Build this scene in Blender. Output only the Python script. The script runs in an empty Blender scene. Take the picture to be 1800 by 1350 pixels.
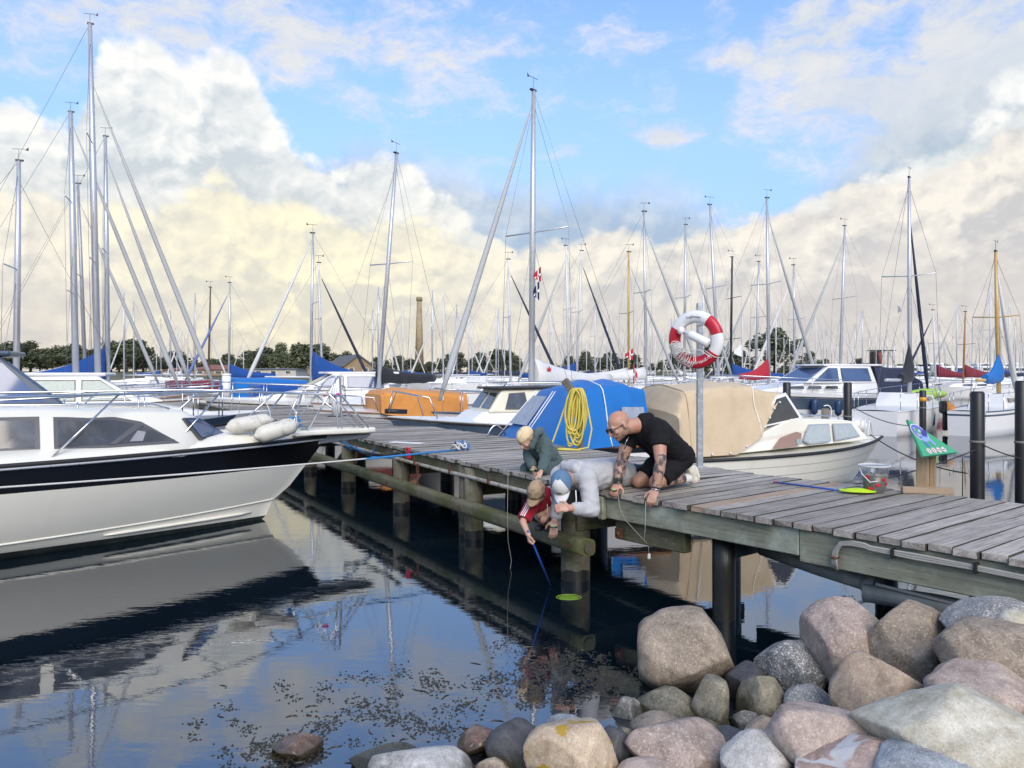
import bpy, bmesh, math, random
import numpy as np
from mathutils import Vector, Matrix, noise as mnoise
random.seed(7)
sc = bpy.context.scene
COL = sc.collection
R = math.radians
# ------------------------------------------------------------------ camera
H, F, VH = 2.0, 1400.0, 655.0            # eye height over water, focal length and horizon row of the 1800x1350 photograph
cam = bpy.data.cameras.new('camera'); camo = bpy.data.objects.new('camera', cam); COL.objects.link(camo)
camo.location = (0, 0, H); camo.rotation_euler = (R(90), 0, 0)
cam.sensor_width = 36; cam.lens = 36 * F / 1800; cam.shift_y = -20 / 1800
cam.clip_start = 0.05; cam.clip_end = 6000
sc.camera = camo
sc.view_settings.view_transform = 'Standard'; sc.view_settings.look = 'None'
sc.view_settings.gamma = 1; sc.view_settings.exposure = 0.44
sc.view_settings.use_curve_mapping = False
try:
    sc.cycles.use_denoising = True
    sc.cycles.max_bounces = 6; sc.cycles.transparent_max_bounces = 12
    sc.cycles.caustics_reflective = False; sc.cycles.caustics_refractive = False
    sc.cycles.use_adaptive_sampling = True; sc.cycles.adaptive_threshold = 0.02
except Exception: pass
# ------------------------------------------------------------------ node expression helper
class NX:
    def __init__(s, nt, sock): s.nt, s.k = nt, sock
    def _m(s, op, *a, clamp=False):
        n = s.nt.nodes.new('ShaderNodeMath'); n.operation = op; n.use_clamp = clamp
        for i, x in enumerate((s,) + a):
            if isinstance(x, NX): s.nt.links.new(x.k, n.inputs[i])
            else: n.inputs[i].default_value = x
        return NX(s.nt, n.outputs[0])
    def __add__(s, o): return s._m('ADD', o)
    __radd__ = __add__
    def __sub__(s, o): return s._m('SUBTRACT', o)
    def __rsub__(s, o): return (s * -1.0) + o
    def __mul__(s, o): return s._m('MULTIPLY', o)
    __rmul__ = __mul__
    def __truediv__(s, o): return s._m('DIVIDE', o)
    def __pow__(s, o): return s._m('POWER', o)
    def clamp(s): return s._m('ADD', 0.0, clamp=True)
    def maxi(s, o): return s._m('MAXIMUM', o)
    def mini(s, o): return s._m('MINIMUM', o)
    def step(s, a, b):
        n = s.nt.nodes.new('ShaderNodeMapRange'); n.interpolation_type = 'SMOOTHSTEP'
        s.nt.links.new(s.k, n.inputs['Value']); n.inputs['From Min'].default_value = a; n.inputs['From Max'].default_value = b
        return NX(s.nt, n.outputs[0])
def mixc(nt, fac, a, b, mode='MIX'):
    n = nt.nodes.new('ShaderNodeMix'); n.data_type = 'RGBA'; n.blend_type = mode
    if isinstance(fac, NX): nt.links.new(fac.k, n.inputs[0])
    else: n.inputs[0].default_value = fac
    for i, x in ((6, a), (7, b)):
        if isinstance(x, (tuple, list)): n.inputs[i].default_value = (*x[:3], 1)
        else: nt.links.new(x.k if isinstance(x, NX) else x, n.inputs[i])
    return n.outputs[2]
def noise_n(nt, vec, scale, detail=4, rough=.55, dist=0.0, scl=None, off=None, dim='3D'):
    if scl or off:
        m = nt.nodes.new('ShaderNodeMapping'); nt.links.new(vec, m.inputs[0])
        if scl: m.inputs['Scale'].default_value = scl
        if off: m.inputs['Location'].default_value = off
        vec = m.outputs[0]
    n = nt.nodes.new('ShaderNodeTexNoise'); n.noise_dimensions = dim; nt.links.new(vec, n.inputs['Vector'])
    n.inputs['Scale'].default_value = scale; n.inputs['Detail'].default_value = detail
    n.inputs['Roughness'].default_value = rough; n.inputs['Distortion'].default_value = dist
    return NX(nt, n.outputs[0])
def ramp(nt, val, stops):
    n = nt.nodes.new('ShaderNodeValToRGB'); nt.links.new(val.k if isinstance(val, NX) else val, n.inputs[0])
    e = n.color_ramp.elements
    while len(e) < len(stops): e.new(0.5)
    for el, (p, c) in zip(e, stops): el.position = p; el.color = (*c[:3], 1)
    return n.outputs[0]
# ------------------------------------------------------------------ sky
SUN_AZ, SUN_EL = 168.0, 34.0             # behind the camera, a little to its right
w = bpy.data.worlds.new('World'); sc.world = w; w.use_nodes = True
w.cycles.sampling_method = 'MANUAL'; w.cycles.sample_map_resolution = 256
nt = w.node_tree; nt.nodes.clear()
out = nt.nodes.new('ShaderNodeOutputWorld'); bg = nt.nodes.new('ShaderNodeBackground'); nt.links.new(bg.outputs[0], out.inputs[0])
bg.inputs[1].default_value = 0.12
sky = nt.nodes.new('ShaderNodeTexSky'); sky.sky_type = 'NISHITA'; sky.sun_disc = False
sky.sun_elevation = R(SUN_EL); sky.sun_rotation = R(SUN_AZ); sky.altitude = 0; sky.air_density = 1.0; sky.dust_density = 0.6; sky.ozone_density = 1.6
tc = nt.nodes.new('ShaderNodeTexCoord'); dirv = tc.outputs['Generated']
sx = nt.nodes.new('ShaderNodeSeparateXYZ'); nt.links.new(dirv, sx.inputs[0])
X_, Y_, Z_ = (NX(nt, sx.outputs[i]) for i in range(3))
az = X_._m('ARCTAN2', Y_); el = Z_._m('ARCSINE')
def azel(u, v): return math.atan((u - 900) / F), math.atan((VH - v) / math.hypot(F, u - 900))
def curve(pts, lo=-1.0, hi=1.0):
    mr = nt.nodes.new('ShaderNodeMapRange'); nt.links.new(az.k, mr.inputs[0]); mr.inputs[1].default_value = lo; mr.inputs[2].default_value = hi
    fc = nt.nodes.new('ShaderNodeFloatCurve'); nt.links.new(mr.outputs[0], fc.inputs['Value'])
    c = fc.mapping.curves[0]; P_ = sorted(((azel(u, v)[0] - lo) / (hi - lo), azel(u, v)[1] * 1.6) for u, v in pts)
    while len(c.points) < len(P_): c.points.new(.5, .5)
    for p, q in zip(c.points, P_): p.location = q
    fc.mapping.update()
    return NX(nt, fc.outputs[0]) / 1.6
top_main = curve([(-1100, 330), (-250, 250), (0, 230), (110, 255), (185, 135), (260, 130), (315, 165), (390, 130), (440, 165), (475, 230), (540, 290), (600, 320),
                  (660, 300), (720, 330), (790, 390), (850, 460), (930, 490), (1010, 470), (1090, 432), (1150, 445), (1240, 418), (1330, 415), (1410, 400), (1500, 350), (1600, 318), (1700, 255), (1850, 190), (2600, 260)])
top_back = curve([(-1100, 430), (100, 400), (420, 320), (560, 275), (640, 250), (700, 262), (760, 300), (830, 315), (940, 320), (1080, 315), (1190, 325), (1260, 365), (1330, 400), (1430, 330), (1600, 200), (1800, 120), (2600, 300)])
comb = nt.nodes.new('ShaderNodeCombineXYZ')
for i, s_ in enumerate((az, el * 1.25)): nt.links.new(s_.k, comb.inputs[i])
cv = comb.outputs[0]
def warped(scale, amt, detail=4):
    nn = nt.nodes.new('ShaderNodeTexNoise'); nn.noise_dimensions = '2D'; nt.links.new(cv, nn.inputs['Vector']); nn.inputs['Scale'].default_value = scale; nn.inputs['Detail'].default_value = detail; nn.inputs['Roughness'].default_value = .6
    vm = nt.nodes.new('ShaderNodeVectorMath'); vm.operation = 'MULTIPLY_ADD'; nt.links.new(nn.outputs['Color'], vm.inputs[0])
    vm.inputs[1].default_value = (amt,) * 3; nt.links.new(cv, vm.inputs[2]); return vm.outputs[0]
def voro(src, scale, detail, off=None):
    if off:
        m = nt.nodes.new('ShaderNodeMapping'); nt.links.new(src, m.inputs[0]); m.inputs['Location'].default_value = off; src = m.outputs[0]
    n = nt.nodes.new('ShaderNodeTexVoronoi'); n.voronoi_dimensions = '2D'; n.feature = 'F1'; nt.links.new(src, n.inputs['Vector'])
    n.inputs['Scale'].default_value = scale; n.inputs['Detail'].default_value = detail; n.inputs['Roughness'].default_value = .58
    try: n.normalize = True
    except Exception: pass
    d = NX(nt, n.outputs['Distance']); return 1.0 - d * d * 1.6
wv = warped(8, .055, 5)
nf = noise_n(nt, cv, 11, 7, .62, .0, dim='2D'); nl = noise_n(nt, wv, 3.4, 4, .55, .0, off=(5, 2, 0), dim='2D')
G_ = 6.15                                   # colours below are picture values; the background strength brings them back
def scaled(x): return mixc(nt, 1.0, x, (G_, G_, G_), 'MULTIPLY')
yel = (((az + .26) / .26) ** 2.0 * -1.0)._m('EXPONENT')
vb = [(voro(wv, 12, 3.4, (3.7 * k, 2.1 * k, 0)), voro(wv, 12, 3.4, (3.7 * k + .008, 2.1 * k - .015, 0))) for k in range(2)]
def cloud(top, k, amp, soft, lit_c, sh_c, fade, base=.62, rel=2.6, big=.09, bot=None):
    """One bank of cumulus: billowed top edge, bright heads, duller towards its foot."""
    v0, v1 = vb[k]
    d = top + .022 - el + (v0 - .70) * amp + (nl - .5) * big + (nf - .5) * amp * .45
    m = d.step(0.0, soft)
    l = ((v0 - v1) * rel + (nf - .5) * .55 + (nl - .5) * .9 + base + .22 - d.step(0.0, fade) * .55).clamp()
    return m, mixc(nt, l, sh_c, lit_c)
eln = (el / .45).clamp()
hiL = [(.98, 1.0, 1.0)]
lit_hi = ramp(nt, eln, [(0, (.86, .76, .62)), (.25, (.97, .93, .82)), (.50, (1.0, 1.0, .97)), (1, (1.02, 1.02, 1.01))])
sh_hi = ramp(nt, eln, [(0, (.62, .60, .56)), (.30, (.70, .72, .72)), (.55, (.64, .71, .76)), (1, (.72, .78, .83))])
lit_lo = mixc(nt, yel, (1.0, .94, .84), (1.10, 1.02, .74)); sh_lo = mixc(nt, yel, (.64, .63, .64), (.80, .77, .66))
low = el.step(.10, .0)
lit_lo = mixc(nt, low * .4, lit_lo, mixc(nt, yel, (.88, .80, .70), (1.0, .88, .66))); sh_lo = mixc(nt, low * .7, sh_lo, mixc(nt, yel, (.62, .57, .54), (.74, .66, .54)))
# high thin cloud: streaks everywhere, thicker patches upper right
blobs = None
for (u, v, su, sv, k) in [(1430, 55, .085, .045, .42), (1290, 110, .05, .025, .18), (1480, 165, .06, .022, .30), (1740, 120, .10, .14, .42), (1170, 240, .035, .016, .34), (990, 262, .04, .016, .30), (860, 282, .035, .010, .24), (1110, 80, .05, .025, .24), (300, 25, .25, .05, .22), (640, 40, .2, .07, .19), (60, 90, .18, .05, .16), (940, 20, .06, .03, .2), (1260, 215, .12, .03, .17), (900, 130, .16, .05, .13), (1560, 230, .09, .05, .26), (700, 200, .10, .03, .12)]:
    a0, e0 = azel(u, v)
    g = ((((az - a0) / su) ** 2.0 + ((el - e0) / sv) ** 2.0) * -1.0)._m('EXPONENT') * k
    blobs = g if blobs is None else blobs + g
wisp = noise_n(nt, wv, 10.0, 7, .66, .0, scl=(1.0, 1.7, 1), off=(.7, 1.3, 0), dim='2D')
hi = (wisp * .80 + nl * .30 + blobs + el.step(.42, .70) * .16).step(.62, .95)  # last term: extra unseen cloud overhead, added to make the skylight less blue
skyc = mixc(nt, 1.0, sky.outputs[0], (1.35, 1.45, 1.70), 'MULTIPLY')
lift = el.step(.46, .10) * .70
skyc = mixc(nt, lift, skyc, (2.0, 3.05, 5.2))
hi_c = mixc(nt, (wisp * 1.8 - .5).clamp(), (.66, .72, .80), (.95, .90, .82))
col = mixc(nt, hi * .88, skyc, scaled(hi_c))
m_, c_ = cloud(top_back, 1, .05, .07, mixc(nt, .5, lit_hi, (.74, .79, .83)), (.44, .55, .68), .16, base=.28, rel=1.8); col = mixc(nt, m_ * .9, col, scaled(c_))
m_, c_ = cloud(top_main, 0, .085, .022, lit_hi, sh_hi, .13, base=.60, rel=3.8); col = mixc(nt, m_, col, scaled(c_))
top_low = curve([(-1100, 400), (-100, 380), (60, 400), (180, 430), (300, 405), (390, 360), (450, 385), (560, 400), (640, 420), (700, 405), (760, 430), (830, 470), (900, 475), (960, 465), (1010, 455), (1090, 425), (1150, 440), (1300, 420), (1420, 395), (1520, 350), (1620, 345), (1720, 300), (1800, 260), (2600, 330)])
m_, c_ = cloud(top_low, 1, .085, .022, lit_lo, sh_lo, .13, base=.58, rel=4.0); col = mixc(nt, m_ * .90, col, scaled(c_))
top_foot = curve([(-1100, 540), (0, 520), (150, 525), (260, 540), (420, 590), (640, 600), (900, 560), (1010, 530), (1200, 545), (1330, 500), (1440, 470), (1560, 455), (1700, 450), (1850, 470), (2600, 520)])
m_, c_ = cloud(top_foot, 0, .05, .05, mixc(nt, yel, (.92, .86, .78), (1.0, .90, .68)), (.66, .63, .62), .10, base=.50, rel=2.2); col = mixc(nt, m_ * (1.0 - yel * .75) * .62, col, scaled(c_))
haze = el.step(.045, -.01) * .5
col = mixc(nt, haze, col, scaled(ramp(nt, NX(nt, az.k) * .5 + .5, [(0, (.72, .66, .60)), (.38, (.92, .84, .66)), (.55, (.86, .80, .72)), (1, (.70, .70, .73))])))
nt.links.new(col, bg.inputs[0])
# ------------------------------------------------------------------ sun (low, veiled by cloud)
sl = bpy.data.lights.new('sun', 'SUN'); so = bpy.data.objects.new('sun', sl); COL.objects.link(so)
sl.energy = 2.1; sl.angle = R(40); sl.color = (1.0, .89, .74)
sd = Vector((math.sin(R(SUN_AZ)) * math.cos(R(SUN_EL)), math.cos(R(SUN_AZ)) * math.cos(R(SUN_EL)), math.sin(R(SUN_EL))))
so.rotation_euler = sd.to_track_quat('Z', 'Y').to_euler(); so.location = (0, -5, 20)

# ================================================================== helpers
def P(u, v, D): return Vector(((u - 900) * D / F, D, H - (v - VH) * D / F))
def G(u, v, z=0.0): return P(u, v, (H - z) * F / (v - VH))
def V(*a): return Vector(a)
def link(o, parent=None):
    COL.objects.link(o)
    if parent is not None: o.parent = parent
    return o
def tag(o, label=None, cat=None, group=None, kind=None):
    if label: o['label'] = label
    if cat: o['category'] = cat
    if group: o['group'] = group
    if kind: o['kind'] = kind
    return o
def empty(name, loc=(0, 0, 0), rz=0.0, label=None, cat=None, group=None):
    o = bpy.data.objects.new(name, None); link(o); o.location = loc; o.rotation_euler = (0, 0, rz); o.empty_display_size = .2
    return tag(o, label, cat, group)
def copy_tree(o, parent=None):
    c_ = o.copy(); link(c_, parent)
    for ch in list(o.children): copy_tree(ch, c_)
    return c_
class MB:
    def __init__(s): s.v, s.f, s.m, s.sm = [], [], [], []
    def add(s, vs, fs, mi=0, smooth=False):
        b = len(s.v); s.v += [tuple(x) for x in vs]
        for f in fs: s.f.append([b + i for i in f]); s.m.append(mi); s.sm.append(smooth)
        return s
    def box(s, c_, d, mi=0, M=None, ch=0.0):
        x, y, z = d[0] / 2, d[1] / 2, d[2] / 2
        if ch:
            bm = bmesh.new(); bmesh.ops.create_cube(bm, size=1, matrix=Matrix.Diagonal((d[0], d[1], d[2], 1)))
            bmesh.ops.bevel(bm, geom=bm.edges[:], offset=ch, segments=1, affect='EDGES')
            bm.verts.index_update()
            vs = [v.co.copy() for v in bm.verts]; fs = [[v.index for v in f.verts] for f in bm.faces]; bm.free()
        else:
            vs = [Vector((sx_ * x, sy * y, sz * z)) for sz in (-1, 1) for sx_, sy in ((-1, -1), (1, -1), (1, 1), (-1, 1))]
            fs = [(0, 3, 2, 1), (4, 5, 6, 7), (0, 1, 5, 4), (1, 2, 6, 5), (2, 3, 7, 6), (3, 0, 4, 7)]
        if M is not None: vs = [M @ v for v in vs]
        return s.add([v + Vector(c_) for v in vs], fs, mi)
    def tube(s, pts, r, n=8, mi=0, cap=True, smooth=True, sq=1.0):
        pts = [Vector(p) for p in pts]; rs = r if isinstance(r, (list, tuple)) else [r] * len(pts)
        b = len(s.v); up = None
        for i, p in enumerate(pts):
            t = (pts[min(i + 1, len(pts) - 1)] - pts[max(i - 1, 0)])
            if t.length < 1e-9: t = Vector((0, 0, 1))
            t.normalize()
            if up is None:
                up = Vector((0, 0, 1)) if abs(t.z) < .9 else Vector((1, 0, 0))
            a = up - t * up.dot(t)
            if a.length < 1e-6: a = t.orthogonal()
            a.normalize(); up = a; c_ = t.cross(a)
            for k in range(n):
                an = 2 * math.pi * k / n
                s.v.append(tuple(p + (a * math.cos(an) + c_ * math.sin(an) * sq) * rs[i]))
        for i in range(len(pts) - 1):
            for k in range(n):
                k2 = (k + 1) % n
                s.f.append([b + i * n + k, b + i * n + k2, b + (i + 1) * n + k2, b + (i + 1) * n + k]); s.m.append(mi); s.sm.append(smooth)
        if cap:
            s.f.append([b + k for k in range(n)][::-1]); s.m.append(mi); s.sm.append(False)
            e = b + (len(pts) - 1) * n
            s.f.append([e + k for k in range(n)]); s.m.append(mi); s.sm.append(False)
        return s
    def lathe(s, prof, n=16, mi=0, M=None, smooth=True):     # prof: (r, z)
        b = len(s.v)
        for r_, z_ in prof:
            for k in range(n):
                an = 2 * math.pi * k / n; p = Vector((r_ * math.cos(an), r_ * math.sin(an), z_))
                s.v.append(tuple(M @ p if M is not None else p))
        for i in range(len(prof) - 1):
            for k in range(n):
                k2 = (k + 1) % n
                s.f.append([b + i * n + k, b + i * n + k2, b + (i + 1) * n + k2, b + (i + 1) * n + k]); s.m.append(mi); s.sm.append(smooth)
        if prof[0][0] > 1e-4: s.f.append([b + k for k in range(n)][::-1]); s.m.append(mi); s.sm.append(False)
        if prof[-1][0] > 1e-4:
            e = b + (len(prof) - 1) * n; s.f.append([e + k for k in range(n)]); s.m.append(mi); s.sm.append(False)
        return s
    def grid(s, rows, mi=0, smooth=True, closed=False, rowmat=None):   # rows: list of equally long point lists
        b = len(s.v); n = len(rows[0])
        for r_ in rows: s.v += [tuple(p) for p in r_]
        for i in range(len(rows) - 1):
            for k in range(n if closed else n - 1):
                k2 = (k + 1) % n
                s.f.append([b + i * n + k, b + i * n + k2, b + (i + 1) * n + k2, b + (i + 1) * n + k])
                s.m.append(rowmat(i, k) if rowmat else mi); s.sm.append(smooth)
        return s
    def prism(s, poly, off, mi=0):                                     # polygon extruded along off
        n = len(poly); off = Vector(off)
        vs = [Vector(p) for p in poly] + [Vector(p) + off for p in poly]
        return s.add(vs, [list(range(n))[::-1], list(range(n, 2 * n))] + [[i, (i + 1) % n, n + (i + 1) % n, n + i] for i in range(n)], mi)
    def mesh(s, name, mats):
        me = bpy.data.meshes.new(name); me.from_pydata(s.v, [], s.f)
        for m_ in (mats if isinstance(mats, (list, tuple)) else [mats]): me.materials.append(m_)
        me.polygons.foreach_set('material_index', s.m); me.polygons.foreach_set('use_smooth', s.sm)
        me.update(); return me
    def build(s, name, mats, parent=None, fix=True):
        me = s.mesh(name, mats)
        if fix:
            bm = bmesh.new(); bm.from_mesh(me); bmesh.ops.recalc_face_normals(bm, faces=bm.faces); bm.to_mesh(me); bm.free()
        return link(bpy.data.objects.new(name, me), parent)
def one(name, mats, parent, fn, *a, **k):          # one shape, one object
    m_ = MB(); getattr(m_, fn)(*a, **k); return m_.build(name, mats, parent)
# ------------------------------------------------------------------ materials
MATS = {}
def mat(name, base, rough=.5, metal=0.0, vary=0.0, vscale=6.0, col2=None, c2=(.45, .65), bump=0.0, bscale=40.0, stretch=None, rnd=0.0, coat=0.0, spec=None, alpha=None, trans=0.0, sheen=0.0, emit=None, obj=True):
    if name in MATS: return MATS[name]
    m_ = bpy.data.materials.new(name); m_.use_nodes = True; t = m_.node_tree; b = t.nodes['Principled BSDF']; MATS[name] = m_
    b.inputs['Roughness'].default_value = rough; b.inputs['Metallic'].default_value = metal
    b.inputs['Coat Weight'].default_value = coat; b.inputs['Sheen Weight'].default_value = sheen
    if spec is not None: b.inputs['Specular IOR Level'].default_value = spec
    if alpha is not None: b.inputs['Alpha'].default_value = alpha
    b.inputs['Transmission Weight'].default_value = trans
    b.inputs['Base Color'].default_value = (*base, 1)
    tcn = t.nodes.new('ShaderNodeTexCoord'); vec = tcn.outputs['Object']
    cur = None
    if col2 is not None:
        n = noise_n(t, vec, vscale, 6, .6, .3, scl=stretch)
        cur = mixc(t, n.step(*c2), base, col2)
    if vary:
        n = noise_n(t, vec, vscale * 2.3, 5, .6, .1, scl=stretch, off=(3, 1, 2))
        f = n * (2 * vary) + (1 - vary)
        cm = t.nodes.new('ShaderNodeCombineColor')
        for i in range(3): t.links.new(f.k, cm.inputs[i])
        cur = mixc(t, 1.0, cur if cur is not None else base, cm.outputs[0], 'MULTIPLY')
    if rnd:
        oi = t.nodes.new('ShaderNodeObjectInfo'); f = NX(t, oi.outputs['Random']) * (2 * rnd) + (1 - rnd)
        cm = t.nodes.new('ShaderNodeCombineColor')
        for i in range(3): t.links.new(f.k, cm.inputs[i])
        cur = mixc(t, 1.0, cur if cur is not None else base, cm.outputs[0], 'MULTIPLY')
    if cur is not None: t.links.new(cur, b.inputs['Base Color'])
    if bump:
        n = noise_n(t, vec, bscale, 6, .6, .1, scl=stretch)
        bn = t.nodes.new('ShaderNodeBump'); bn.inputs['Strength'].default_value = bump; bn.inputs['Distance'].default_value = .01
        t.links.new(n.k, bn.inputs['Height']); t.links.new(bn.outputs[0], b.inputs['Normal'])
    if emit: b.inputs['Emission Color'].default_value = (*emit[:3], 1); b.inputs['Emission Strength'].default_value = emit[3]
    return m_
cream = mat('gelcoat_cream', (.82, .80, .69), .20, vary=.05, vscale=1.2, coat=.3, col2=(.74, .71, .59), c2=(.52, .78), stretch=(1, 1, .25), bump=.02, bscale=6)
white = mat('gelcoat_white', (.78, .78, .76), .25, vary=.05, vscale=1.5, coat=.2)
offwhite = mat('gelcoat_offwhite', (.70, .70, .67), .35, vary=.08, vscale=2)
ivory = mat('ivory_cabin', (.76, .72, .55), .35, vary=.06, vscale=2)
navy = mat('hull_near_black', (.006, .0065, .008), .22, vary=.2, vscale=3, coat=.15, spec=.35)
slate = mat('hull_slate_blue', (.055, .085, .13), .3, vary=.15)
black = mat('black_plastic', (.012, .012, .013), .45, vary=.3, vscale=5)
rubber = mat('black_rubber', (.02, .02, .021), .6)
antif = mat('antifouling', (.012, .018, .018), .6, col2=(.03, .045, .035), vscale=5)
redfoul = mat('antifouling_red', (.22, .06, .05), .7)
steel = mat('stainless', (.62, .63, .64), .16, 1.0)
galv = mat('galvanised', (.40, .43, .45), .42, .85, vary=.25, vscale=14, col2=(.55, .58, .60), bump=.1)
alu = mat('aluminium_mast', (.60, .61, .62), .38, .55, vary=.12, vscale=2)
alud = mat('aluminium_dull', (.40, .41, .43), .45, .4, vary=.15, vscale=2)
wmast = mat('white_mast', (.70, .70, .70), .35)
bmast = mat('black_mast', (.02, .02, .022), .3)
woodmast = mat('varnished_mast', (.55, .36, .12), .3, vary=.2, vscale=4, coat=.4)
wire = mat('rigging_wire', (.22, .22, .23), .35, .7)
furl_w = mat('furled_sail_white', (.66, .66, .63), .8, vary=.15, vscale=8, stretch=(1, 1, .2), bump=.2)
furl_g = mat('furled_sail_grey', (.42, .43, .42), .8, vary=.2, vscale=8, bump=.2)
furl_n = mat('furled_sail_navy', (.02, .03, .06), .8, vary=.2)
furl_b = mat('furled_sail_blue', (.16, .22, .45), .8, vary=.2)
def canvas(name, col_, var=.14): return mat(name, col_, .85, vary=var, vscale=2.2, bump=.35, bscale=9, sheen=.1)
cv_blue = canvas('canvas_blue', (.004, .145, .46)); cv_royal = canvas('canvas_royal', (.006, .065, .28)); cv_orange = canvas('canvas_orange', (.62, .26, .06))
cv_tan = canvas('canvas_tan', (.58, .46, .30)); cv_black = canvas('canvas_black', (.018, .019, .024)); cv_navy = canvas('canvas_navy', (.02, .028, .06))
cv_white = canvas('canvas_white', (.66, .66, .64)); cv_red = canvas('canvas_red', (.40, .02, .035)); cv_maroon = canvas('canvas_maroon', (.19, .02, .035)); cv_grey = canvas('canvas_grey', (.30, .31, .33))
glass_d = mat('dark_window', (.05, .052, .053), .05, vary=.45, vscale=1.6, col2=(.14, .145, .15), c2=(.45, .7), spec=.8)  # paler patches in the colour stand in for reflections on the panes
glass_b = mat('blue_window', (.06, .10, .20), .04, vary=.2, vscale=2, spec=.9)
glass_g = mat('green_window', (.20, .28, .25), .08, vary=.35, vscale=7, spec=.7)
glass_s = mat('smoked_window', (.06, .055, .05), .10, vary=.4, vscale=4, spec=.7)
vinyl = mat('clear_vinyl', (.30, .33, .38), .15, vary=.4, vscale=6, stretch=(1, 1, .25), spec=.6)
frame_g = mat('window_frame_grey', (.09, .09, .095), .4)
teak = mat('teak', (.30, .15, .07), .5, vary=.25, vscale=5, stretch=(.3, 3, 3))
rope_w = mat('rope_white', (.62, .61, .57), .9, vary=.25, vscale=60, bump=.4, bscale=120)
rope_b = mat('rope_blue', (.03, .20, .48), .9, vary=.3, vscale=60, bump=.4, bscale=120)
rope_d = mat('rope_dark', (.03, .03, .032), .9)
fender_w = mat('fender_white', (.66, .64, .56), .5, col2=(.40, .38, .31), vscale=7, c2=(.5, .72), vary=.12)
fender_n = mat('fender_navy', (.02, .05, .12), .4)
fender_b = mat('fender_blue', (.03, .12, .24), .4)
red = mat('signal_red', (.52, .015, .035), .35, vary=.08)
plain_white = mat('plain_white', (.80, .80, .79), .35, vary=.04)
yellow_hose = mat('yellow_hose', (.62, .52, .10), .42, vary=.10, vscale=8)
lime = mat('lime_mesh', (.50, .72, .02), .6, vary=.15, vscale=30)
stick_blue = mat('stick_blue', (.012, .075, .36), .35)
rust = mat('rusty_iron', (.09, .035, .02), .8, col2=(.18, .08, .04), vscale=14, bump=.4)
# weathered wood (x is the grain)
def wood(name, dark, light, green=None, gs=1.6, gth=(.42, .62), rnd=.10, axis='x', rough=.8, drop=False):
    m_ = bpy.data.materials.new(name); m_.use_nodes = True; t = m_.node_tree; b = t.nodes['Principled BSDF']
    b.inputs['Roughness'].default_value = rough
    tcn = t.nodes.new('ShaderNodeTexCoord'); oi = t.nodes.new('ShaderNodeObjectInfo')
    va = t.nodes.new('ShaderNodeVectorMath'); va.operation = 'MULTIPLY_ADD'
    cmb = t.nodes.new('ShaderNodeCombineXYZ')
    for i in range(3): t.links.new(oi.outputs['Random'], cmb.inputs[i])
    t.links.new(cmb.outputs[0], va.inputs[0]); va.inputs[1].default_value = (17, 9, 5); t.links.new(tcn.outputs['Object'], va.inputs[2])
    vec = va.outputs[0]
    st = {'x': (.9, 22, 22), 'y': (22, .9, 22), 'z': (22, 22, .9)}[axis]
    g1 = noise_n(t, vec, 2.2, 8, .68, .25, scl=st); g2 = noise_n(t, vec, 2.6, 4, .6, .6); g3 = noise_n(t, vec, 6.5, 3, .6, .1, scl=st)
    fac = (g1 * 2.1 + g2 * .8 - .97).clamp()
    cur = mixc(t, fac, dark, light)
    crack = g3.step(.30, .36)
    cur = mixc(t, crack, tuple(x * .35 for x in dark), cur)
    if green is not None:
        gn = noise_n(t, vec, gs, 7, .65, .4)
        cur = mixc(t, gn.step(*gth), cur, green)
        sp = noise_n(t, vec, 26, 4, .7, 0)
        cur = mixc(t, sp.step(.62, .70) * .5, cur, (.42, .43, .38))
    if drop:
        dn = noise_n(t, vec, 13, 3, .5, .2, off=(7, 3, 9)); cur = mixc(t, dn.step(.735, .765) * .8, cur, (.62, .61, .57)); cur = mixc(t, g2.step(.60, .75) * .35, cur, (.10, .105, .06))
    f = NX(t, oi.outputs['Random']) * (2 * rnd) + (1 - rnd)
    cm = t.nodes.new('ShaderNodeCombineColor')
    for i in range(3): t.links.new(f.k, cm.inputs[i])
    cur = mixc(t, 1.0, cur, cm.outputs[0], 'MULTIPLY'); t.links.new(cur, b.inputs['Base Color'])
    bn = t.nodes.new('ShaderNodeBump'); bn.inputs['Strength'].default_value = .5; bn.inputs['Distance'].default_value = .006
    t.links.new((g1 + crack * .6).k, bn.inputs['Height']); t.links.new(bn.outputs[0], b.inputs['Normal'])
    MATS[name] = m_; return m_
deck_wood = wood('deck_plank_wood', (.165, .145, .12), (.55, .505, .435), rnd=.24, drop=True)
deck_edge = wood('deck_plank_edge_grime_shade', (.030, .027, .020), (.085, .08, .06), rnd=.1)  # plank sides: grime, plus the shade of the gaps put into the colour
deck_new = wood('new_plank_wood', (.30, .215, .14), (.46, .35, .25), rnd=.05)
beam_green = wood('mossy_beam_wood', (.085, .078, .045), (.19, .18, .115), (.075, .085, .022), 1.8, (.45, .62))
fascia_wood = wood('fascia_wood', (.13, .135, .09), (.31, .32, .24), (.38, .42, .34), 1.7, (.46, .66), rnd=.02)
pile_wood = wood('pile_wood', (.10, .09, .06), (.22, .20, .14), (.07, .075, .03), 2.2, (.5, .68), axis='z')
pile_dark = wood('wet_shaded_pile_wood', (.008, .009, .007), (.022, .022, .016), axis='z', rough=.4)  # near black: wet wood, with under-deck shade put into the colour
sign_wood = wood('sign_post_wood', (.26, .18, .10), (.42, .31, .19), axis='z', rnd=.03)
post_wood = wood('grey_post_wood', (.11, .095, .075), (.25, .22, .18), axis='z')
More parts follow.
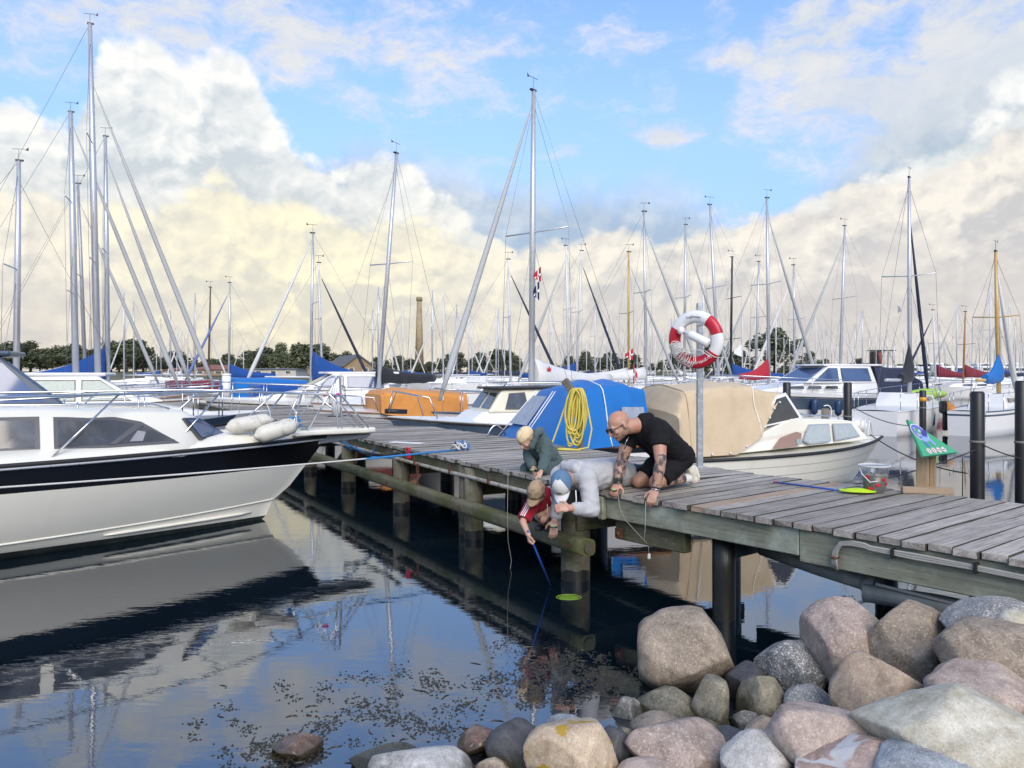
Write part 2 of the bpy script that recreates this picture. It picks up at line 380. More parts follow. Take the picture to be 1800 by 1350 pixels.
# ================================================================== water and land
wm = bpy.data.materials.new('harbour_water'); wm.use_nodes = True; t = wm.node_tree; b = t.nodes['Principled BSDF']
b.inputs['Base Color'].default_value = (.003, .009, .015, 1); b.inputs['Roughness'].default_value = .015; b.inputs['IOR'].default_value = 2.8
b.inputs['Specular IOR Level'].default_value = .5
geo = t.nodes.new('ShaderNodeNewGeometry'); gp = geo.outputs['Position']
n1 = noise_n(t, gp, 1.0, 3, .5, .4, scl=(2.2, 5.5, 1)); n2 = noise_n(t, gp, 1.0, 3, .55, .6, scl=(7, 17, 1)); n3 = noise_n(t, gp, .35, 2, .5, .2)
calm = n3.step(.30, .70) * .75 + .25
hgt = (n1 * 1.0 + n2 * .30) * calm
bn = t.nodes.new('ShaderNodeBump'); bn.inputs['Strength'].default_value = 1.0; bn.inputs['Distance'].default_value = .0018
t.links.new(hgt.k, bn.inputs['Height']); t.links.new(bn.outputs[0], b.inputs['Normal'])
wb = MB(); xs = [-900, -120, -30, -8, 0, 8, 30, 120, 900]; ys = [-40, 0, 4, 10, 25, 60, 160, 320]
wb.grid([[(x, y, 0) for x in xs] for y in ys], smooth=False)
tag(wb.build('water', wm, fix=False), kind='structure')
landm = mat('far_grass', (.10, .11, .05), .9, col2=(.16, .14, .07), vscale=.05, vary=.3)
lb = MB(); lx = [-2500 + 250 * i for i in range(21)]
def landz(x, y): return (-1.0 if y < 168 else .7 + min(1, (y - 168) / 60) * (1.4 + 1.4 * mnoise.noise(Vector((x * .012, y * .01, 0)))))
xs = [-2500, -1200, -600] + [-400 + 25 * i for i in range(33)] + [600, 1200, 2500]; ys = [150, 165, 172, 190, 215, 250, 320, 600, 1500, 5000]
lb.grid([[(x, y + 6 * math.sin(x * .03), landz(x, y)) for x in xs] for y in ys])
tag(lb.build('ground', landm, fix=False), kind='structure')
seab = MB(); seab.grid([[(x, y, -2.2) for x in (-900, 900)] for y in (-60, 330)], smooth=False)
tag(seab.build('seabed', mat('seabed_mud', (.02, .022, .015), .9), fix=False), kind='structure')
# shore bank under the boulders
def bankz(x, y): return .20 * (4.9 - y) + .17 * max(0.0, x - 1.0) - .26 - .15 * max(0.0, -x - .2)
bb = MB()
bb.grid([[(x * .25, y * .25, bankz(x * .25, y * .25) + .05 * mnoise.noise(Vector((x * .7, y * .7, 3)))) for x in range(-30, 36)] for y in range(-16, 28)])
tag(bb.build('shore_bank', mat('bank_gravel', (.045, .042, .036), .9, vary=.5, vscale=20, bump=.8, bscale=40), fix=False), kind='structure')

# ================================================================== pier
DZ = .92
C0 = V(.77, 7.34, 0); aD = V(.629, -.7775, 0); nA = V(.7775, .629, 0); bD = V(-.49, .872, 0); nB = V(.872, .49, 0); PW = 2.2
pier = empty('pier', C0, 0, 'weathered grey timber plank pier bending away across the harbour water', 'pier')
def ploc(v): return Vector(v) - C0           # pier-local from world
def wpt(base, d, n_, s, o, z): return C0 + d * s + n_ * o + V(0, 0, z)
def plank_mesh(seed):
    rr = random.Random(seed); m_ = MB(); NS = 7
    wd, th, ch = .1420, .042, .0025
    prof = [(-wd / 2, -th), (wd / 2, -th), (wd / 2, -ch), (wd / 2 - ch, 0), (-wd / 2 + ch, 0), (-wd / 2, -ch)]
    rows = []
    e0, e1 = rr.uniform(-.025, .02), rr.uniform(-.02, .02)
    for i in range(NS):
        x = e0 + (PW + e1 - e0) * i / (NS - 1); dz = rr.uniform(-.003, .003); dy = rr.uniform(-.003, .003)
        rows.append([(x + (rr.uniform(-.006, .006) if i in (0, NS - 1) else 0), y + dy, z + dz) for y, z in prof])
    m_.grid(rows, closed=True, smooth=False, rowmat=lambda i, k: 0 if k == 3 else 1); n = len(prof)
    m_.f.append(list(range(n))[::-1]); m_.m.append(0); m_.sm.append(False)
    m_.f.append([(NS - 1) * n + k for k in range(n)]); m_.m.append(0); m_.sm.append(False)
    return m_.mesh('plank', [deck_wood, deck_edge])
pmesh = [plank_mesh(i) for i in range(14)]
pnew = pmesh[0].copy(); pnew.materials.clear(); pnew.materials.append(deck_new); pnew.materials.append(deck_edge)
PITCH = .1555
def add_planks(d, n_, count, start, newset=()):
    ang = math.atan2(n_.y, n_.x)
    for i in range(count):
        s = start + i * PITCH; L = min(1.0, s / .0845 / PW) if s < .19 else 1.0
        me = pnew if i in newset else random.choice(pmesh)
        o = bpy.data.objects.new('plank', me); link(o, pier); p = d * s
        o.location = (p.x - n_.x * .02, p.y - n_.y * .02, DZ + random.uniform(-.004, .003)); o.rotation_euler = (random.uniform(-.006, .006), 0, ang + random.uniform(-.006, .006)); o.scale = (L * random.uniform(.985, 1.012), 1, 1)
        if me is pnew: o['label'] = 'newer pale tan plank in the grey deck'
add_planks(aD, nA, 42, .08, newset=(7,)); add_planks(bD, nB, 256, .08)
def lbox(name, m_, d, n_, s0, s1, o, z0, z1, th):      # beam along a pier edge
    p = MB(); L = s1 - s0
    p.box((0, 0, 0), (L, th, z1 - z0), ch=.008); ob = p.build(name, m_, pier)
    c_ = d * ((s0 + s1) / 2) + n_ * o; ob.location = (c_.x, c_.y, (z0 + z1) / 2); ob.rotation_euler = (0, 0, math.atan2(d.y, d.x)); return ob
zt = DZ - .046
lbox('fascia_beam', fascia_wood, aD, nA, .12, 2.05, .05, zt - .20, zt, .07); lbox('fascia_beam', fascia_wood, aD, nA, 2.054, 6.6, .05, zt - .24, zt, .07)
lbox('stringer', beam_green, bD, nB, .05, 39.8, .06, zt - .17, zt, .08)
for o in (.75, 1.45, 2.12):
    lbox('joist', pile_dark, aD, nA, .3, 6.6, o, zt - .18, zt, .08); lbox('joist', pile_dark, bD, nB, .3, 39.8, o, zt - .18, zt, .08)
def tubeobj(name, m_, pts, r, parent=pier, n=10):
    q = MB(); q.tube([ploc(p) if parent is pier else p for p in pts], r, n); return q.build(name, m_, parent)
# piles: the front row with a wet dark foot, cross beams between
def pile(pos, r, ztop, dark=False):
    q = MB(); x, y = pos.x - C0.x, pos.y - C0.y
    rs = []; zs = [-1.4, -.02, .10, .16, .4, ztop]
    prof = []
    for z_ in zs: prof.append([(x + r * (1 + .03 * mnoise.noise(Vector((k, z_ * 3, x)))) * math.cos(k * math.pi / 8), y + r * (1 + .03 * mnoise.noise(Vector((k, z_ * 3, y)))) * math.sin(k * math.pi / 8), z_ + (.03 * mnoise.noise(Vector((k * .9, x, y))) if .05 < z_ < .2 else 0)) for k in range(16)])
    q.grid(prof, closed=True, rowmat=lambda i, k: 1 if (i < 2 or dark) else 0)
    q.f.append([len(q.v) - 16 + k for k in range(16)]); q.m.append(0); q.sm.append(False)
    return q.build('pile', [pile_wood, pile_dark], pier)
for s in (.42, 2.62, 2.86, 5.0, 7.5, 10.0, 12.5, 15.0, 17.5, 20, 23, 26, 29, 32, 35, 38):
    pile(wpt(0, bD, nB, s, .06 if s != 2.86 else .10, 0), .142 if s < 1 else (.115 if s < 3 else .125), zt - .02)
for s in (.3, 2.7, 5.0, 7.5, 10.0, 12.5, 15.0, 17.5, 20, 23, 26, 29, 32, 35, 38):
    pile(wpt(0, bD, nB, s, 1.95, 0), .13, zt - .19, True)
    p0 = wpt(0, bD, nB, s, -.02, zt - .28); p1 = wpt(0, bD, nB, s, 2.15, zt - .28)
    q = MB(); q.box((0, 0, 0), ((p1 - p0).length, .09, .19), ch=.006); ob = q.build('cross_beam', beam_green, pier)
    ob.location = ploc((p0 + p1) / 2); ob.rotation_euler = (0, 0, math.atan2(nB.y, nB.x))
for s, o in ((1.27, .20), (1.75, 1.95), (4.0, 1.95)):
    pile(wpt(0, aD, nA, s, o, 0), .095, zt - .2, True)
for s in (1.3, 4.0):
    q = MB(); q.box((0, 0, 0), (2.0, .09, .18), ch=.006); ob = q.build('cross_beam', pile_dark, pier)
    ob.location = ploc(wpt(0, aD, nA, s, 1.15, zt - .29)); ob.rotation_euler = (0, 0, math.atan2(nA.y, nA.x))
# wide cleat and blocks where the two runs meet
q = MB(); q.box((0, 0, 0), (.80, .10, .19), ch=.01); ob = q.build('corner_beam', beam_green, pier); ob.location = ploc(wpt(0, aD, nA, .54, .16, zt - .30)); ob.rotation_euler = (0, 0, math.atan2(aD.y, aD.x))
q = MB(); q.box((0, 0, 0), (.07, .06, .21), ch=.01); ob = q.build('cleat_block', fascia_wood, pier); ob.location = ploc(wpt(0, aD, nA, .085, .0, zt - .11)); ob.rotation_euler = (0, 0, math.atan2(aD.y, aD.x))
q = MB(); q.box((0, 0, 0), (.085, .012, .085)); q.lathe([(.022, 0), (.026, .01), (.022, .022), (0, .024)], 6, 0, Matrix.Rotation(R(90), 4, 'X')); ob = q.build('bolt_plate', rust, pier)
ob.location = ploc(wpt(0, aD, nA, .22, .076, zt - .33)); ob.rotation_euler = (0, 0, math.atan2(aD.y, aD.x))
q = MB(); q.tube([(0, 0, 0), (0, -.03, 0)], .028, 10); ob = q.build('bolt_head', pile_wood, pier); ob.location = ploc(wpt(0, aD, nA, .075, -.05, zt - .14)); ob.rotation_euler = (0, 0, math.atan2(aD.y, aD.x))
# long mossy log along the foot of the piles
q = MB(); pts = []; rr = []
for i in range(60):
    s = -.13 + i * .24; k = mnoise.noise(Vector((s * .8, 4, 1)))
    pts.append(ploc(wpt(0, bD, nB, s, -.17 + .01 * k, .425 + .012 * mnoise.noise(Vector((s, 9, 2)))))); rr.append(.074 + .006 * k)
rows = []
for p_, r_ in zip(pts, rr):
    row = []
    for k in range(20):
        an = 2 * math.pi * k / 20; ca, sa = math.cos(an), math.sin(an); e_ = (abs(ca) ** 4 + abs(sa) ** 4) ** -.25; j_ = 1 + .025 * mnoise.noise(Vector((k * .7, p_.x * 3, p_.y * 3)))
        row.append(p_ + nB * (ca * e_ * r_ * j_) + V(0, 0, sa * e_ * r_ * j_))
    rows.append(row)
q.grid(rows, closed=True); q.f.append(list(range(20))); q.m.append(0); q.sm.append(False); logo_ = q.build('log_rail', beam_green, pier)
q = MB(); q.tube([(0, 0, 0), (.012, 0, 0)], .055, 14); ob = q.build('log_end_grain', mat('end_grain', (.07, .065, .04), .9, vary=.4, vscale=20), pier)
ob.location = pts[0] - bD * .006; ob.rotation_euler = (0, 0, math.atan2(bD.y, bD.x) + math.pi)
for s, o_ in ((.05, -.252), (2.4, -.252), (4.8, -.252)):
    q = MB(); q.tube([(0, 0, 0), (0, -.012, 0)], .022, 12); ob = q.build('log_bolt', rust, pier); ob.location = ploc(wpt(0, bD, nB, s, o_, .43)); ob.rotation_euler = (0, 0, math.atan2(-nB.x * -1, nB.y * -1) * 0 + math.atan2(bD.y, bD.x) + math.pi)
# pale water pipe with brackets under the deck edge
pipe_m = mat('old_pipe', (.42, .40, .33), .6, col2=(.22, .19, .13), vscale=9, vary=.2)
tubeobj('water_pipe', pipe_m, [wpt(0, bD, nB, s, -.035, .745 + .012 * mnoise.noise(Vector((s, 0, 7)))) for s in np.arange(.75, 12, .3)], .025)
for s in (1.0, 2.0, 3.05, 4.2, 5.5, 7.0, 8.5):
    q = MB(); q.tube([(0, 0, 0), (.035, 0, 0)], .034, 10); q.box((.017, .03, .05), (.03, .008, .12)); ob = q.build('pipe_bracket', rust, pier); ob.location = ploc(wpt(0, bD, nB, s, -.035, .748)); ob.rotation_euler = (0, 0, math.atan2(bD.y, bD.x))
def chain(top, n, lw, parent=None):
    q = MB()
    for i in range(n):
        c_ = Vector(top) - V(0, 0, i * lw * 1.45); a = i % 2
        ring = []
        for k in range(9):
            an = 2 * math.pi * k / 8; dx, dz = math.cos(an) * lw * .45, math.sin(an) * lw
            ring.append(c_ + (V(dx, 0, dz) if a else V(dx * .45, dx * .9, dz)))
        q.tube(ring, lw * .17, 6, cap=False)
    return q
ch1 = chain(wpt(0, bD, nB, 4.0, -.1, .74), 9, .035).build('rusty_chain', rust); tag(ch1, 'rusty chain hanging from the pier edge over the mossy log', 'chain')
ch2 = chain(wpt(0, bD, nB, 6.6, -.1, .80), 6, .035).build('rusty_chain', rust); tag(ch2, 'short rusty chain hanging from the pier close to the cream bow', 'chain')
# cables clipped to the fascia and drain pipes under it
cab = mat('cable_grey', (.36, .35, .31), .6, vary=.15); drain = mat('drain_pipe', (.20, .21, .19), .5, col2=(.30, .30, .27), vscale=5, vary=.2)
def fz(s, dz, o=-.02): return wpt(0, aD, nA, s, o, zt - dz)
for k in range(3):
    e = .013 * k
    pts = [fz(2.36 - e, .235, -.012 + e * .3), fz(2.355 - e, .17), fz(2.365 - e, .10 + .004 * k), fz(2.40 - e * .5, .055 - e * .6), fz(2.47, .032 - e * .9 + .012), fz(2.56, .032 - e * .9 + .014)]
    pts += [fz(2.6 + .3 * i, .055 + .004 * math.sin(i * 2 + k) - e * .9 + .005 * i) for i in range(13)]
    tubeobj('cable', cab, pts, .0095, n=8)
for s in (2.75, 3.25, 3.9):
    q = MB(); q.box((0, 0, 0), (.02, .05, .065), ch=.004); ob = q.build('cable_clip', black, pier); ob.location = ploc(fz(s, .05)); ob.rotation_euler = (0, 0, math.atan2(aD.y, aD.x))
q = MB(); q.box((0, 0, 0), (.05, .05, .016), ch=.004); ob = q.build('cable_clip', rust, pier); ob.location = ploc(fz(2.345, .15)); ob.rotation_euler = (0, 0, math.atan2(aD.y, aD.x))
tubeobj('drain_pipe', drain, [P(1340, 965, 6.6), P(1440, 1000, 6.0), P(1541, 1031, 5.55)], [.055, .055, .056])
q = MB(); q.tube([ploc(P(1522, 1026, 5.63)), ploc(P(1545, 1032, 5.53))], .067, 14); q.build('pipe_sleeve', drain, pier)
tubeobj('drain_pipe', drain, [P(1520, 1042, 5.5), P(1640, 1060, 5.2), P(1760, 1085, 4.9)], [.064, .064, .064])
tubeobj('thin_pipe', cab, [P(1540, 1027, 5.4), P(1680, 1062, 5.05), P(1775, 1078, 4.85)], .012)
# galvanised ring, red block, small things that belong to the pier edge
q = MB(); q.box((0, 0, 0), (.11, .05, .16), ch=.006); ob = q.build('red_block', red, pier); ob.location = ploc(wpt(0, bD, nB, 4.55, -.01, .86)); ob.rotation_euler = (0, 0, math.atan2(bD.y, bD.x))
def world_thing(name, m_, label, cat, mb, loc=None, group=None, kind=None, smooth=None):
    o = mb.build(name, m_)
    if loc is not None: o.location = loc
    return tag(o, label, cat, group, kind)
# service pedestals on the deck
def pedestal(u, v, r, h, label):
    p = G(u, v, DZ); e = empty('service_pedestal', p, 0, label, 'pedestal', 'white service pedestals on the pier')
    one('column', plain_white, e, 'lathe', [(r, 0), (r, h - .03)], 18)
    one('cap', plain_white, e, 'lathe', [(r * 1.08, h - .03), (r * 1.12, h), (r * .9, h + .04), (0, h + .05)], 18)
    one('cable_hook', black, e, 'tube', [(r, -.02, h * .75), (r + .08, -.02, h * .72), (r + .09, -.02, h * .4), (r + .02, -.02, h * .35)], .012, 6)
    one('base_plate', black, e, 'box', (0, 0, .01), (r * 3, r * 3, .02)); return e
pedestal(592, 732, .125, 1.02, 'fat white round service pedestal on the pier behind the cream bow')
pedestal(398, 703, .17, 1.0, 'farther white service pedestal on the pier beside the blue boxy boat cover')
# post with the yellow hose
pp = P(1012, 790, 11.2); hp = empty('hose_post', (pp.x, pp.y, DZ), R(-12), 'grey wooden post with slanted arm in front of the blue boat tent', 'post')
one('post', post_wood, hp, 'box', (.06, .03, .40), (.09, .09, .80), ch=.008)
q = MB(); q.box((0, 0, 0), (.44, .07, .10), ch=.006); ob = q.build('arm', post_wood, hp); ob.location = (-.03, -.06, .80); ob.rotation_euler = (0, R(52), R(-20))
q = MB(); q.box((0, 0, 0), (.05, .10, .10), ch=.006); ob = q.build('peg', post_wood, hp); ob.location = (.10, -.02, .80)
rr = random.Random(3)
q = MB()
for k in range(15):
    cx = .02 + rr.uniform(-.03, .09); wd = rr.uniform(.03, .11) * (1.35 if k % 5 == 0 else 1); ln = rr.uniform(.58, .82); yo = -.11 - .008 * k + rr.uniform(-.02, .02); pts = []
    sk = rr.uniform(-.10, .02)
    for i in range(25):
        an = 2 * math.pi * i / 24; x = cx + wd * math.sin(an) * (1 + .3 * (1 - math.cos(an)) / 2) + sk * (1 - math.cos(an)) / 2; z = .86 - ln * (1 - math.cos(an)) / 2 + rr.uniform(-.004, .004)
        pts.append((x, yo + .02 * math.sin(an * 2 + k), z))
    q.tube(pts, .0125, 7, cap=False)
q.tube([(-.30, -.16, .02), (-.15, -.22, .03), (.05, -.25, .02), (.2, -.2, .05), (.24, -.14, .3), (.16, -.12, .7)], .0125, 7)
q.tube([(-.1, -.14, .7), (-.2, -.15, .4), (-.3, -.17, .12), (-.34, -.2, .02), (-.2, -.26, .02), (.1, -.27, .02)], .0125, 7)
ho = q.build('hose_coil', yellow_hose); ho.location = hp.location; ho.rotation_euler = hp.rotation_euler
tag(ho, 'long yellow hose hung in loops over the wooden post', 'hose')
# lifebuoy pole
lp = G(1230, 822, DZ); pole = empty('lifebuoy_pole', lp, R(8), 'galvanised square steel pole standing on the pier behind the bald man', 'pole')
one('shaft', galv, pole, 'box', (0, 0, .935), (.066, .05, 1.87), ch=.004)
one('lower_bracket', galv, pole, 'box', (0, -.03, 1.22), (.06, .012, .07)); one('upper_bracket', galv, pole, 'box', (0, -.035, 1.64), (.10, .02, .04))
one('foot_plate', galv, pole, 'box', (0, 0, .006), (.14, .14, .012))
def torus_part(name, m_, parent, R0, r0, a0, a1, n=40, sq=.72):
    q = MB(); rows = []
    for i in range(n + 1):
        a = a0 + (a1 - a0) * i / n
        rows.append([((R0 + r0 * math.cos(k * math.pi / 8)) * math.cos(a), -r0 * sq * math.sin(k * math.pi / 8), (R0 + r0 * math.cos(k * math.pi / 8)) * math.sin(a)) for k in range(16)])
    q.grid(rows, closed=True); return q.build(name, m_, parent)
lbp = P(1223, 597, 8.84); lb_ = empty('lifebuoy', lbp, R(-16), 'red and white ring lifebuoy hanging on the galvanised pole', 'lifebuoy'); lb_.rotation_euler = (R(3), R(8), R(-37))
R0, r0 = .255, .070
for a0, a1, m_, nm in ((20, 62, red, 'red_band'), (62, 158, plain_white, 'white_band'), (158, 196, red, 'red_band'), (196, 228, plain_white, 'white_band'), (228, 334, red, 'red_band'), (334, 380, plain_white, 'white_band')):
    torus_part(nm, m_, lb_, R0, r0, R(a0), R(a1), 14)
def text_mesh(txt, size, m_, parent, name='lettering', arc=None, depth=.002, font_shear=0):
    cu = bpy.data.curves.new('txt', 'FONT'); cu.body = txt; cu.size = size; cu.extrude = depth; cu.align_x = 'CENTER'; cu.align_y = 'CENTER'; cu.shear = font_shear
    o = bpy.data.objects.new('txt', cu); COL.objects.link(o); dg = bpy.context.evaluated_depsgraph_get(); me = bpy.data.meshes.new_from_object(o.evaluated_get(dg)); bpy.data.objects.remove(o)
    for v in me.vertices:
        x, y, z = v.co
        if arc:                                  # bend onto the ring: arc = (radius, middle angle, side)
            rad, mid, sgn = arc; a = mid + sgn * x / rad; rr_ = rad - sgn * -y if sgn > 0 else rad + y
            v.co = (rr_ * math.cos(a), -r0 * .72 - .003 - z, rr_ * math.sin(a))
        else: v.co = (x, -z, y)
    me.materials.clear(); me.materials.append(m_)
    o = bpy.data.objects.new(name, me); return link(o, parent)
txt_grey = mat('print_grey', (.20, .20, .21), .6)
def ring_text(txt, size, m_, mid, bottom):
    cu = bpy.data.curves.new('txt', 'FONT'); cu.body = txt; cu.size = size; cu.extrude = .0015; cu.align_x = 'CENTER'; cu.align_y = 'CENTER'
    o = bpy.data.objects.new('txt', cu); COL.objects.link(o); dg = bpy.context.evaluated_depsgraph_get(); me = bpy.data.meshes.new_from_object(o.evaluated_get(dg)); bpy.data.objects.remove(o)
    for v in me.vertices:
        x, y, z = v.co
        a = mid + (x if bottom else -x) / R0; rad = R0 + (-y if bottom else y)
        d_ = (rad - R0) / r0; yy = -r0 * .72 * math.sqrt(max(.05, 1 - d_ * d_)) - .002 - z
        v.co = (rad * math.cos(a), yy, rad * math.sin(a))
    me.materials.clear(); me.materials.append(m_); return link(bpy.data.objects.new('lettering', me), lb_)
ring_text('respektforvand.dk', .056, plain_white, R(281), True); ring_text('TrygFonden', .036, txt_grey, R(98), False)
q = MB()      # throwing line: tangled coil round the lower ring, slack loop on the right, bottle with float in the middle
rr = random.Random(5)
for k in range(9):
    a = R(215 + k * 7); c_ = V(R0 * math.cos(a), -.05, R0 * math.sin(a) + .03); pts = []
    for i in range(13):
        an = 2 * math.pi * i / 12; pts.append(c_ + V(.055 * math.cos(an) + rr.uniform(-.01, .01), -.03 + .03 * math.sin(an * 2), .075 * math.sin(an) + rr.uniform(-.012, .012)))
    q.tube(pts, .005, 5, cap=False)
q.tube([(.30, -.05, .20), (.38, -.02, .10), (.40, 0, -.05), (.36, 0, -.16), (.26, -.05, -.16), (.1, -.06, -.08)], .005, 5)
q.tube([(-.2, -.05, -.3), (-.1, -.05, -.42), (.05, -.04, -.45), (.18, -.04, -.4), (.25, -.04, -.3)], .005, 5)
q.tube([(-.28, -.07, -.08), (-.1, -.08, -.12), (.1, -.09, -.10), (.24, -.07, -.17)], .005, 5)
q.build('throw_line', rope_w, lb_)
q = MB(); Mr = Matrix.Translation((.05, -.075, .0)) @ Matrix.Rotation(R(100), 4, 'Y')
q.lathe([(0, -.13), (.042, -.13), (.05, -.12), (.05, .10), (.04, .12), (.016, .13), (.014, .19), (0, .19)], 16, 0, Matrix.Translation((.06, -.07, .02)) @ Matrix.Rotation(R(-72), 4, 'Y'))
q.build('line_bottle', plain_white, lb_)
q = MB(); q.lathe([(0, -.045), (.03, -.035), (.042, 0), (.03, .035), (0, .045)], 14, 0, Matrix.Translation((-.155, -.07, .085))); q.build('float', plain_white, lb_)
# child sign at the outer edge
sp = G(1625, 866, DZ); sg = empty('fishing_sign', sp, 0, 'green triangular sign board on a short wooden post at the pier edge', 'sign')
q = MB(); q.box((0, 0, 0), (.105, .075, .46), ch=.003); ob = q.build('post', sign_wood, sg); ob.location = (-.015, .0, .25); ob.rotation_euler = (0, 0, R(-32))
q = MB(); q.box((0, 0, 0), (.05, .06, .40), ch=.003); ob = q.build('post_batten', sign_wood, sg); ob.location = (.065, -.02, .22); ob.rotation_euler = (0, 0, R(-32))
q = MB(); q.box((0, 0, 0), (.42, .075, .055), ch=.003); ob = q.build('foot', deck_new, sg); ob.location = (0, -.05, .028); ob.rotation_euler = (0, 0, R(-14))
T1, T2, T3 = (P(1595, 737, 7.05) - sp, P(1623, 802, 6.78) - sp, P(1684, 795, 7.02) - sp)
gx = (T3 - T2).normalized(); gn_ = gx.cross(T1 - T2).normalized(); gy = gn_.cross(gx)
if gn_.y > 0: gn_ = -gn_
bw = (T3 - T2).length; bh = (T1 - T2).dot(gy); bx0 = (T1 - T2).dot(gx)
brd = empty('sign_board'); brd.parent = sg; brd.matrix_local = Matrix.Translation(T2) @ Matrix((gx, gy, -gx.cross(gy) * -1)).transposed().to_4x4()
sgn_ = 1 if (gx.cross(gy)).dot(gn_) > 0 else -1
bpy.data.objects.remove(brd)
def bp(x, y, z=0): return T2 + gx * x + gy * y + gn_ * z
q = MB(); q.prism([bp(0, 0, -.022), bp(bw, 0, -.022), bp(bx0, bh, -.022)], gn_ * .022); board = q.build('board', mat('sign_green', (.06, .36, .17), .4, vary=.06), sg)
def flat(name, poly, m_, z=.002):
    q = MB(); q.add([bp(x, y, z) for x, y in poly], [list(range(len(poly)))]); return q.build(name, m_, sg if False else board, fix=False)
board.matrix_parent_inverse = Matrix.Identity(4)
sblue = mat('sign_blue', (.10, .16, .50), .4); sbl2 = mat('sign_pale_blue', (.25, .36, .66), .4); sblk = mat('print_black', (.02, .02, .02), .6)
def ell(cx, cy, rx, ry, rot=0, n=22, a0=0, a1=2 * math.pi): return [(cx + rx * math.cos(a) * math.cos(rot) - ry * math.sin(a) * math.sin(rot), cy + rx * math.cos(a) * math.sin(rot) + ry * math.sin(a) * math.cos(rot)) for a in (a0 + (a1 - a0) * i / n for i in range(n))]
k = bw
flat('white_outline', ell(.34 * k, .47 * k, .17 * k, .20 * k, .5), plain_white, .0015); flat('animal_body', ell(.34 * k, .47 * k, .155 * k, .185 * k, .5), sblue, .003)
flat('animal_back', ell(.45 * k, .45 * k, .10 * k, .06 * k, .7), mat('sign_deep_blue', (.05, .05, .26), .4), .0036); flat('animal_belly', ell(.36 * k, .33 * k, .10 * k, .055 * k, .2), sbl2, .0036)
flat('animal_leg', [(.27 * k, .30 * k), (.33 * k, .30 * k), (.36 * k, .16 * k), (.29 * k, .16 * k)], sblue, .0034); flat('animal_leg', [(.42 * k, .36 * k), (.50 * k, .33 * k), (.55 * k, .19 * k), (.49 * k, .18 * k)], sbl2, .0034)
flat('animal_eye', ell(.36 * k, .50 * k, .028 * k, .028 * k), plain_white, .0044); flat('animal_pupil', ell(.365 * k, .495 * k, .013 * k, .013 * k), sblk, .005)
D_o = ell(bx0 * .62 + .13 * k, bh * .64, .12 * k, .10 * k, 0, 14, -math.pi / 2, math.pi / 2 * 1.15); D_o = [(D_o[0][0] - .07 * k, D_o[0][1])] + D_o + [(D_o[-1][0] - .06 * k, D_o[-1][1])]
flat('letter_d', D_o, plain_white, .003); flat('letter_d_hole', ell(bx0 * .62 + .13 * k, bh * .64, .055 * k, .045 * k), mat('sign_green', (0, 0, 0)), .0042)
for i in range(4):
    flat('icon_disc', ell((.24 + .14 * i) * k, .085 * k, .058 * k, .058 * k), plain_white, .003); flat('icon_ring', ell((.24 + .14 * i) * k, .085 * k, .05 * k, .05 * k), red, .0036); flat('icon_centre', ell((.24 + .14 * i) * k, .085 * k, .041 * k, .041 * k), plain_white, .0042)
    flat('icon_mark', ell((.24 + .14 * i) * k, .085 * k, .012 * k, .032 * k, .5 * i), sblk, .005)
# clear bucket with weed and crabs
bk = G(1537, 866, DZ); bu = empty('bucket', bk, 0, 'clear plastic bucket with seaweed and red print on the pier', 'bucket')
bm_ = mat('clear_bucket', (.82, .85, .87), .15, alpha=.10, vary=.05, spec=.6)
rb, rt, hb = .088, .130, .245
one('wall', bm_, bu, 'lathe', [(rb, .002), (rb + .002, .01), (rt, hb)], 28); one('rim', mat('bucket_rim', (.75, .78, .80), .3, alpha=.75), bu, 'lathe', [(rt, hb - .006), (rt + .010, hb - .006), (rt + .010, hb + .006), (rt - .004, hb + .006), (rt - .004, hb - .006)], 28)
q = MB(); rr = random.Random(9)
for i in range(330):
    z = rr.uniform(.01, .17); rmax = (rb + (rt - rb) * z / hb) - .012; a = rr.uniform(0, 6.28); r_ = rmax * math.sqrt(rr.uniform(.3, 1)); c_ = V(r_ * math.cos(a), r_ * math.sin(a), z)
    d1 = V(rr.uniform(-1, 1), rr.uniform(-1, 1), rr.uniform(-1, 1)).normalized() * rr.uniform(.012, .03); d2 = d1.orthogonal().normalized() * rr.uniform(.006, .014)
    q.add([c_ - d1, c_ + d2, c_ + d1, c_ - d2], [(0, 1, 2, 3)], 0 if rr.random() < .7 else 1)
q.build('weed', [mat('weed_brown', (.05, .04, .02), .6), mat('weed_green', (.07, .12, .02), .6)], bu)['kind'] = 'stuff'
one('water_fill', mat('bucket_murk', (.085, .065, .04), .3, alpha=.94, col2=(.03, .04, .012), vscale=22, c2=(.45, .55)), bu, 'lathe', [(rb - .004, .006), (rt - .020, .165)], 24)
for i, (a, z) in enumerate(((-2.5, .15), (-2.3, .05), (-1.2, .13), (-.8, .09), (-1.7, .08), (-.5, .05))):
    r_ = rb + (rt - rb) * z / hb + .003; q = MB(); ax = V(math.cos(a), math.sin(a), 0); tx = V(-math.sin(a), math.cos(a), 0)
    q.add([ax * r_ + tx * (.022 * math.cos(t_)) + V(0, 0, z + .015 * math.sin(t_)) for t_ in np.linspace(0, 2 * math.pi, 12, False)], [list(range(12))]); q.build('red_print', red, bu, fix=False)
one('handle', mat('bucket_handle', (.8, .8, .8), .4), bu, 'tube', [(-rt - .005, 0, hb - .01), (-rt - .0, -.04, hb - .07), (-.09, -.115, .11), (-.03, -.125, .12)], .004, 6)
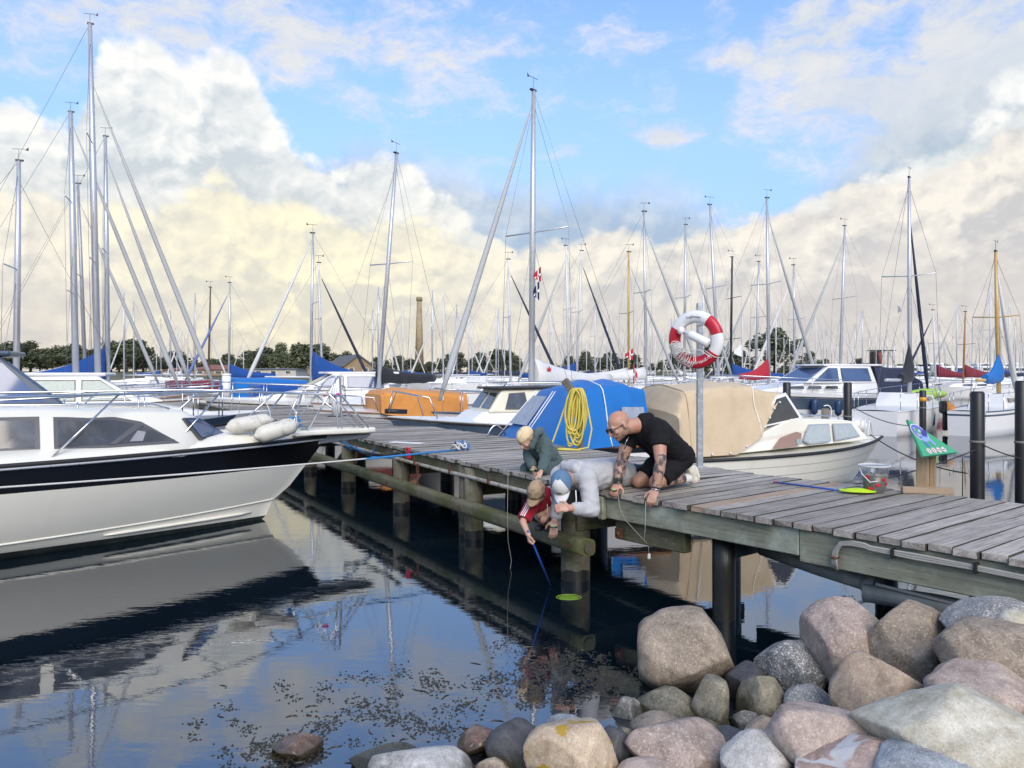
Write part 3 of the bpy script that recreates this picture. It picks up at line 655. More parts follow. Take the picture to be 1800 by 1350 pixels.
# hand net lying on the deck
e0 = G(1365, 848, DZ + .015); e1 = G(1475, 862, DZ + .02); nd = empty('landing_net', e0, 0, 'blue handled lime hand net lying on the pier beside the bucket', 'net', None)
one('handle', stick_blue, nd, 'tube', [V(0, 0, 0), e1 - e0], .009, 8); one('handle_cap', red, nd, 'tube', [(e0 - e1).normalized() * .03, V(0, 0, 0)], .0105, 8)
def net_head(parent, base, d, width, length, sag=.02):
    sd_ = Vector((-d.y, d.x, 0)); rim = [base + d * (length * (1 - math.cos(a)) / 2) + sd_ * (width / 2 * math.sin(a)) + V(0, 0, .004) for a in np.linspace(0, 2 * math.pi, 25)]
    one('rim', lime, parent, 'tube', rim, .006, 6, cap=False)
    c_ = base + d * length / 2; q = MB(); rows = []
    for j in range(6):
        f = j / 5; rows.append([c_ + (p - c_) * (1 - f) + V(0, 0, (sag * math.sin(f * 1.57)) + .004 * mnoise.noise(p * 30)) for p in rim[:-1]])
    q.grid(rows, closed=True); q.build('mesh_bag', lime, parent)
net_head(nd, e1 - e0, (e1 - e0).normalized().lerp(V(1, 0, 0), .6).normalized() * 1.0, .17, .30, .03)
# blank white paper plate on the deck, blue hose end
q = MB(); q.box((0, 0, 0), (.55, .16, .008)); pa = q.build('white_board', plain_white); pa.location = G(715, 779, DZ) + V(0, 0, .008); pa.rotation_euler = (0, 0, R(-25)); tag(pa, 'thin white board lying flat near the pier edge', 'board')
# ================================================================== boats
def bev(o, wd=.015, seg=2, ang=40):
    m_ = o.modifiers.new('bevel', 'BEVEL'); m_.width = wd; m_.segments = seg; m_.limit_method = 'ANGLE'; m_.angle_limit = R(ang); return o
class Hull:
    def __init__(s, xa, L, B, za, zb, rake, tw=.78, p=2.3, flare=.18, draft=.35, n=16, qs=(1, .85, .5, .15, 0, -.5, -1), tm=.45):
        s.__dict__.update(locals())
    def f(s, t_): return s.tw + (1 - s.tw) * math.sin(min(1, t_ / s.tm) * math.pi / 2) if t_ < s.tm else 1 - ((t_ - s.tm) / (1 - s.tm)) ** s.p
    def pt(s, q, t_):
        xe = s.xa + s.L - s.rake * (1 - max(q, 0)) + (s.rake * .6 * q if q < 0 else 0)
        x = s.xa + (xe - s.xa) * t_; zs = s.za + (s.zb - s.za) * t_ ** 2
        y = s.B / 2 * s.f(t_) * (1 - s.flare * (1 - max(q, 0)) * (.4 + .6 * t_)) * (1 if q >= 0 else max(.02, 1 + q * .95))
        return V(x, max(y, .012), zs * q if q >= 0 else s.draft * q)
    def build(s, root, mats, rowm, name='hull'):
        q_ = MB(); ts = [i / s.n for i in range(s.n + 1)]
        for sg_ in (1, -1):
            rows = [[V(p.x, p.y * sg_, p.z) for p in (s.pt(q, t_) for t_ in ts)] for q in s.qs]
            q_.grid(rows, rowmat=lambda i, k: rowm[i])
        tr = [s.pt(q, 0) for q in s.qs]
        for i in range(len(tr) - 1):
            a, b_ = tr[i], tr[i + 1]; q_.add([a, V(a.x, -a.y, a.z), V(b_.x, -b_.y, b_.z), b_], [(0, 1, 2, 3)], rowm[i])
        a = [s.pt(s.qs[-1], t_) for t_ in ts]; q_.grid([a, [V(p.x, -p.y, p.z) for p in a]], mi=rowm[-1])
        o = q_.build(name, mats, root); return o
    def deck(s, root, m_, inset=.02, drop=.015, crown=.05, name='deck'):
        q_ = MB(); ts = [i / s.n for i in range(s.n + 1)]; rows = []
        for k in (-1, -.5, 0, .5, 1):
            rows.append([V(p.x, (p.y - min(inset, p.y * .5)) * k, p.z - drop + crown * (1 - k * k) * s.f(t_)) for t_, p in ((t_, s.pt(1, t_)) for t_ in ts)])
        q_.grid(rows); return q_.build(name, m_, root)
    def rail(s, root, m_, r=.025, q=1.0, name='rubbing_strake', t0=0.0, out=0.0):
        q_ = MB(); ts = [t0 + (1 - t0) * i / (s.n * 2) for i in range(s.n * 2 + 1)]
        pts = [s.pt(q, t_) + V(0, out, 0) for t_ in ts]; q_.tube(pts + [V(p.x, -p.y, p.z) for p in pts[::-1]], r, 8); return q_.build(name, m_, root)
def cabin(root, name, prof, wb, wt, m_, wfun=None, bevel=.02):
    zs = [z for x, z in prof]; z0, z1 = min(zs), max(zs)
    yw = wfun or (lambda x, z: wb + (wt - wb) * (z - z0) / max(1e-6, z1 - z0))
    n = len(prof); q_ = MB()
    vs = [V(x, yw(x, z), z) for x, z in prof] + [V(x, -yw(x, z), z) for x, z in prof]
    q_.add(vs, [list(range(n)), list(range(n, 2 * n))[::-1]] + [[i, (i + 1) % n, n + (i + 1) % n, n + i] for i in range(n)], 0)
    o = q_.build(name, m_, root)
    if bevel: bev(o, bevel)
    return o, yw
def window(root, poly, yw, m_, fm=frame_g, side=-1, grow=.025, name='window', off=.004, curtain=None):
    cx = sum(p[0] for p in poly) / len(poly); cz = sum(p[1] for p in poly) / len(poly)
    def gp_(g): return [(cx + (x - cx) * (1 + g / max(.05, abs(x - cx) + .12)), cz + (z - cz) * (1 + g / max(.05, abs(z - cz) + .06))) for x, z in poly]
    fr = gp_(grow); q_ = MB(); n_ = len(poly)
    q_.prism([V(x, side * (yw(x, z) - .01), z) for x, z in fr], V(0, side * (.01 + off), 0)); w_ = q_.build(name, fm, root)
    q_ = MB(); q_.prism([V(x, side * (yw(x, z) - .01), z) for x, z in poly], V(0, side * (.01 + off + .004), 0)); q_.build('pane', m_, w_)
    return w_
def tube(root, name, m_, pts, r, n=6): return one(name, m_, root, 'tube', pts, r, n)
def arc(p0, p1, p2, n=8): return [p0.lerp(p1, i / n).lerp(p1.lerp(p2, i / n), i / n) for i in range(n + 1)]
def fender(root_or_none, name, m_, p0, p1, r, label=None, group=None):
    q_ = MB(); d = (p1 - p0); L = d.length; t_ = [0, .03, .06, .14, .25, .5, .75, .86, .94, .97, 1.0]; rs = [.25, .3, .55, .9, 1, 1, 1, .9, .55, .3, .25]
    q_.tube([p0 + d * x for x in t_], [r * x for x in rs], 14); o = q_.build(name, m_, root_or_none)
    if label: tag(o, label, 'fender', group)
    return o

# ---------------------------------------------------- the cream cruiser at the left
psi = R(34); cr = empty('motor_cruiser', (-3.4, 10.9, 0), psi, 'cream motor cruiser with black stripe and low cabin, bow to the pier', 'motor boat')
rowsB = [  # (half beam, aft z, end x, end z)
    (1.56, 1.03, .90, 1.09), (1.55, .985, .86, 1.03), (1.51, .76, .60, .715), (1.44, .45, .36, .43), (1.37, .16, .13, .25), (1.345, .135, .10, .215), (1.31, .10, .03, .045), (.75, -.25, -.2, -.14), (.02, -.45, -.5, -.30)]
xa = -7.5; NT = 40
def crp(i, t_):
    B_, za, xe, ze = rowsB[i]; p_ = 2.75 if i < 3 else (2.6 if i < 4 else 2.35)
    return V(xa + (xe - xa) * t_, max(.01, B_ * (1 - t_ ** p_)), za + (ze - za) * t_ ** (2.2 if i < 4 else 3.0))
q = MB(); ts = [1 - (1 - i / NT) ** 1.35 for i in range(NT + 1)]
cmats = [cream, navy, antif]; rm = [1, 1, 0, 0, 0, 0, 2, 2]
for sg_ in (-1, 1): q.grid([[V(p.x, p.y * sg_, p.z) for p in (crp(i, t_) for t_ in ts)] for i in range(len(rowsB))], rowmat=lambda i, k: rm[i])
tr_ = [crp(i, 0) for i in range(len(rowsB))]
for i in range(len(tr_) - 1): q.add([tr_[i], V(tr_[i].x, -tr_[i].y, tr_[i].z), V(tr_[i + 1].x, -tr_[i + 1].y, tr_[i + 1].z), tr_[i + 1]], [(0, 1, 2, 3)], rm[i])
q.build('hull', cmats, cr)
for sg_, nm in ((-1, 'spray_rail'), (1, 'spray_rail')):
    q = MB(); q.tube([V(p.x, (p.y + .004) * sg_, p.z + .01) for p in (crp(4, t_) for t_ in ts)], .014, 6); q.build(nm, cream, cr)
    q = MB(); q.tube([V(p.x, p.y * sg_, p.z) for p in (crp(6, t_).lerp(crp(5, t_), .45 + .5 * (1 - t_)) + V(0, .012, 0) for t_ in np.linspace(.72, .965, 12))], [.006] + [.02] * 10 + [.006], 6); q.build('spray_strip', cream, cr)
    q = MB(); q.tube([V(p.x, (p.y + .012) * sg_, p.z) for p in (crp(0, t_) for t_ in ts)], .024, 8); q.build('rubbing_strake', rubber, cr)
    q = MB(); q.tube([V(p.x, (p.y + .020) * sg_, p.z - .035) for p in (crp(0, t_) for t_ in ts)], .015, 6); q.build('rail_moulding', mat('moulding_grey', (.55, .56, .57), .3, .4), cr)
    for t_ in np.linspace(.42, .97, 18):
        p = crp(0, t_); q = MB(); q.lathe([(0, .006), (.006, .004), (.007, 0)], 6, 0, Matrix.Translation((p.x, (p.y + .036) * sg_, p.z - .035)) @ Matrix.Rotation(R(90 if sg_ < 0 else -90), 4, 'X')); q.build('screw_head', steel, cr)
# deck: side decks rise to the cabin, foredeck crowned, platform over the stem
q = MB(); rows = []
for k in (-1, -.93, -.8, -.5, 0, .5, .8, .93, 1):
    rows.append([V(p.x, p.y * k, p.z + (.0 if abs(k) == 1 else (.06 if abs(k) > .9 else .10 + .07 * (1 - k * k) )) * min(1, (1 - t_) * 8 + .25)) for t_, p in ((t_, crp(0, t_)) for t_ in ts)])
q.grid(rows); q.build('deck', cream, cr)
q = MB(); q.prism([V(.30, -.42, 1.13), V(.62, -.30, 1.13), V(1.45, -.17, 1.12), V(1.62, -.10, 1.12), V(1.62, .10, 1.12), V(1.45, .17, 1.12), V(.62, .30, 1.13), V(.30, .42, 1.13)], (0, 0, .075)); bev(q.build('bow_platform', cream, cr), .025, 3)
q = MB(); q.prism([V(.75, -.05, .98), V(1.50, -.05, 1.04), V(1.58, -.05, 1.10), V(.80, -.05, 1.11)], (0, .10, 0)); bev(q.build('anchor', mat('anchor_grey', (.25, .26, .27), .5, .6), cr), .015)
# cabin trunk: sides turn in towards the bow, quarter panes face outboard
st_x = [-7.3, -2.66, -1.22, -1.05, -.85, -.66, -.50]; st_zt = [1.63, 1.60, 1.53, 1.48, 1.36, 1.24, 1.17]
st_yb = [.99, .99, .87, .74, .57, .38, .16]; st_yt = [.80, .80, .685, .57, .43, .28, .10]; st_zb = [1.10, 1.10, 1.12, 1.13, 1.14, 1.15, 1.14]
q = MB(); rows = []
for x, zt2, yb2, yt2, zb2 in zip(st_x, st_zt, st_yb, st_yt, st_zb):
    half = [V(x, yb2, zb2 - .12), V(x, yb2, zb2), V(x, yb2 + (yt2 - yb2) * .5, zb2 + (zt2 - zb2) * .5), V(x, yt2 + .03, zt2 - .035), V(x, yt2 - .03, zt2), V(x, yt2 * .5, zt2 + .018), V(x, 0, zt2 + .024)]
    rows.append(half + [V(p.x, -p.y, p.z) for p in half[-2::-1]])
q.grid(rows); q.f.append(list(range(len(rows[0])))); q.m.append(0); q.sm.append(False); q.build('cabin', cream, cr)
def ywin(x, z):
    yb2 = float(np.interp(x, st_x, st_yb)); yt2 = float(np.interp(x, st_x, st_yt)); zt2 = float(np.interp(x, st_x, st_zt)); zb2 = float(np.interp(x, st_x, st_zb))
    return yb2 + (yt2 - yb2) * min(1, max(0, (z - zb2) / (zt2 - zb2))) + .010
fm_ = frame_g
window(cr, [(-7.2, 1.24), (-3.05, 1.20), (-2.74, 1.19), (-2.74, 1.485), (-7.2, 1.51)], ywin, glass_d, fm_, grow=.05)
wnd = window(cr, [(-2.52, 1.185), (-1.9, 1.19), (-1.30, 1.20), (-1.70, 1.40), (-1.95, 1.455), (-2.52, 1.475)], ywin, glass_d, fm_, grow=.05)
q = MB(); q.prism([V(-2.02, -(ywin(-2.02, 1.19) + .012), 1.19), V(-1.94, -(ywin(-1.94, 1.19) + .012), 1.19), V(-1.64, -(ywin(-1.64, 1.39) + .012), 1.39), V(-1.72, -(ywin(-1.72, 1.40) + .012), 1.41)], (0, -.006, 0)); q.build('mullion', fm_, wnd)
q = MB(); q.prism([V(-1.80, -(ywin(-1.8, 1.21) + .008), 1.21), V(-1.66, -(ywin(-1.66, 1.21) + .008), 1.21), V(-1.62, -(ywin(-1.62, 1.31) + .008), 1.31), V(-1.71, -(ywin(-1.71, 1.31) + .008), 1.33)], (0, -.004, 0)); q.build('curtain', cv_grey, wnd)
window(cr, [(-7.2, 1.24), (-2.72, 1.20), (-2.72, 1.48), (-7.2, 1.51)], ywin, glass_d, fm_, side=1, grow=.05)
for sg_ in (-1, 1):
    quad = [(x, ywin(x, z) + .012, z) for x, z in ((-1.20, 1.445), (-1.00, 1.435), (-.58, 1.195), (-.99, 1.175))]
    w4 = [V(x, sg_ * y, z) for x, y, z in quad]; n4 = (w4[1] - w4[0]).cross(w4[3] - w4[0]).normalized()
    if n4.y * sg_ < 0: n4 = -n4
    c4 = sum(w4, V(0, 0, 0)) / 4
    q = MB(); q.prism([p + n4 * -.03 for p in w4], n4 * .055); fr = q.build('windscreen', frame_g, cr)
    q = MB(); q.prism([c4 + (p - c4) * .88 for p in w4], n4 * .040); q.build('pane', glass_b, fr)
# guard rail, stanchions, pulpit
for sg_ in (-1, 1):
    def rp(t_, ins=.10): p = crp(0, t_); return V(p.x, sg_ * max(.02, p.y - ins), p.z)
    top = [rp(t_, .14) + V(0, 0, .70 - .10 * max(0, (t_ - .8) / .2)) for t_ in np.linspace(.05, .955, 26)]
    top += [V(.80, sg_ * .30, 1.70), V(1.05, sg_ * .20, 1.66), V(1.28, sg_ * .16, 1.42), V(1.48, sg_ * .14, 1.20)]
    tube(cr, 'guard_rail', steel, top, .0135, 8)
    for t_ in (.30, .45, .585, .735, .85, .93):
        p = rp(t_, .07); i_ = min(25, int((t_ + .05 - .05) / .905 * 25)); q0 = top[min(25, i_ + 1)]
        tube(cr, 'stanchion', steel, [p + V(-.02, 0, .03), q0], .012, 8)
    tube(cr, 'pulpit_leg', steel, [V(.48, sg_ * .33, 1.17)] + arc(V(.86, sg_ * .24, 1.72), V(.98, sg_ * .19, 1.98), V(1.06, sg_ * .10, 1.93), 6) + [V(1.10, sg_ * .07, 1.2)], .013, 8)
    tube(cr, 'pulpit_leg', steel, [V(.82, sg_ * .30, 1.70), V(1.40, sg_ * .15, 1.2)], .012, 8)
    tube(cr, 'pink_tape', mat('pink_tape', (.60, .02, .22), .6), [V(.93, sg_ * .215, 1.66), V(1.0, sg_ * .205, 1.70)], .020, 8)
tube(cr, 'cabin_rail', steel, [V(-5.5, -.62, 1.68), V(-1.5, -.55, 1.62), V(-1.3, -.5, 1.56)], .011, 6)
for x in (-3.6, -2.3): tube(cr, 'cabin_rail_foot', steel, [V(x, -.58, 1.5), V(x, -.58, 1.66)], .010, 6)
tube(cr, 'mooring_cleat', steel, [V(.30, -.10, 1.22), V(.44, -.10, 1.23), V(.58, -.10, 1.22)], .016, 8)
def crw(v): return Matrix.Translation((-3.4, 10.9, 0)) @ Matrix.Rotation(psi, 4, 'Z') @ Vector(v)
f1 = fender(None, 'fender', fender_w, P(397, 752, 10.15), P(480, 738, 10.55), .105, 'dirty white fender on the cream foredeck, farther from the bow', 'fenders on the cream foredeck')
f2 = fender(None, 'fender', fender_w, P(447, 768, 10.2), P(524, 745, 10.55), .115, 'dirty white fender on the cream foredeck, nearer the bow', 'fenders on the cream foredeck')
q = MB(); q.tube([P(476, 738, 10.5), P(474, 722, 10.5), P(468, 708, 10.5)], .007, 6); q.tube([P(522, 745, 10.5), P(520, 725, 10.6), P(508, 707, 10.7)], .007, 6); tag(q.build('fender_line', rope_w), 'thin white lanyards from the fenders up to the guard rail', 'rope')
# mooring lines
q = MB(); e_ = G(806, 793, DZ) + V(0, 0, .02); s_ = P(-60, 861, 7.3); pts = []
for i in range(31):
    f = i / 30; p = s_.lerp(e_, f); p.z -= .10 * 4 * f * (1 - f) * .25; pts.append(p)
q.tube(pts, .010, 7); ml = q.build('mooring_rope', rope_w); tag(ml, 'long white mooring rope stretched across the cream hull to the pier', 'rope')
q = MB(); rr = random.Random(2); q.tube([pts[-1] + (pts[-4] - pts[-1]) * f for f in (2.6, 1.5, .0)], .014, 7)
for k in range(7):
    c_ = e_ + V(rr.uniform(-.05, .10), rr.uniform(-.05, .05), .03); q.tube([c_ + V(.06 * math.cos(a + k), .05 * math.sin(a), .04 * math.sin(a * 2 + k) + .01 * k) for a in np.linspace(0, 6.0, 9)], .011, 6, mi=k % 2)
tag(q.build('rope_knot', [rope_b, rope_w]), 'blue and white rope knot tied at the pier edge', 'rope')
a_ = crw((.40, -.10, 1.25)); b_ = G(655, 776, DZ) + V(.05, -.02, -.12); q = MB()
q.tube([a_ + V(-.25, -.1, .02), a_, a_.lerp(P(592, 775, 11.5), .6) + V(0, 0, .02), P(600, 776, 11.5), P(625, 788, 11.7), P(650, 800, 11.9), b_], .014, 7)
q.tube([a_ + V(.08 * math.cos(x), .05 * math.sin(x), .02 + .01 * x) for x in np.linspace(0, 12, 26)], .013, 6)
q.tube([P(620, 768, 11.9), P(603, 784, 11.8), P(630, 795, 11.9), P(655, 803, 12.0), P(690, 806, 11.2)], .011, 6)
tag(q.build('mooring_rope', rope_b), 'bright blue mooring rope from the cream bow down to the pier', 'rope')
q = MB(); q.tube([P(606, 785, 12), P(640, 797, 11.7), P(680, 801, 11.2), P(705, 795, 10.9)], .022, 8); tag(q.build('hose_sleeve', rubber), 'black chafe hose lying along the pier side under the cream bow', 'hose')

# ---------------------------------------------------- tan canopy cabin boat
tb = empty('cabin_boat', (2.42, 13.3, 0), R(22.5), 'cream cabin boat under a tan canvas cockpit tent beside the pier', 'motor boat')
hl = Hull(-.1, 5.15, 1.95, .62, .80, .75, tw=.86, p=2.4, flare=.30, draft=.3, n=22, qs=(1, .94, .70, .68, .46, .44, .22, .20, 0, -.5, -1), tm=.4)
ho_ = hl.build(tb, [cream, mat('lap_line', (.42, .40, .34), .5), redfoul], [0, 0, 1, 0, 1, 0, 1, 0, 2, 2]); hl.deck(tb, cream, .03, 0, .05); hl.rail(tb, rubber, .028, .97)
zb_ = .62
prof = [(.0, .64), (4.05, .80), (3.72, 1.13), (3.45, 1.17), (2.25, 1.22), (1.95, 1.12), (1.3, .92), (.0, .68)]
cb, yw = cabin(tb, 'cabin', prof, .80, .62, cream, wfun=lambda x, z: (.83 - .16 * max(0, (x - 2.2) / 1.9) ** 1.6) - (z - .7) * .30, bevel=.04)
curt = mat('lace_curtain', (.40, .45, .44), .3, vary=.35, vscale=20, stretch=(1, 1, .1))
fr_l = mat('window_frame_alu', (.45, .46, .47), .4, .5)
window(tb, [(2.42, .86), (2.55, .80), (3.02, .83), (3.06, 1.09), (2.62, 1.09)], yw, curt, fr_l, grow=.03)
window(tb, [(3.16, .84), (3.78, .89), (3.62, 1.08), (3.19, 1.09)], yw, curt, fr_l, grow=.03)
pan = mat('brown_panel', (.30, .19, .15), .5, vary=.1)
q = MB(); q.prism([V(x, -(yw(x, z) + .002), z) for x, z in [(1.72, .74), (2.18, .76), (2.32, .82), (2.38, .97), (2.28, 1.0), (1.92, .91)]], (0, -.02, 0)); q.build('side_panel', pan, tb)
q = MB(); q.prism([V(x, -(yw(x, z) + .022), z) for x, z in [(2.22, .785), (2.34, .79), (2.34, .88), (2.22, .88)]], (0, -.012, 0)); q.build('vent', mat('vent_grey', (.30, .36, .34), .4), tb)
# windscreen: raked side glass with white frame
wsp = [(1.72, 1.13), (2.42, 1.235), (2.16, 1.60), (1.96, 1.55)]
for sg_ in (-1, 1):
    yv = lambda x, z: .66 - .10 * (z - 1.1)
    q = MB(); q.prism([V(x, sg_ * yv(x, z), z) for x, z in [(1.64, 1.09), (2.50, 1.215), (2.17, 1.66), (1.94, 1.60)]], (0, sg_ * .012, 0)); f_ = q.build('windscreen', plain_white, tb)
    q = MB(); q.prism([V(x, sg_ * (yv(x, z) + .004), z) for x, z in wsp], (0, sg_ * .014, 0)); q.build('pane', glass_s, f_)
q = MB(); q.prism([V(2.44, -.60, 1.22), V(2.44, .60, 1.22), V(2.15, .56, 1.64), V(2.15, -.56, 1.64)], (.012, 0, 0)); f_ = q.build('windscreen', plain_white, tb)
q = MB(); q.prism([V(2.448, -.54, 1.26), V(2.448, .54, 1.26), V(2.185, .50, 1.61), V(2.185, -.50, 1.61)], (.014, 0, 0)); q.build('pane', glass_s, f_)
# canopy as a lofted tent: sections from stern to windscreen
def tent(root, name, secs, m_, n=31, sag=.028, seed=1):
    q_ = MB(); rows = []
    for i, (x, zb0, w0, z1, w1, crown) in enumerate(secs):
        row = []
        for k in range(n):
            f = k / (n - 1); s_ = -1 if f < .5 else 1; g_ = 1 - abs(f - .5) * 2          # 0 at the hem, 1 at the ridge
            if g_ < .5: h = g_ / .5; y = w0 + (w1 - w0) * h ** 1.08; z = zb0 + (z1 - zb0) * h
            else: h = (g_ - .5) / .5; y = w1 * (1 - h); z = z1 + crown * (1 - (1 - h) ** 1.6)
            nz = mnoise.noise(Vector((x * 2.5 + seed, z * 2.0, s_ * y * 2))) * sag
            row.append(V(x + nz, s_ * (y + nz), z + nz))
        rows.append(row)
    fine = []
    for i in range(len(rows) - 1):
        for j in range(8):
            f = j / 8; r_ = [a.lerp(b_, f) for a, b_ in zip(rows[i], rows[i + 1])]
            dip = math.sin(f * math.pi) * .03; row = []
            for k, p in enumerate(r_):
                if 0 < k < n - 1:
                    fo = mnoise.noise(Vector((p.x * 5.5 + p.z * 3.0 + seed, p.z * 1.3, p.y * 2))); fo2 = mnoise.noise(Vector((p.x * 2.2 - p.z * 4.0, seed, p.y * 3))); wv_ = (abs(fo) * -1.5 + .3 + fo2 * .6) * sag
                    sg2 = 1 if p.y > 0 else -1; p = V(p.x, p.y * (1 - dip * .6) + sg2 * wv_, p.z - dip * .6 + wv_ * .6)
                row.append(p)
            fine.append(row)
    fine.append(rows[-1]); q_.grid(fine)
    for row in (fine[0], fine[-1]):
        b_ = len(q_.v); q_.v += [tuple(p) for p in row]; q_.f.append(list(range(b_, b_ + n))); q_.m.append(0); q_.sm.append(False)
    o = q_.build(name, m_, root); return o, rows
can, crow = tent(tb, 'canopy', [(-.12, .66, .86, 1.30, .80, .10), (.10, .67, .88, 1.70, .68, .10), (.95, .68, .89, 1.78, .66, .08), (1.48, .92, .80, 1.76, .62, .07), (1.62, 1.10, .73, 1.72, .60, .06), (2.08, 1.60, .61, 1.65, .58, .03)], cv_tan)
for i in (1, 3):
    q = MB(); q.tube([p + V(0, .004 if p.y > 0 else -.004, .004) for p in crow[i]], .010, 6); q.build('canopy_seam', cream if i == 3 else cv_tan, can)
q = MB(); q.prism([V(-.14, -.02, .95), V(-.14, .50, .95), V(-.05, .46, 1.27), V(-.05, -.02, 1.27)], (-.012, 0, 0)); q.build('stern_window', mat('striped_vinyl', (.10, .11, .16), .2, col2=(.42, .43, .48), vscale=9, stretch=(0.2, 1.6, .05), c2=(.48, .55)), can)
q = MB(); q.tube([V(.25, -.905, .70), V(.25, -.84, 1.32), V(.3, -.70, 1.70)], .008, 6); q.build('canopy_piping', plain_white, can)
for x, z in ((.45, .70), (.8, .71), (1.15, .80), (1.4, .92), (1.62, 1.10), (1.74, 1.25), (1.86, 1.4), (2.0, 1.5)):
    q = MB(); q.lathe([(0, .02), (.016, .018), (.02, 0)], 8, 0, Matrix.Translation((x, -(.90 if x < 1 else .90 - (x - 1) * .24), z)) @ Matrix.Rotation(R(90), 4, 'X')); q.build('canopy_hook', plain_white, can)
for sg_ in (-1, 1):
    tube(tb, 'roof_rail', steel, [V(2.55, sg_ * .45, 1.21), V(2.6, sg_ * .45, 1.27), V(3.5, sg_ * .42, 1.22), V(3.55, sg_ * .42, 1.16)], .011)
    tube(tb, 'bow_rail', plain_white, [V(4.55, sg_ * .12, .80), V(4.62, sg_ * .10, 1.10), V(4.66, sg_ * .05, 1.12), V(4.70, sg_ * .10, .82)], .010)
q = MB(); q.tube([V(3.75, .12, 1.05), V(3.75, .12, 1.33)], .07, 12); q.build('mooring_post_head', post_wood, tb)
tube(tb, 'boarding_loop', plain_white, arc(V(3.85, .1, 1.1), V(3.95, .1, 1.45), V(3.7, .1, 1.38)), .010)

# ---------------------------------------------------- blue tent boat
bt = empty('tent_boat', (.40, 13.0, 0), R(22), 'white boat under a bright blue cockpit tent beside the yellow hose', 'boat')
hb_ = Hull(-.15, 6.2, 2.2, .86, 1.0, .9, tw=.84, n=14); hb_.build(bt, [white, navy, antif], [1, 0, 0, 0, 2, 2]); hb_.deck(bt, white, .03, 0, .05); hb_.rail(bt, teak, .03, .98)
tn, trow = tent(bt, 'tent', [(-.32, .80, 1.04, .84, 1.02, .03), (.34, .83, 1.05, 1.66, .72, .10), (.80, .84, 1.06, 1.78, .76, .10), (1.25, .86, 1.04, 1.80, .74, .08), (1.6, 1.35, .80, 1.72, .70, .05)], cv_blue, seed=4)
sA, sB = V(-.32, 0, .86), V(.34, 0, 1.70); sd_ = sB - sA; sn = V(-sd_.z, 0, sd_.x).normalized()
def spn(t_, y): p = sA + sd_ * t_; return V(p.x, y, p.z) + sn * .03
q = MB(); q.prism([spn(.30, .08), spn(.30, .80), spn(.86, .62), spn(.86, .10)], sn * .012); q.build('tent_window', vinyl, tn)
for y0, y1 in ((.92, .68), (-.05, .0), (-.16, -.10)): tube(tn, 'tent_piping', plain_white, [spn(.0, y0), spn(.97, y1)], .009)
q = MB(); q.tube([p + V(0, 0, .006) for p in trow[2]], .010, 6); q.build('tent_seam', plain_white, tn)
q = MB(); q.prism([V(1.0, -1.06, 1.0), V(1.45, -1.0, 1.12), V(1.48, -.87, 1.45), V(1.05, -.93, 1.46)], (0, -.015, 0)); q.build('side_window', vinyl, tn)
for sg_ in (-1, 1): tube(bt, 'stern_rail', steel, arc(V(-.2, sg_ * .75, .86), V(-.45, sg_ * .75, 1.35), V(-.6, sg_ * .75, .86)), .014)
# ---------------------------------------------------- generic rigged boat
FAR = {}
def masthead(root, p, k=1.0):
    q_ = MB(); q_.tube([p, p + V(0, 0, .35 * k)], .006 * k, 4); q_.tube([p + V(-.18 * k, 0, .35 * k), p + V(.16 * k, 0, .37 * k)], .008 * k, 4)
    q_.add([p + V(.16 * k, 0, .34 * k), p + V(.26 * k, 0, .44 * k), p + V(.26 * k, 0, .32 * k)], [(0, 1, 2)]); q_.box(p + V(.02, 0, .02), (.22 * k, .06 * k, .05 * k))
    return q_.build('wind_vane', black, root)
def boom_cover(root, m_, x0, z, L, h, sag=.12, full=.16):
    q_ = MB(); rows = []
    for i in range(11):
        f = i / 10; x = x0 - L * f; hh = h * (1 - f) ** 2.2 + .26 * (1 - .5 * f); ww = full * (1 - .55 * f) + .03
        zc_ = z - sag * math.sin(f * 3.1) * .4
        rows.append([V(x + .02 * mnoise.noise(Vector((i, k, x0))), ww * math.sin(2 * math.pi * k / 10) * (.55 if math.cos(2 * math.pi * k / 10) > .5 else 1), zc_ + (hh * .80 if math.cos(2 * math.pi * k / 10) > 0 else .20) * math.cos(2 * math.pi * k / 10) + .03 * mnoise.noise(Vector((f * 7, k, 1)))) for k in range(10)])
    q_.grid(rows, closed=True)
    for a in (0, 10): q_.f.append([a * 10 + k for k in range(10)]); q_.m.append(0); q_.sm.append(False)
    return q_.build('boom_cover', m_, root)
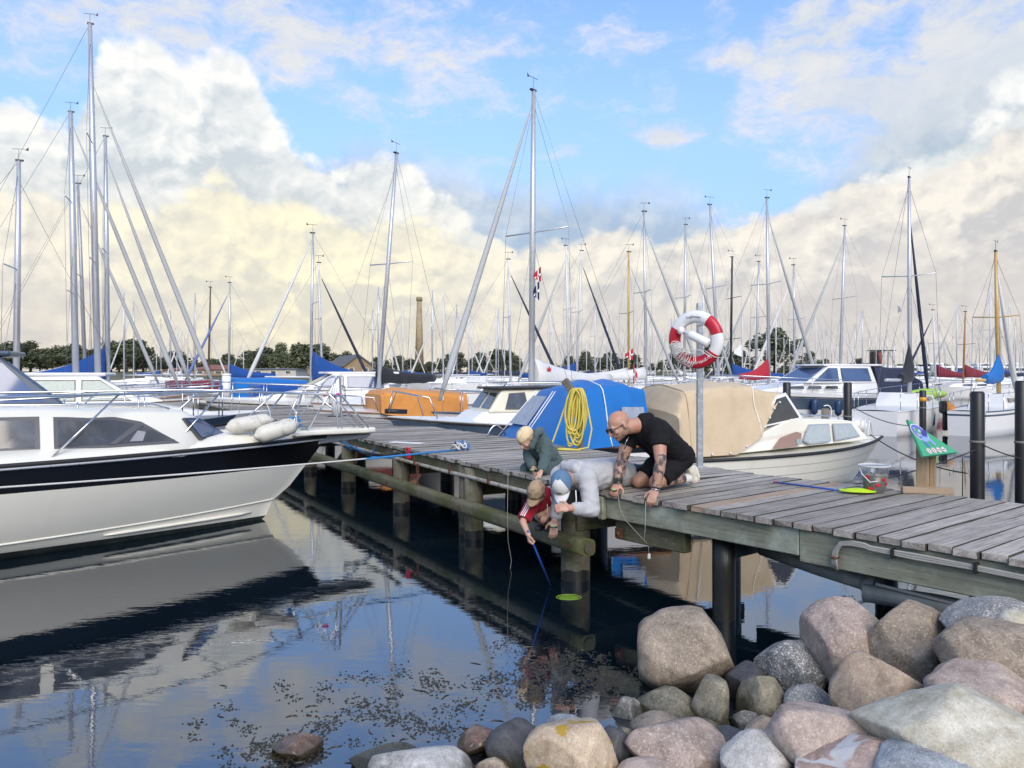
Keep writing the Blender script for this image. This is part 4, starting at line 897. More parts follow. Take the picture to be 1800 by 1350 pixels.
def sailboat(u, vt, D, hd, label, L=8.0, hm=white, mm=alu, cover=None, furl=None, group=None, lod=0, lean=0.0, stripe=None, fb=.95, ladder=False, ubase=None, frac=.92, cabm=None, spread=1, name='sailing_boat', wr=.006, back=True, coverh=.75, mr=None, clen=None, ft=1.0):
    ub = u if ubase is None else ubase
    X = (ub - 900) * D / F; zt_ = H + (VH - vt) * D / F; Xt = (u - 900) * D / F
    r_ = empty(name, (X, D, 0), R(hd), label, 'sailing boat', group); ch_, sh_ = math.cos(R(hd)), math.sin(R(hd))
    B_ = L * .31; h_ = Hull(-L * .60, L, B_, fb * .82, fb * 1.12, L * .11, tw=.62, p=2.1, flare=.12, draft=.4, n=8 if lod else 16, qs=(1, .88, .80, .3, 0, -.6) if lod < 2 else (1, .85, .1, 0, -.5))
    h_.build(r_, [hm, stripe or hm, antif], ([0, 1, 0, 0, 2] if lod < 2 else [0, 0, 1, 2])); h_.deck(r_, offwhite, .03, 0, .06)
    if not lod: h_.rail(r_, stripe or teak, .02, 1.0)
    zc0 = fb * .86; cp = [(-L * .24, zc0), (L * .22, zc0 + .12), (L * .14, zc0 + .36), (-L * .22, zc0 + .50)]
    co, yw_ = cabin(r_, 'cabin', cp, 0, 0, cabm or white, wfun=lambda x, z: B_ * .33 - (z - zc0) * .25 - max(0, x / L) * .8, bevel=0 if lod else .03)
    if lod < 2:
        for sg_ in (-1, 1):
            for k in range(2):
                x0 = -L * .17 + k * L * .14; window(co, [(x0, zc0 + .20), (x0 + L * .10, zc0 + .20), (x0 + L * .09, zc0 + .32), (x0 + .02, zc0 + .34)], yw_, glass_d, glass_d, sg_, .0 + .001)
    dX = Xt - X; lx, ly = dX * ch_, -dX * sh_                       # lean turned into the boat's frame
    zb0 = zc0 + .30; rm_ = mr or (.075 if L < 9 else .09)
    top = V(lx, ly, zt_); foot = V(0, 0, zb0)
    q_ = MB(); q_.tube([foot, foot.lerp(top, .6), top], [rm_, rm_ * .95, rm_ * .62], 8); mo = q_.build('mast', mm, r_)
    if lod < 2: masthead(mo, top, 1.0 if D < 40 else 1.2)
    bow = V(L * .385, 0, fb * 1.15); stern = V(-L * .59, 0, fb * .9); fs = foot.lerp(top, frac)
    if furl is not None:
        q_ = MB(); a, b2 = bow.lerp(fs, .03), bow.lerp(fs, .95); q_.tube([a, a.lerp(b2, .12), a.lerp(b2, .6), b2], [.045 * ft, .10 * ft, .075 * ft, .022], 8); q_.build('furled_jib', furl, r_)
        q_ = MB(); q_.tube([b2, fs], wr, 4); q_.build('forestay', wire, r_)
    else:
        q_ = MB(); q_.tube([bow, fs], wr, 4); q_.build('forestay', wire, r_)
    q_ = MB()
    if back: q_.tube([stern, top], wr, 4); q_.build('backstay', wire, r_)
    for j in range(spread):
        f = .55 if spread == 1 else (.36 + .32 * j); p = foot.lerp(top, f); w_ = B_ * .40
        q_ = MB(); q_.tube([p + V(-.15, -w_, .04), p, p + V(-.15, w_, .04)], .022, 5); q_.build('spreader', mm if mm is not bmast else black, r_)
    for sg_ in (-1, 1):
        pch = V(-.15, sg_ * B_ * .46, fb); p = foot.lerp(top, .55 if spread == 1 else .68) + V(-.15, sg_ * B_ * .40, .04)
        q_ = MB(); q_.tube([pch, p, top.lerp(foot, .04)], wr, 4); q_.build('shroud', wire, r_)
        if lod < 1: q_ = MB(); q_.tube([V(-.3, sg_ * B_ * .45, fb), foot.lerp(top, .53)], wr, 4); q_.build('lower_shroud', wire, r_)
    bz = zb0 + .62; bl = L * .40
    if cover is not None: boom_cover(r_, cover, -rm_ * 1.1, bz + .12, clen or bl, coverh)
    q_ = MB(); q_.tube([V(-rm_, 0, bz), V(-bl - .15, 0, bz + .02)], .05, 8); q_.build('boom', mm, r_)
    if lod < 2:
        for sg_ in (-1, 1):
            pts_ = [h_.pt(1, t_) for t_ in (.04, .2, .4, .6, .8, .93)]; pts_ = [V(p.x, sg_ * (p.y - .05), p.z + .55) for p in pts_]
            q_ = MB(); q_.tube(pts_ + [V(h_.xa + L - .05, 0, pts_[-1].z + .06)], .012 if lod == 0 else .015, 4); q_.build('lifeline', steel, r_)
            for p in pts_: q_ = MB(); q_.tube([p - V(0, 0, .55), p], .012, 4); q_.build('stanchion', steel, r_)
    return r_
def burgee(p, m_, w_, h_, label, cross=None, flip=1):
    q_ = MB(); q_.grid([[p + V(flip * w_ * i / 5 * .55, .02 * math.sin(i * 1.7), -h_ * j / 3 * (1 - .75 * i / 5) - .5 * h_ * i / 5) for i in range(6)] for j in range(4)], mi=0)
    if cross:
        q_.add([p + V(flip * w_ * .18, -.012, -h_ * .18), p + V(flip * w_ * .26, -.012, -h_ * .22), p + V(flip * w_ * .24, -.012, -h_ * 1.0), p + V(flip * w_ * .17, -.012, -h_ * .98)], [(0, 1, 2, 3)], 1)
        q_.add([p + V(0, -.012, -h_ * .42), p + V(0, -.012, -h_ * .56), p + V(flip * w_ * .5, -.012, -h_ * .82), p + V(flip * w_ * .5, -.012, -h_ * .74)], [(0, 1, 2, 3)], 1)
    return tag(q_.build('pennant', [m_, cross or m_], fix=False), label, 'flag')
# ---------------------------------------------------- yachts that can be told apart (mast top u, v in the photograph, distance, heading)
sb_main = sailboat(938, 160, 21.5, 228, 'tall sailing yacht with white boom cover and grey furled jib behind the blue tent', 9.0, white, alu, cv_white, furl_g, ft=.85, ubase=934, mr=.085, coverh=.45, stripe=slate, frac=.97)
sailboat(697, 270, 27, 238, 'sailing yacht with leaning mast and black boom cover behind the orange tent', 7.6, white, alu, cv_black, None, ubase=664, coverh=.25)
sailboat(158, 42, 28.5, 26, 'tallest-masted white sailing yacht at the left edge, grey furled jib to the pier', 10.5, white, alu, None, furl_g, ubase=173, mr=.11, spread=2, frac=.85)
sailboat(185, 240, 33, 26, 'sailing yacht with high royal blue boom cover behind the white hardtop boat', 8.6, white, alu, cv_royal, furl_g, ubase=190, mr=.10, coverh=1.25, frac=.93)
sailboat(124, 197, 30, 24, 'white sailing yacht with thick mast second from the left, furled jib to the pier', 9.6, white, alu, None, furl_g, ubase=134, mr=.12, spread=2, frac=.97)
sailboat(33, 283, 24, 20, 'sailing yacht with stout mast at the far left edge', 8.4, white, alu, None, None, ubase=28, mr=.095)
sailboat(137, 323, 40, 24, 'sailing yacht with dull grey mast half hidden behind two taller masts at left', 9, white, alud, cv_white, furl_g, ubase=151)
sailboat(550, 410, 40, 203, 'sailing yacht with royal blue boom cover and pale furled jib at left centre', 8.5, white, alu, cv_royal, furl_w, ubase=546, coverh=1.3, frac=.97)
sailboat(560, 462, 48, 24, 'sailing yacht with slim mast and dark forestay right of the blue boom cover', 8.0, white, wmast, None, furl_n, ubase=567)
sailboat(404, 497, 58, 203, 'sailing yacht with blue furled jib beside the white pier pedestal', 8.0, white, alu, cv_royal, furl_b, ubase=402, lod=1)
sailboat(370, 505, 60, 203, 'sailing yacht with brown wooden mast left of the blue furled jib', 8.0, white, mat('brown_mast', (.12, .08, .05), .4), None, None, ubase=366, lod=1)
sailboat(1598, 312, 28.6, 50, 'white sailing yacht with black boom cover and navy furled jib across the basin', 7.2, white, alu, cv_black, furl_n, ubase=1599, coverh=1.25, frac=.84, stripe=white, clen=1.15, ft=.75)
sailboat(1750, 442, 27.5, 44, 'white sailing yacht with varnished wooden mast and blue boom cover at right', 5.8, white, woodmast, cv_blue, furl_w, ubase=1756, coverh=.75, stripe=slate, clen=1.5)
sailboat(1348, 348, 42, 24, 'sailing yacht with red boom cover left of the white cruiser', 9.2, white, alu, cv_red, furl_g, ubase=1352, coverh=.9, clen=1.9)
sailboat(1248, 360, 44, 195, 'sailing yacht with tall slightly leaning mast behind the lifebuoy', 9.0, white, alu, None, None, ubase=1264)
sailboat(1132, 372, 40, 14, 'sailing yacht with tall silver mast and grey boom cover between tent and lifebuoy', 8.8, white, alu, cv_white, furl_g, ubase=1136, coverh=.3)
sailboat(1105, 443, 46, 14, 'sailing yacht with varnished yellow mast behind the blue tent', 8.5, white, woodmast, cv_white, furl_g, ubase=1105, coverh=.3)
sailboat(1205, 395, 52, 14, 'sailing yacht whose mast stands just left of the lifebuoy', 9.5, white, alu, None, furl_g, ubase=1203)
sailboat(1287, 452, 55, 190, 'sailing yacht with black mast right of the lifebuoy', 9.5, white, bmast, cv_royal, None, ubase=1284, spread=2)
sailboat(1485, 397, 50, 192, 'sailing yacht with raked grey mast and long furled jib right of the white cruiser', 10, white, alu, cv_white, furl_g, ubase=1476, coverh=.3)
sailboat(1334, 460, 56, 195, 'sailing yacht with pale mast and furled jib left of the big tree', 9, white, alu, None, furl_g, ubase=1328)
sailboat(1395, 466, 52, 190, 'sailing yacht with mast in front of the big tree, blue cover at its foot', 8.5, white, alu, cv_royal, furl_w, ubase=1397, coverh=.5)
sailboat(893, 456, 48, 12, 'sailing yacht with mast just left of the tall centre mast, dark forestays', 8.5, white, wmast, None, furl_n, ubase=898)
sailboat(995, 432, 50, 196, 'sailing yacht with slim white mast right of the pennants', 9, white, wmast, None, furl_g, ubase=1000)
sailboat(1022, 441, 52, 14, 'sailing yacht with dark furled jib and white mast above the blue tent', 9, white, wmast, cv_royal, furl_n, ubase=1013)
sailboat(1640, 545, 62, 186, 'small far yacht with maroon boom cover right of the navy furled jib', 7.5, white, wmast, cv_maroon, furl_n, ubase=1645, lod=1)
sailboat(1697, 548, 60, 186, 'far yacht with orange-brown wooden mast at right', 8, white, mat('orange_mast', (.42, .20, .07), .4), cv_maroon, None, ubase=1693, lod=1)
# ---------------------------------------------------- far crowd of masts
far = [  # u, v of mast top : from the photograph
 ('far-off sailing yacht with bare mast beyond the boats at left', 'far masts at the left', [(343, 515), (330, 540), (311, 565), (283, 560), (300, 545), (218, 515), (235, 530), (428, 590), (275, 600), (320, 575)], 203),
 ('far-off sailing yacht with bare mast between orange tent and centre mast', 'far masts at the centre', [(665, 505), (655, 545), (708, 535), (760, 510), (779, 510), (803, 535), (824, 533), (830, 560), (844, 598), (872, 545), (887, 552), (876, 545), (967, 517), (972, 562), (1008, 575)], 200),
 ('far-off sailing yacht with bare mast beyond tent, lifebuoy and tan canopy', 'far masts behind the lifebuoy', [(1046, 527), (1067, 562), (1074, 537), (1096, 570), (1120, 568), (1143, 555), (1152, 585), (1236, 487), (1180, 560), (1166, 585), (1305, 543), (1328, 545), (1364, 537), (1388, 578)], 14),
 ('far-off sailing yacht with bare mast beyond the basin at right', 'far masts at the right', [(1434, 545), (1448, 572), (1453, 580), (1476, 560), (1503, 568), (1516, 545), (1528, 580), (1551, 588), (1560, 580), (1588, 582), (1612, 585), (1662, 587), (1682, 533), (1722, 573), (1741, 505), (1759, 530), (1774, 532), (1785, 560), (1736, 590)], 190),
 ('', 'far masts in the haze', [(690, 592), (722, 588), (790, 580), (856, 585), (914, 575), (950, 590), (985, 583), (1031, 592), (1055, 585), (1088, 592), (1132, 580), (1192, 575), (1214, 588), (1270, 570), (1318, 590), (1347, 582), (1378, 595), (1411, 575), (1462, 592), (1490, 586), (1540, 572), (1572, 598), (1602, 575), (1630, 596), (1652, 570), (1705, 590), (1748, 580), (1795, 592)], 196)]
rr = random.Random(21)
marks = [(120, 'thick masts at the left'), (390, 'blue furled jib'), (548, 'high blue boom cover'), (680, 'leaning mast above the orange tent'), (737, 'brick chimney'), (938, 'tall centre mast'), (1105, 'varnished yellow mast'), (1223, 'lifebuoy'), (1287, 'black mast'), (1360, 'biggest far tree'), (1485, 'raked grey mast'), (1549, 'black harbour tower'), (1640, 'navy furled jib'), (1752, 'varnished mast at right')]
ordw = ['nearest', 'second', 'third', 'fourth', 'fifth', 'sixth', 'seventh', 'eighth', 'ninth', 'tenth', 'eleventh', 'twelfth', 'thirteenth', 'fourteenth', 'fifteenth']; seen_ = {}
allp = sorted(((u, v, grp, hd0) for lab, grp, pts, hd0 in far for u, v in pts), key=lambda a: min(abs(a[0] - m[0]) for m in marks))
for (u, v, grp, hd0) in allp:
    mk = min(marks, key=lambda m: abs(m[0] - u)); sd_ = 'left' if u < mk[0] else 'right'; k = seen_.get((mk[1], sd_), 0); seen_[(mk[1], sd_)] = k + 1
    lab = 'far-off yacht, %s thin distant mast %s of the %s' % (ordw[k], sd_, mk[1])
    D = max(60, min(150, 1400 * rr.uniform(8.0, 9.5) / (VH - v)))
    cvr = rr.choice([None, None, cv_white, cv_royal, cv_navy])
    sailboat(u, v, D, hd0 + rr.choice([0, 180]) + rr.uniform(-8, 8) + rr.choice([0, 0, 35]), lab, rr.uniform(8, 10), white, rr.choice([wmast, wmast, alu]), cvr, rr.choice([None, furl_w, furl_g]), grp, lod=2, wr=.010, mr=.085, coverh=.4, back=rr.random() < .5)
# ---------------------------------------------------- motor boats
def cruiser(pos, hd, L, label, hm=white, cm=white, canopy=None, B=2.7, fb=1.15, roofz=2.3, stripe=None, glass=glass_b, name='motor_boat', group=None):
    r_ = empty(name, pos, R(hd), label, 'motor boat', group)
    h_ = Hull(-L * .5, L, B, fb * .9, fb * 1.12, L * .16, tw=.85, p=2.5, flare=.22, draft=.4, n=16); h_.build(r_, [hm, stripe or hm, antif], [0, 1, 0, 0, 2, 2]); h_.deck(r_, hm, .03, 0, .12); h_.rail(r_, rubber, .022, .88)
    z0 = fb * .95
    c1, y1 = cabin(r_, 'cabin_trunk', [(-L * .30, z0), (L * .33, z0 + .12), (L * .10, z0 + .42), (-L * .30, z0 + .45)], 0, 0, cm, wfun=lambda x, z: B * .40 - max(0, x / L) * 1.4 - (z - z0) * .3, bevel=.05)
    for sg_ in (-1, 1):
        for k in range(3): window(c1, [(-L * .05 + k * L * .08, z0 + .20), (L * .015 + k * L * .08, z0 + .21), (L * .005 + k * L * .08, z0 + .31), (-L * .05 + k * L * .08, z0 + .31)], y1, glass_d, glass_d, sg_, .001)
    z2 = z0 + .42
    c2, y2 = cabin(r_, 'wheelhouse', [(-L * .26, z2), (L * .11, z2), (-L * .02, roofz), (-L * .24, roofz)], 0, 0, cm, wfun=lambda x, z: B * .36 - (z - z2) * .22, bevel=.03)
    for sg_ in (-1, 1):
        window(c2, [(-L * .23, z2 + .08), (-L * .08, z2 + .08), (-L * .08, roofz - .10), (-L * .22, roofz - .10)], y2, glass, frame_g, sg_, .03); window(c2, [(-L * .06, z2 + .08), (L * .065, z2 + .08), (-L * .015, roofz - .10), (-L * .06, roofz - .10)], y2, glass, frame_g, sg_, .03)
    a, b_ = V(L * .11, 0, z2), V(-L * .02, 0, roofz); nn = V(roofz - z2, 0, L * .13).normalized()
    q_ = MB(); q_.prism([a.lerp(b_, .12) + V(0, -B * .32, 0) + nn * .004, a.lerp(b_, .12) + V(0, B * .32, 0) + nn * .004, a.lerp(b_, .88) + V(0, B * .26, 0) + nn * .004, a.lerp(b_, .88) + V(0, -B * .26, 0) + nn * .004], nn * .012); q_.build('windscreen', glass, c2)
    q_ = MB(); q_.prism([V(-L * .30, -B * .33, roofz), V(L * .0, -B * .30, roofz), V(L * .03, 0, roofz), V(L * .0, B * .30, roofz), V(-L * .30, B * .33, roofz)], (0, 0, .08)); bev(q_.build('hardtop', cm, r_), .03)
    if canopy is not None: tent(r_, 'cockpit_canopy', [(-L * .50, z0, B * .42, z0 + .5, B * .38, .05), (-L * .42, z0, B * .43, roofz - .1, B * .32, .05), (-L * .26, z0, B * .42, roofz, B * .31, .06)], canopy)
    for sg_ in (-1, 1):
        pts_ = [V(p.x, sg_ * max(.03, p.y - .08), p.z + .55) for p in (h_.pt(1, t_) for t_ in (.45, .6, .75, .88, .96))]; tube(r_, 'bow_rail', steel, [pts_[0] - V(.1, 0, .5)] + pts_, .014)
        for p in pts_: tube(r_, 'stanchion', steel, [p - V(0, 0, .55), p], .011)
    return r_
cruiser((P(1432, 745, 30.5).x, 31, 0), 196, 8.6, 'large white motor cruiser with hardtop and dark aft canopy across the basin', white, white, cv_navy, 2.9, 1.25, 2.25, slate, glass_b)
cruiser((-8.0, 12.7, 0), 32, 7.0, 'navy blue motor boat with raked windscreen at the left edge', slate, slate, None, 2.6, 1.10, 2.25, white, glass_b)
cruiser((-9.3, 18.2, 0), 28, 7.5, 'white hardtop motor boat with greenish side windows at left', white, white, None, 2.8, .95, 1.92, None, glass_g)
cruiser((P(565, 700, 27).x, 27.6, 0), 200, 8.0, 'sleek white motor boat moored beyond the fat pier pedestal', white, white, None, 2.7, 1.05, 1.95, None, glass_b)
# cream wheelhouse boat with blue hull band
wh = empty('wheelhouse_boat', (.35, 17.3, 0), R(202), 'cream wheelhouse boat with slate blue hull band and dark roof edge', 'motor boat')
h_ = Hull(-3.0, 6.1, 2.2, .85, 1.12, .8, tw=.8, n=16, qs=(1, .93, .55, .2, 0, -.5, -1)); h_.build(wh, [white, slate, antif], [0, 1, 0, 0, 2, 2]); h_.deck(wh, white, .03, 0, .10); h_.rail(wh, rubber, .025, .96)
c1, y1 = cabin(wh, 'cabin', [(-1.6, .86), (1.55, .98), (1.25, 1.20), (-1.6, 1.22)], 0, 0, white, wfun=lambda x, z: .80 - max(0, x) * .12 - (z - .86) * .2, bevel=.05)
c2, y2 = cabin(wh, 'wheelhouse', [(-1.5, 1.18), (1.15, 1.18), (.82, 1.66), (-1.4, 1.68)], 0, 0, ivory, wfun=lambda x, z: .74 - max(0, x) * .08 - (z - 1.18) * .18, bevel=.04)
for sg_ in (-1, 1):
    window(c2, [(.30, 1.26), (.78, 1.26), (.68, 1.56), (.36, 1.58)], y2, glass_d, frame_g, sg_, .02); window(c2, [(-.75, 1.24), (.10, 1.24), (.02, 1.44), (-.2, 1.50), (-.6, 1.50)], y2, glass_s, frame_g, sg_, .02)
for k in (-1, 1):
    q = MB(); q.prism([V(1.10, k * .08, 1.26), V(1.10, k * .55, 1.26), V(.89, k * .50, 1.57), V(.89, k * .08, 1.57)], (.016, 0, .008)); q.build('windscreen', glass_d, c2)
q = MB(); q.prism([V(-1.6, -.72, 1.67), V(.95, -.66, 1.65), V(1.05, 0, 1.65), V(.95, .66, 1.65), V(-1.6, .72, 1.67)], (0, 0, .05)); bev(q.build('roof', black, wh), .02)
tube(wh, 'roof_rail', steel, [V(-1.4, -.6, 1.72), V(-1.3, -.6, 1.80), V(.7, -.55, 1.78), V(.8, -.5, 1.70)], .012); tube(wh, 'roof_rail', steel, [V(-1.4, .6, 1.72), V(-1.3, .6, 1.80), V(.7, .55, 1.78), V(.8, .5, 1.70)], .012)
for sg_ in (-1, 1): tube(wh, 'pulpit', steel, [V(2.2, sg_ * .52, 1.08), V(2.35, sg_ * .45, 1.50), V(2.95, sg_ * .15, 1.62), V(3.08, sg_ * .05, 1.2)], .014, 8)
tube(wh, 'anchor_roller', black, [V(2.7, 0, 1.2), V(3.15, 0, 1.22)], .05, 8)
# orange covered boat
ob_ = empty('covered_boat', (-2.05, 22.2, 0), R(203), 'boat under a bright orange tarpaulin on the far side of the pier', 'boat')
h_ = Hull(-3.2, 6.6, 2.3, .85, 1.05, .8, tw=.8, n=14); h_.build(ob_, [white, redfoul, antif], [0, 1, 0, 0, 2, 2]); h_.deck(ob_, white, .03, 0, .08); h_.rail(ob_, teak, .022, .97)
tent(ob_, 'tarpaulin', [(-.45, .84, 1.17, 1.44, 1.10, .05), (0, .84, 1.18, 1.45, 1.12, .06), (1.3, .86, 1.13, 1.52, 1.05, .07), (1.75, .92, 1.00, 1.48, .96, .06), (1.85, .95, .97, 1.40, .93, .03)], cv_orange, seed=9, sag=.03)
for sg_ in (-1, 1): tube(ob_, 'bow_rail', steel, [V(1.9, sg_ * .8, 1.0), V(2.0, sg_ * .75, 1.35), V(3.0, sg_ * .25, 1.42), V(3.2, 0, 1.42)], .013)
# blue covered boats farther along the pier
for (u, D, L, B_, zt_, m_, lab) in ((432, 33, 5.0, 2.3, 1.75, cv_blue, 'boat under a boxy bright blue cover on the far pier'), (500, 30, 6.0, 2.4, 1.55, cv_royal, 'white boat with long darker blue tent near the blue boxy cover'), (330, 47, 6, 2.2, 1.5, cv_maroon, 'boat with a maroon spray hood far along the pier')):
    e = empty('covered_boat', ((u - 900) * D / F, D, 0), R(203), lab, 'boat'); h_ = Hull(-L * .5, L, B_, .85, 1.0, .7, n=12); h_.build(e, [white, slate, antif], [0, 1, 0, 0, 2, 2]); h_.deck(e, white, .03, 0, .06)
    tent(e, 'cover', [(-L * .48, .84, B_ * .45, zt_ - .12, B_ * .40, .05), (-L * .2, .84, B_ * .47, zt_, B_ * .42, .06), (L * .15, .86, B_ * .45, zt_, B_ * .40, .06), (L * .2, .9, B_ * .42, zt_ - .06, B_ * .38, .04)], m_, seed=u)
# white dinghy tied astern of the white yacht
dg_ = empty('inflatable_dinghy', (P(1470, 740, 27).x, 26.2, 0), R(8), 'pale inflatable dinghy lying under the white cruiser', 'dinghy')
pts = [V(-1.6, .6, .28), V(.6, .6, .28), V(1.3, .42, .36), V(1.6, 0, .42), V(1.3, -.42, .36), V(.6, -.6, .28), V(-1.6, -.6, .28)]
one('tube', offwhite, dg_, 'tube', pts, .22, 12); one('floor', offwhite, dg_, 'box', (-.4, 0, .14), (2.6, 1.0, .06)); one('transom', cv_grey, dg_, 'box', (-1.5, 0, .35), (.06, 1.0, .4))
text_d = bpy.data.objects  # (registration is unreadable in the photograph, a dark smear)
# fenders on the far boats
for (u, v, D, m_, lab) in ((1431, 715, 29.4, fender_n, 'dark fender hanging amidships on the white cruiser'), (1473, 717, 29.2, fender_n, 'dark fender hanging near the stern of the white cruiser'), (1560, 738, 27.2, fender_b, 'blue fender on the white yacht with black boom cover'), (1636, 736, 27.0, fender_b, 'blue fender near the outboard engine at right'), (1771, 741, 26.0, fender_n, 'navy fender on the yacht with the wooden mast')):
    p = P(u, v, D); fender(None, 'fender', m_, p + V(0, 0, -.3), p + V(.02, 0, .32), .13, lab)
# mooring posts
for (u, vt, D, r_, lab, band) in ((1383, 672, 20, .095, 'black mooring post in front of the white cruiser bow', 0), (1490, 672, 20, .10, 'black mooring post beside the cruiser aft canopy', 0), (1622, 686, 25, .10, 'black mooring post with an orange band', 1), (1718, 688, 12.7, .105, 'thick near black mooring post right of the green sign', 0), (1795, 669, 12.6, .09, 'black mooring post at the right edge of the picture', 0)):
    zt_ = H - (vt - VH) * D / F; e = empty('mooring_post', ((u - 900) * D / F, D, 0), 0, lab, 'mooring post', 'black mooring posts in the basin')
    one('shaft', black, e, 'lathe', [(r_, -2), (r_, zt_ - .03), (r_ * .8, zt_)], 16)
    if band: one('orange_band', mat('band_orange', (.75, .35, .02), .5), e, 'lathe', [(r_ + .004, zt_ - .35), (r_ + .004, zt_ - .22)], 16)
    one('rope_turn', mat('rope_weathered', (.20, .20, .17), .9), e, 'lathe', [(r_ + .001, .88), (r_ + .011, .89), (r_ + .011, .91), (r_ + .001, .92)], 16)
def rope(a, b_, sag, r_, m_, lab):
    q_ = MB(); pts_ = []
    for i in range(17): f = i / 16; p = a.lerp(b_, f); p.z -= sag * 4 * f * (1 - f); pts_.append(p)
    q_.tube(pts_, r_, 6); return tag(q_.build('mooring_rope', m_), lab, 'rope')
rope(P(1530, 764, 15), P(1700, 832, 12.6), .12, .011, rope_d, 'dark mooring rope from the tan boat bow past the green sign')
rope(P(1722, 779, 12.6), P(1830, 812, 12.5), .05, .010, rope_d, 'dark rope from the thick black post to the right edge')
rope(P(1500, 852, 9.2), P(1716, 790, 12.5), .05, .010, rope_d, 'dark rope rising from the pier to the thick black post')
rope(P(1386, 722, 20), P(1480, 745, 22), .15, .012, rope_d, 'dark rope slanting from the post by the white cruiser')
rope(P(1494, 712, 20), P(1610, 748, 24), .15, .012, rope_d, 'dark rope from the middle post to the white yacht')
q = MB(); q.tube([P(1692, 805, 12.5), P(1692, 878, 12.6)], .008, 5); tag(q.build('hanging_line', rope_d), 'thin dark line hanging into the water by the thick post', 'rope')
# outboard on the right yacht, orange flag
oe = empty('outboard_engine', P(1661, 722, 26.3), 0, 'black outboard engine on the stern of the wooden-masted yacht', 'engine'); one('cowl', black, oe, 'box', (0, 0, .12), (.32, .28, .42), ch=.06); one('leg', black, oe, 'box', (0, 0, -.35), (.14, .12, .6), ch=.03); one('foot', black, oe, 'box', (.1, 0, -.58), (.35, .08, .1), ch=.03)
q = MB(); q.grid([[P(1664 + 5 * i + 2.2 * j * (1 - .3 * i) + 2 * math.sin(j * 2.0 + i), 704 + 8 * j + 5 * i * i * .5 * (1 if j < 4 else .4), 26) + V(0, .10 * math.sin(i * 2.4 + j), 0) for i in range(4)] for j in range(6)]); tag(q.build('stern_flag', mat('flag_orange', (.55, .22, .04), .8), fix=False), 'limp orange flag at the stern of the wooden-masted yacht', 'flag')
kay = empty('kayak', P(1630, 693, 30), 0, 'lime green kayak stored on deck behind the banded post', 'kayak')
one('hull', mat('kayak_lime', (.38, .60, .10), .4), kay, 'tube', [(-.75, 0, 0), (-.6, 0, .01), (-.25, 0, .02), (.25, 0, .02), (.6, 0, .01), (.75, 0, 0)], [.02, .13, .19, .19, .13, .02], 12); one('seat_well', black, kay, 'tube', [(-.5, -.15, .02), (-.3, -.19, .02)], .08, 8)
# pennants
burgee(P(951, 468, 21.4), mat('flag_red', (.45, .02, .04), .8), .36, .42, 'red pennant with white cross under the centre mast spreader', plain_white, -1)
burgee(P(948, 492, 21.4), mat('flag_navy', (.015, .02, .07), .8), .30, .55, 'navy pennant under the red one on the centre mast', plain_white, -1)
burgee(P(1113, 612, 30), mat('flag_red', (0, 0, 0)), .55, .45, 'red and white flag flying behind the blue tent', plain_white, -1)
burgee(P(1113, 640, 30), mat('flag_red', (0, 0, 0)), .30, .75, 'limp red flag hanging below the other behind the blue tent', plain_white, 1)
burgee(P(1304, 605, 50), plain_white, .9, .8, 'white triangular pennant beside the black mast', None, -1)
burgee(P(1578, 536, 28.6), mat('flag_grey', (.30, .30, .32), .8), .25, .3, 'small grey pennant under the spreader of the right-hand yacht', None, 1)
bc_ = [o for o in sb_main.children if o.name.startswith('boom_cover')][0]
q = MB(); q.add([V(-.55 + x, .15 + (.02 if z > 0 else .03), 2.10 + z) for x, z in ((-.07, -.06), (.07, -.06), (.11, .07), (.05, .0), (0, .10), (-.05, .0), (-.11, .07))], [list(range(7))]); q.build('crown_print', red, bc_, fix=False)
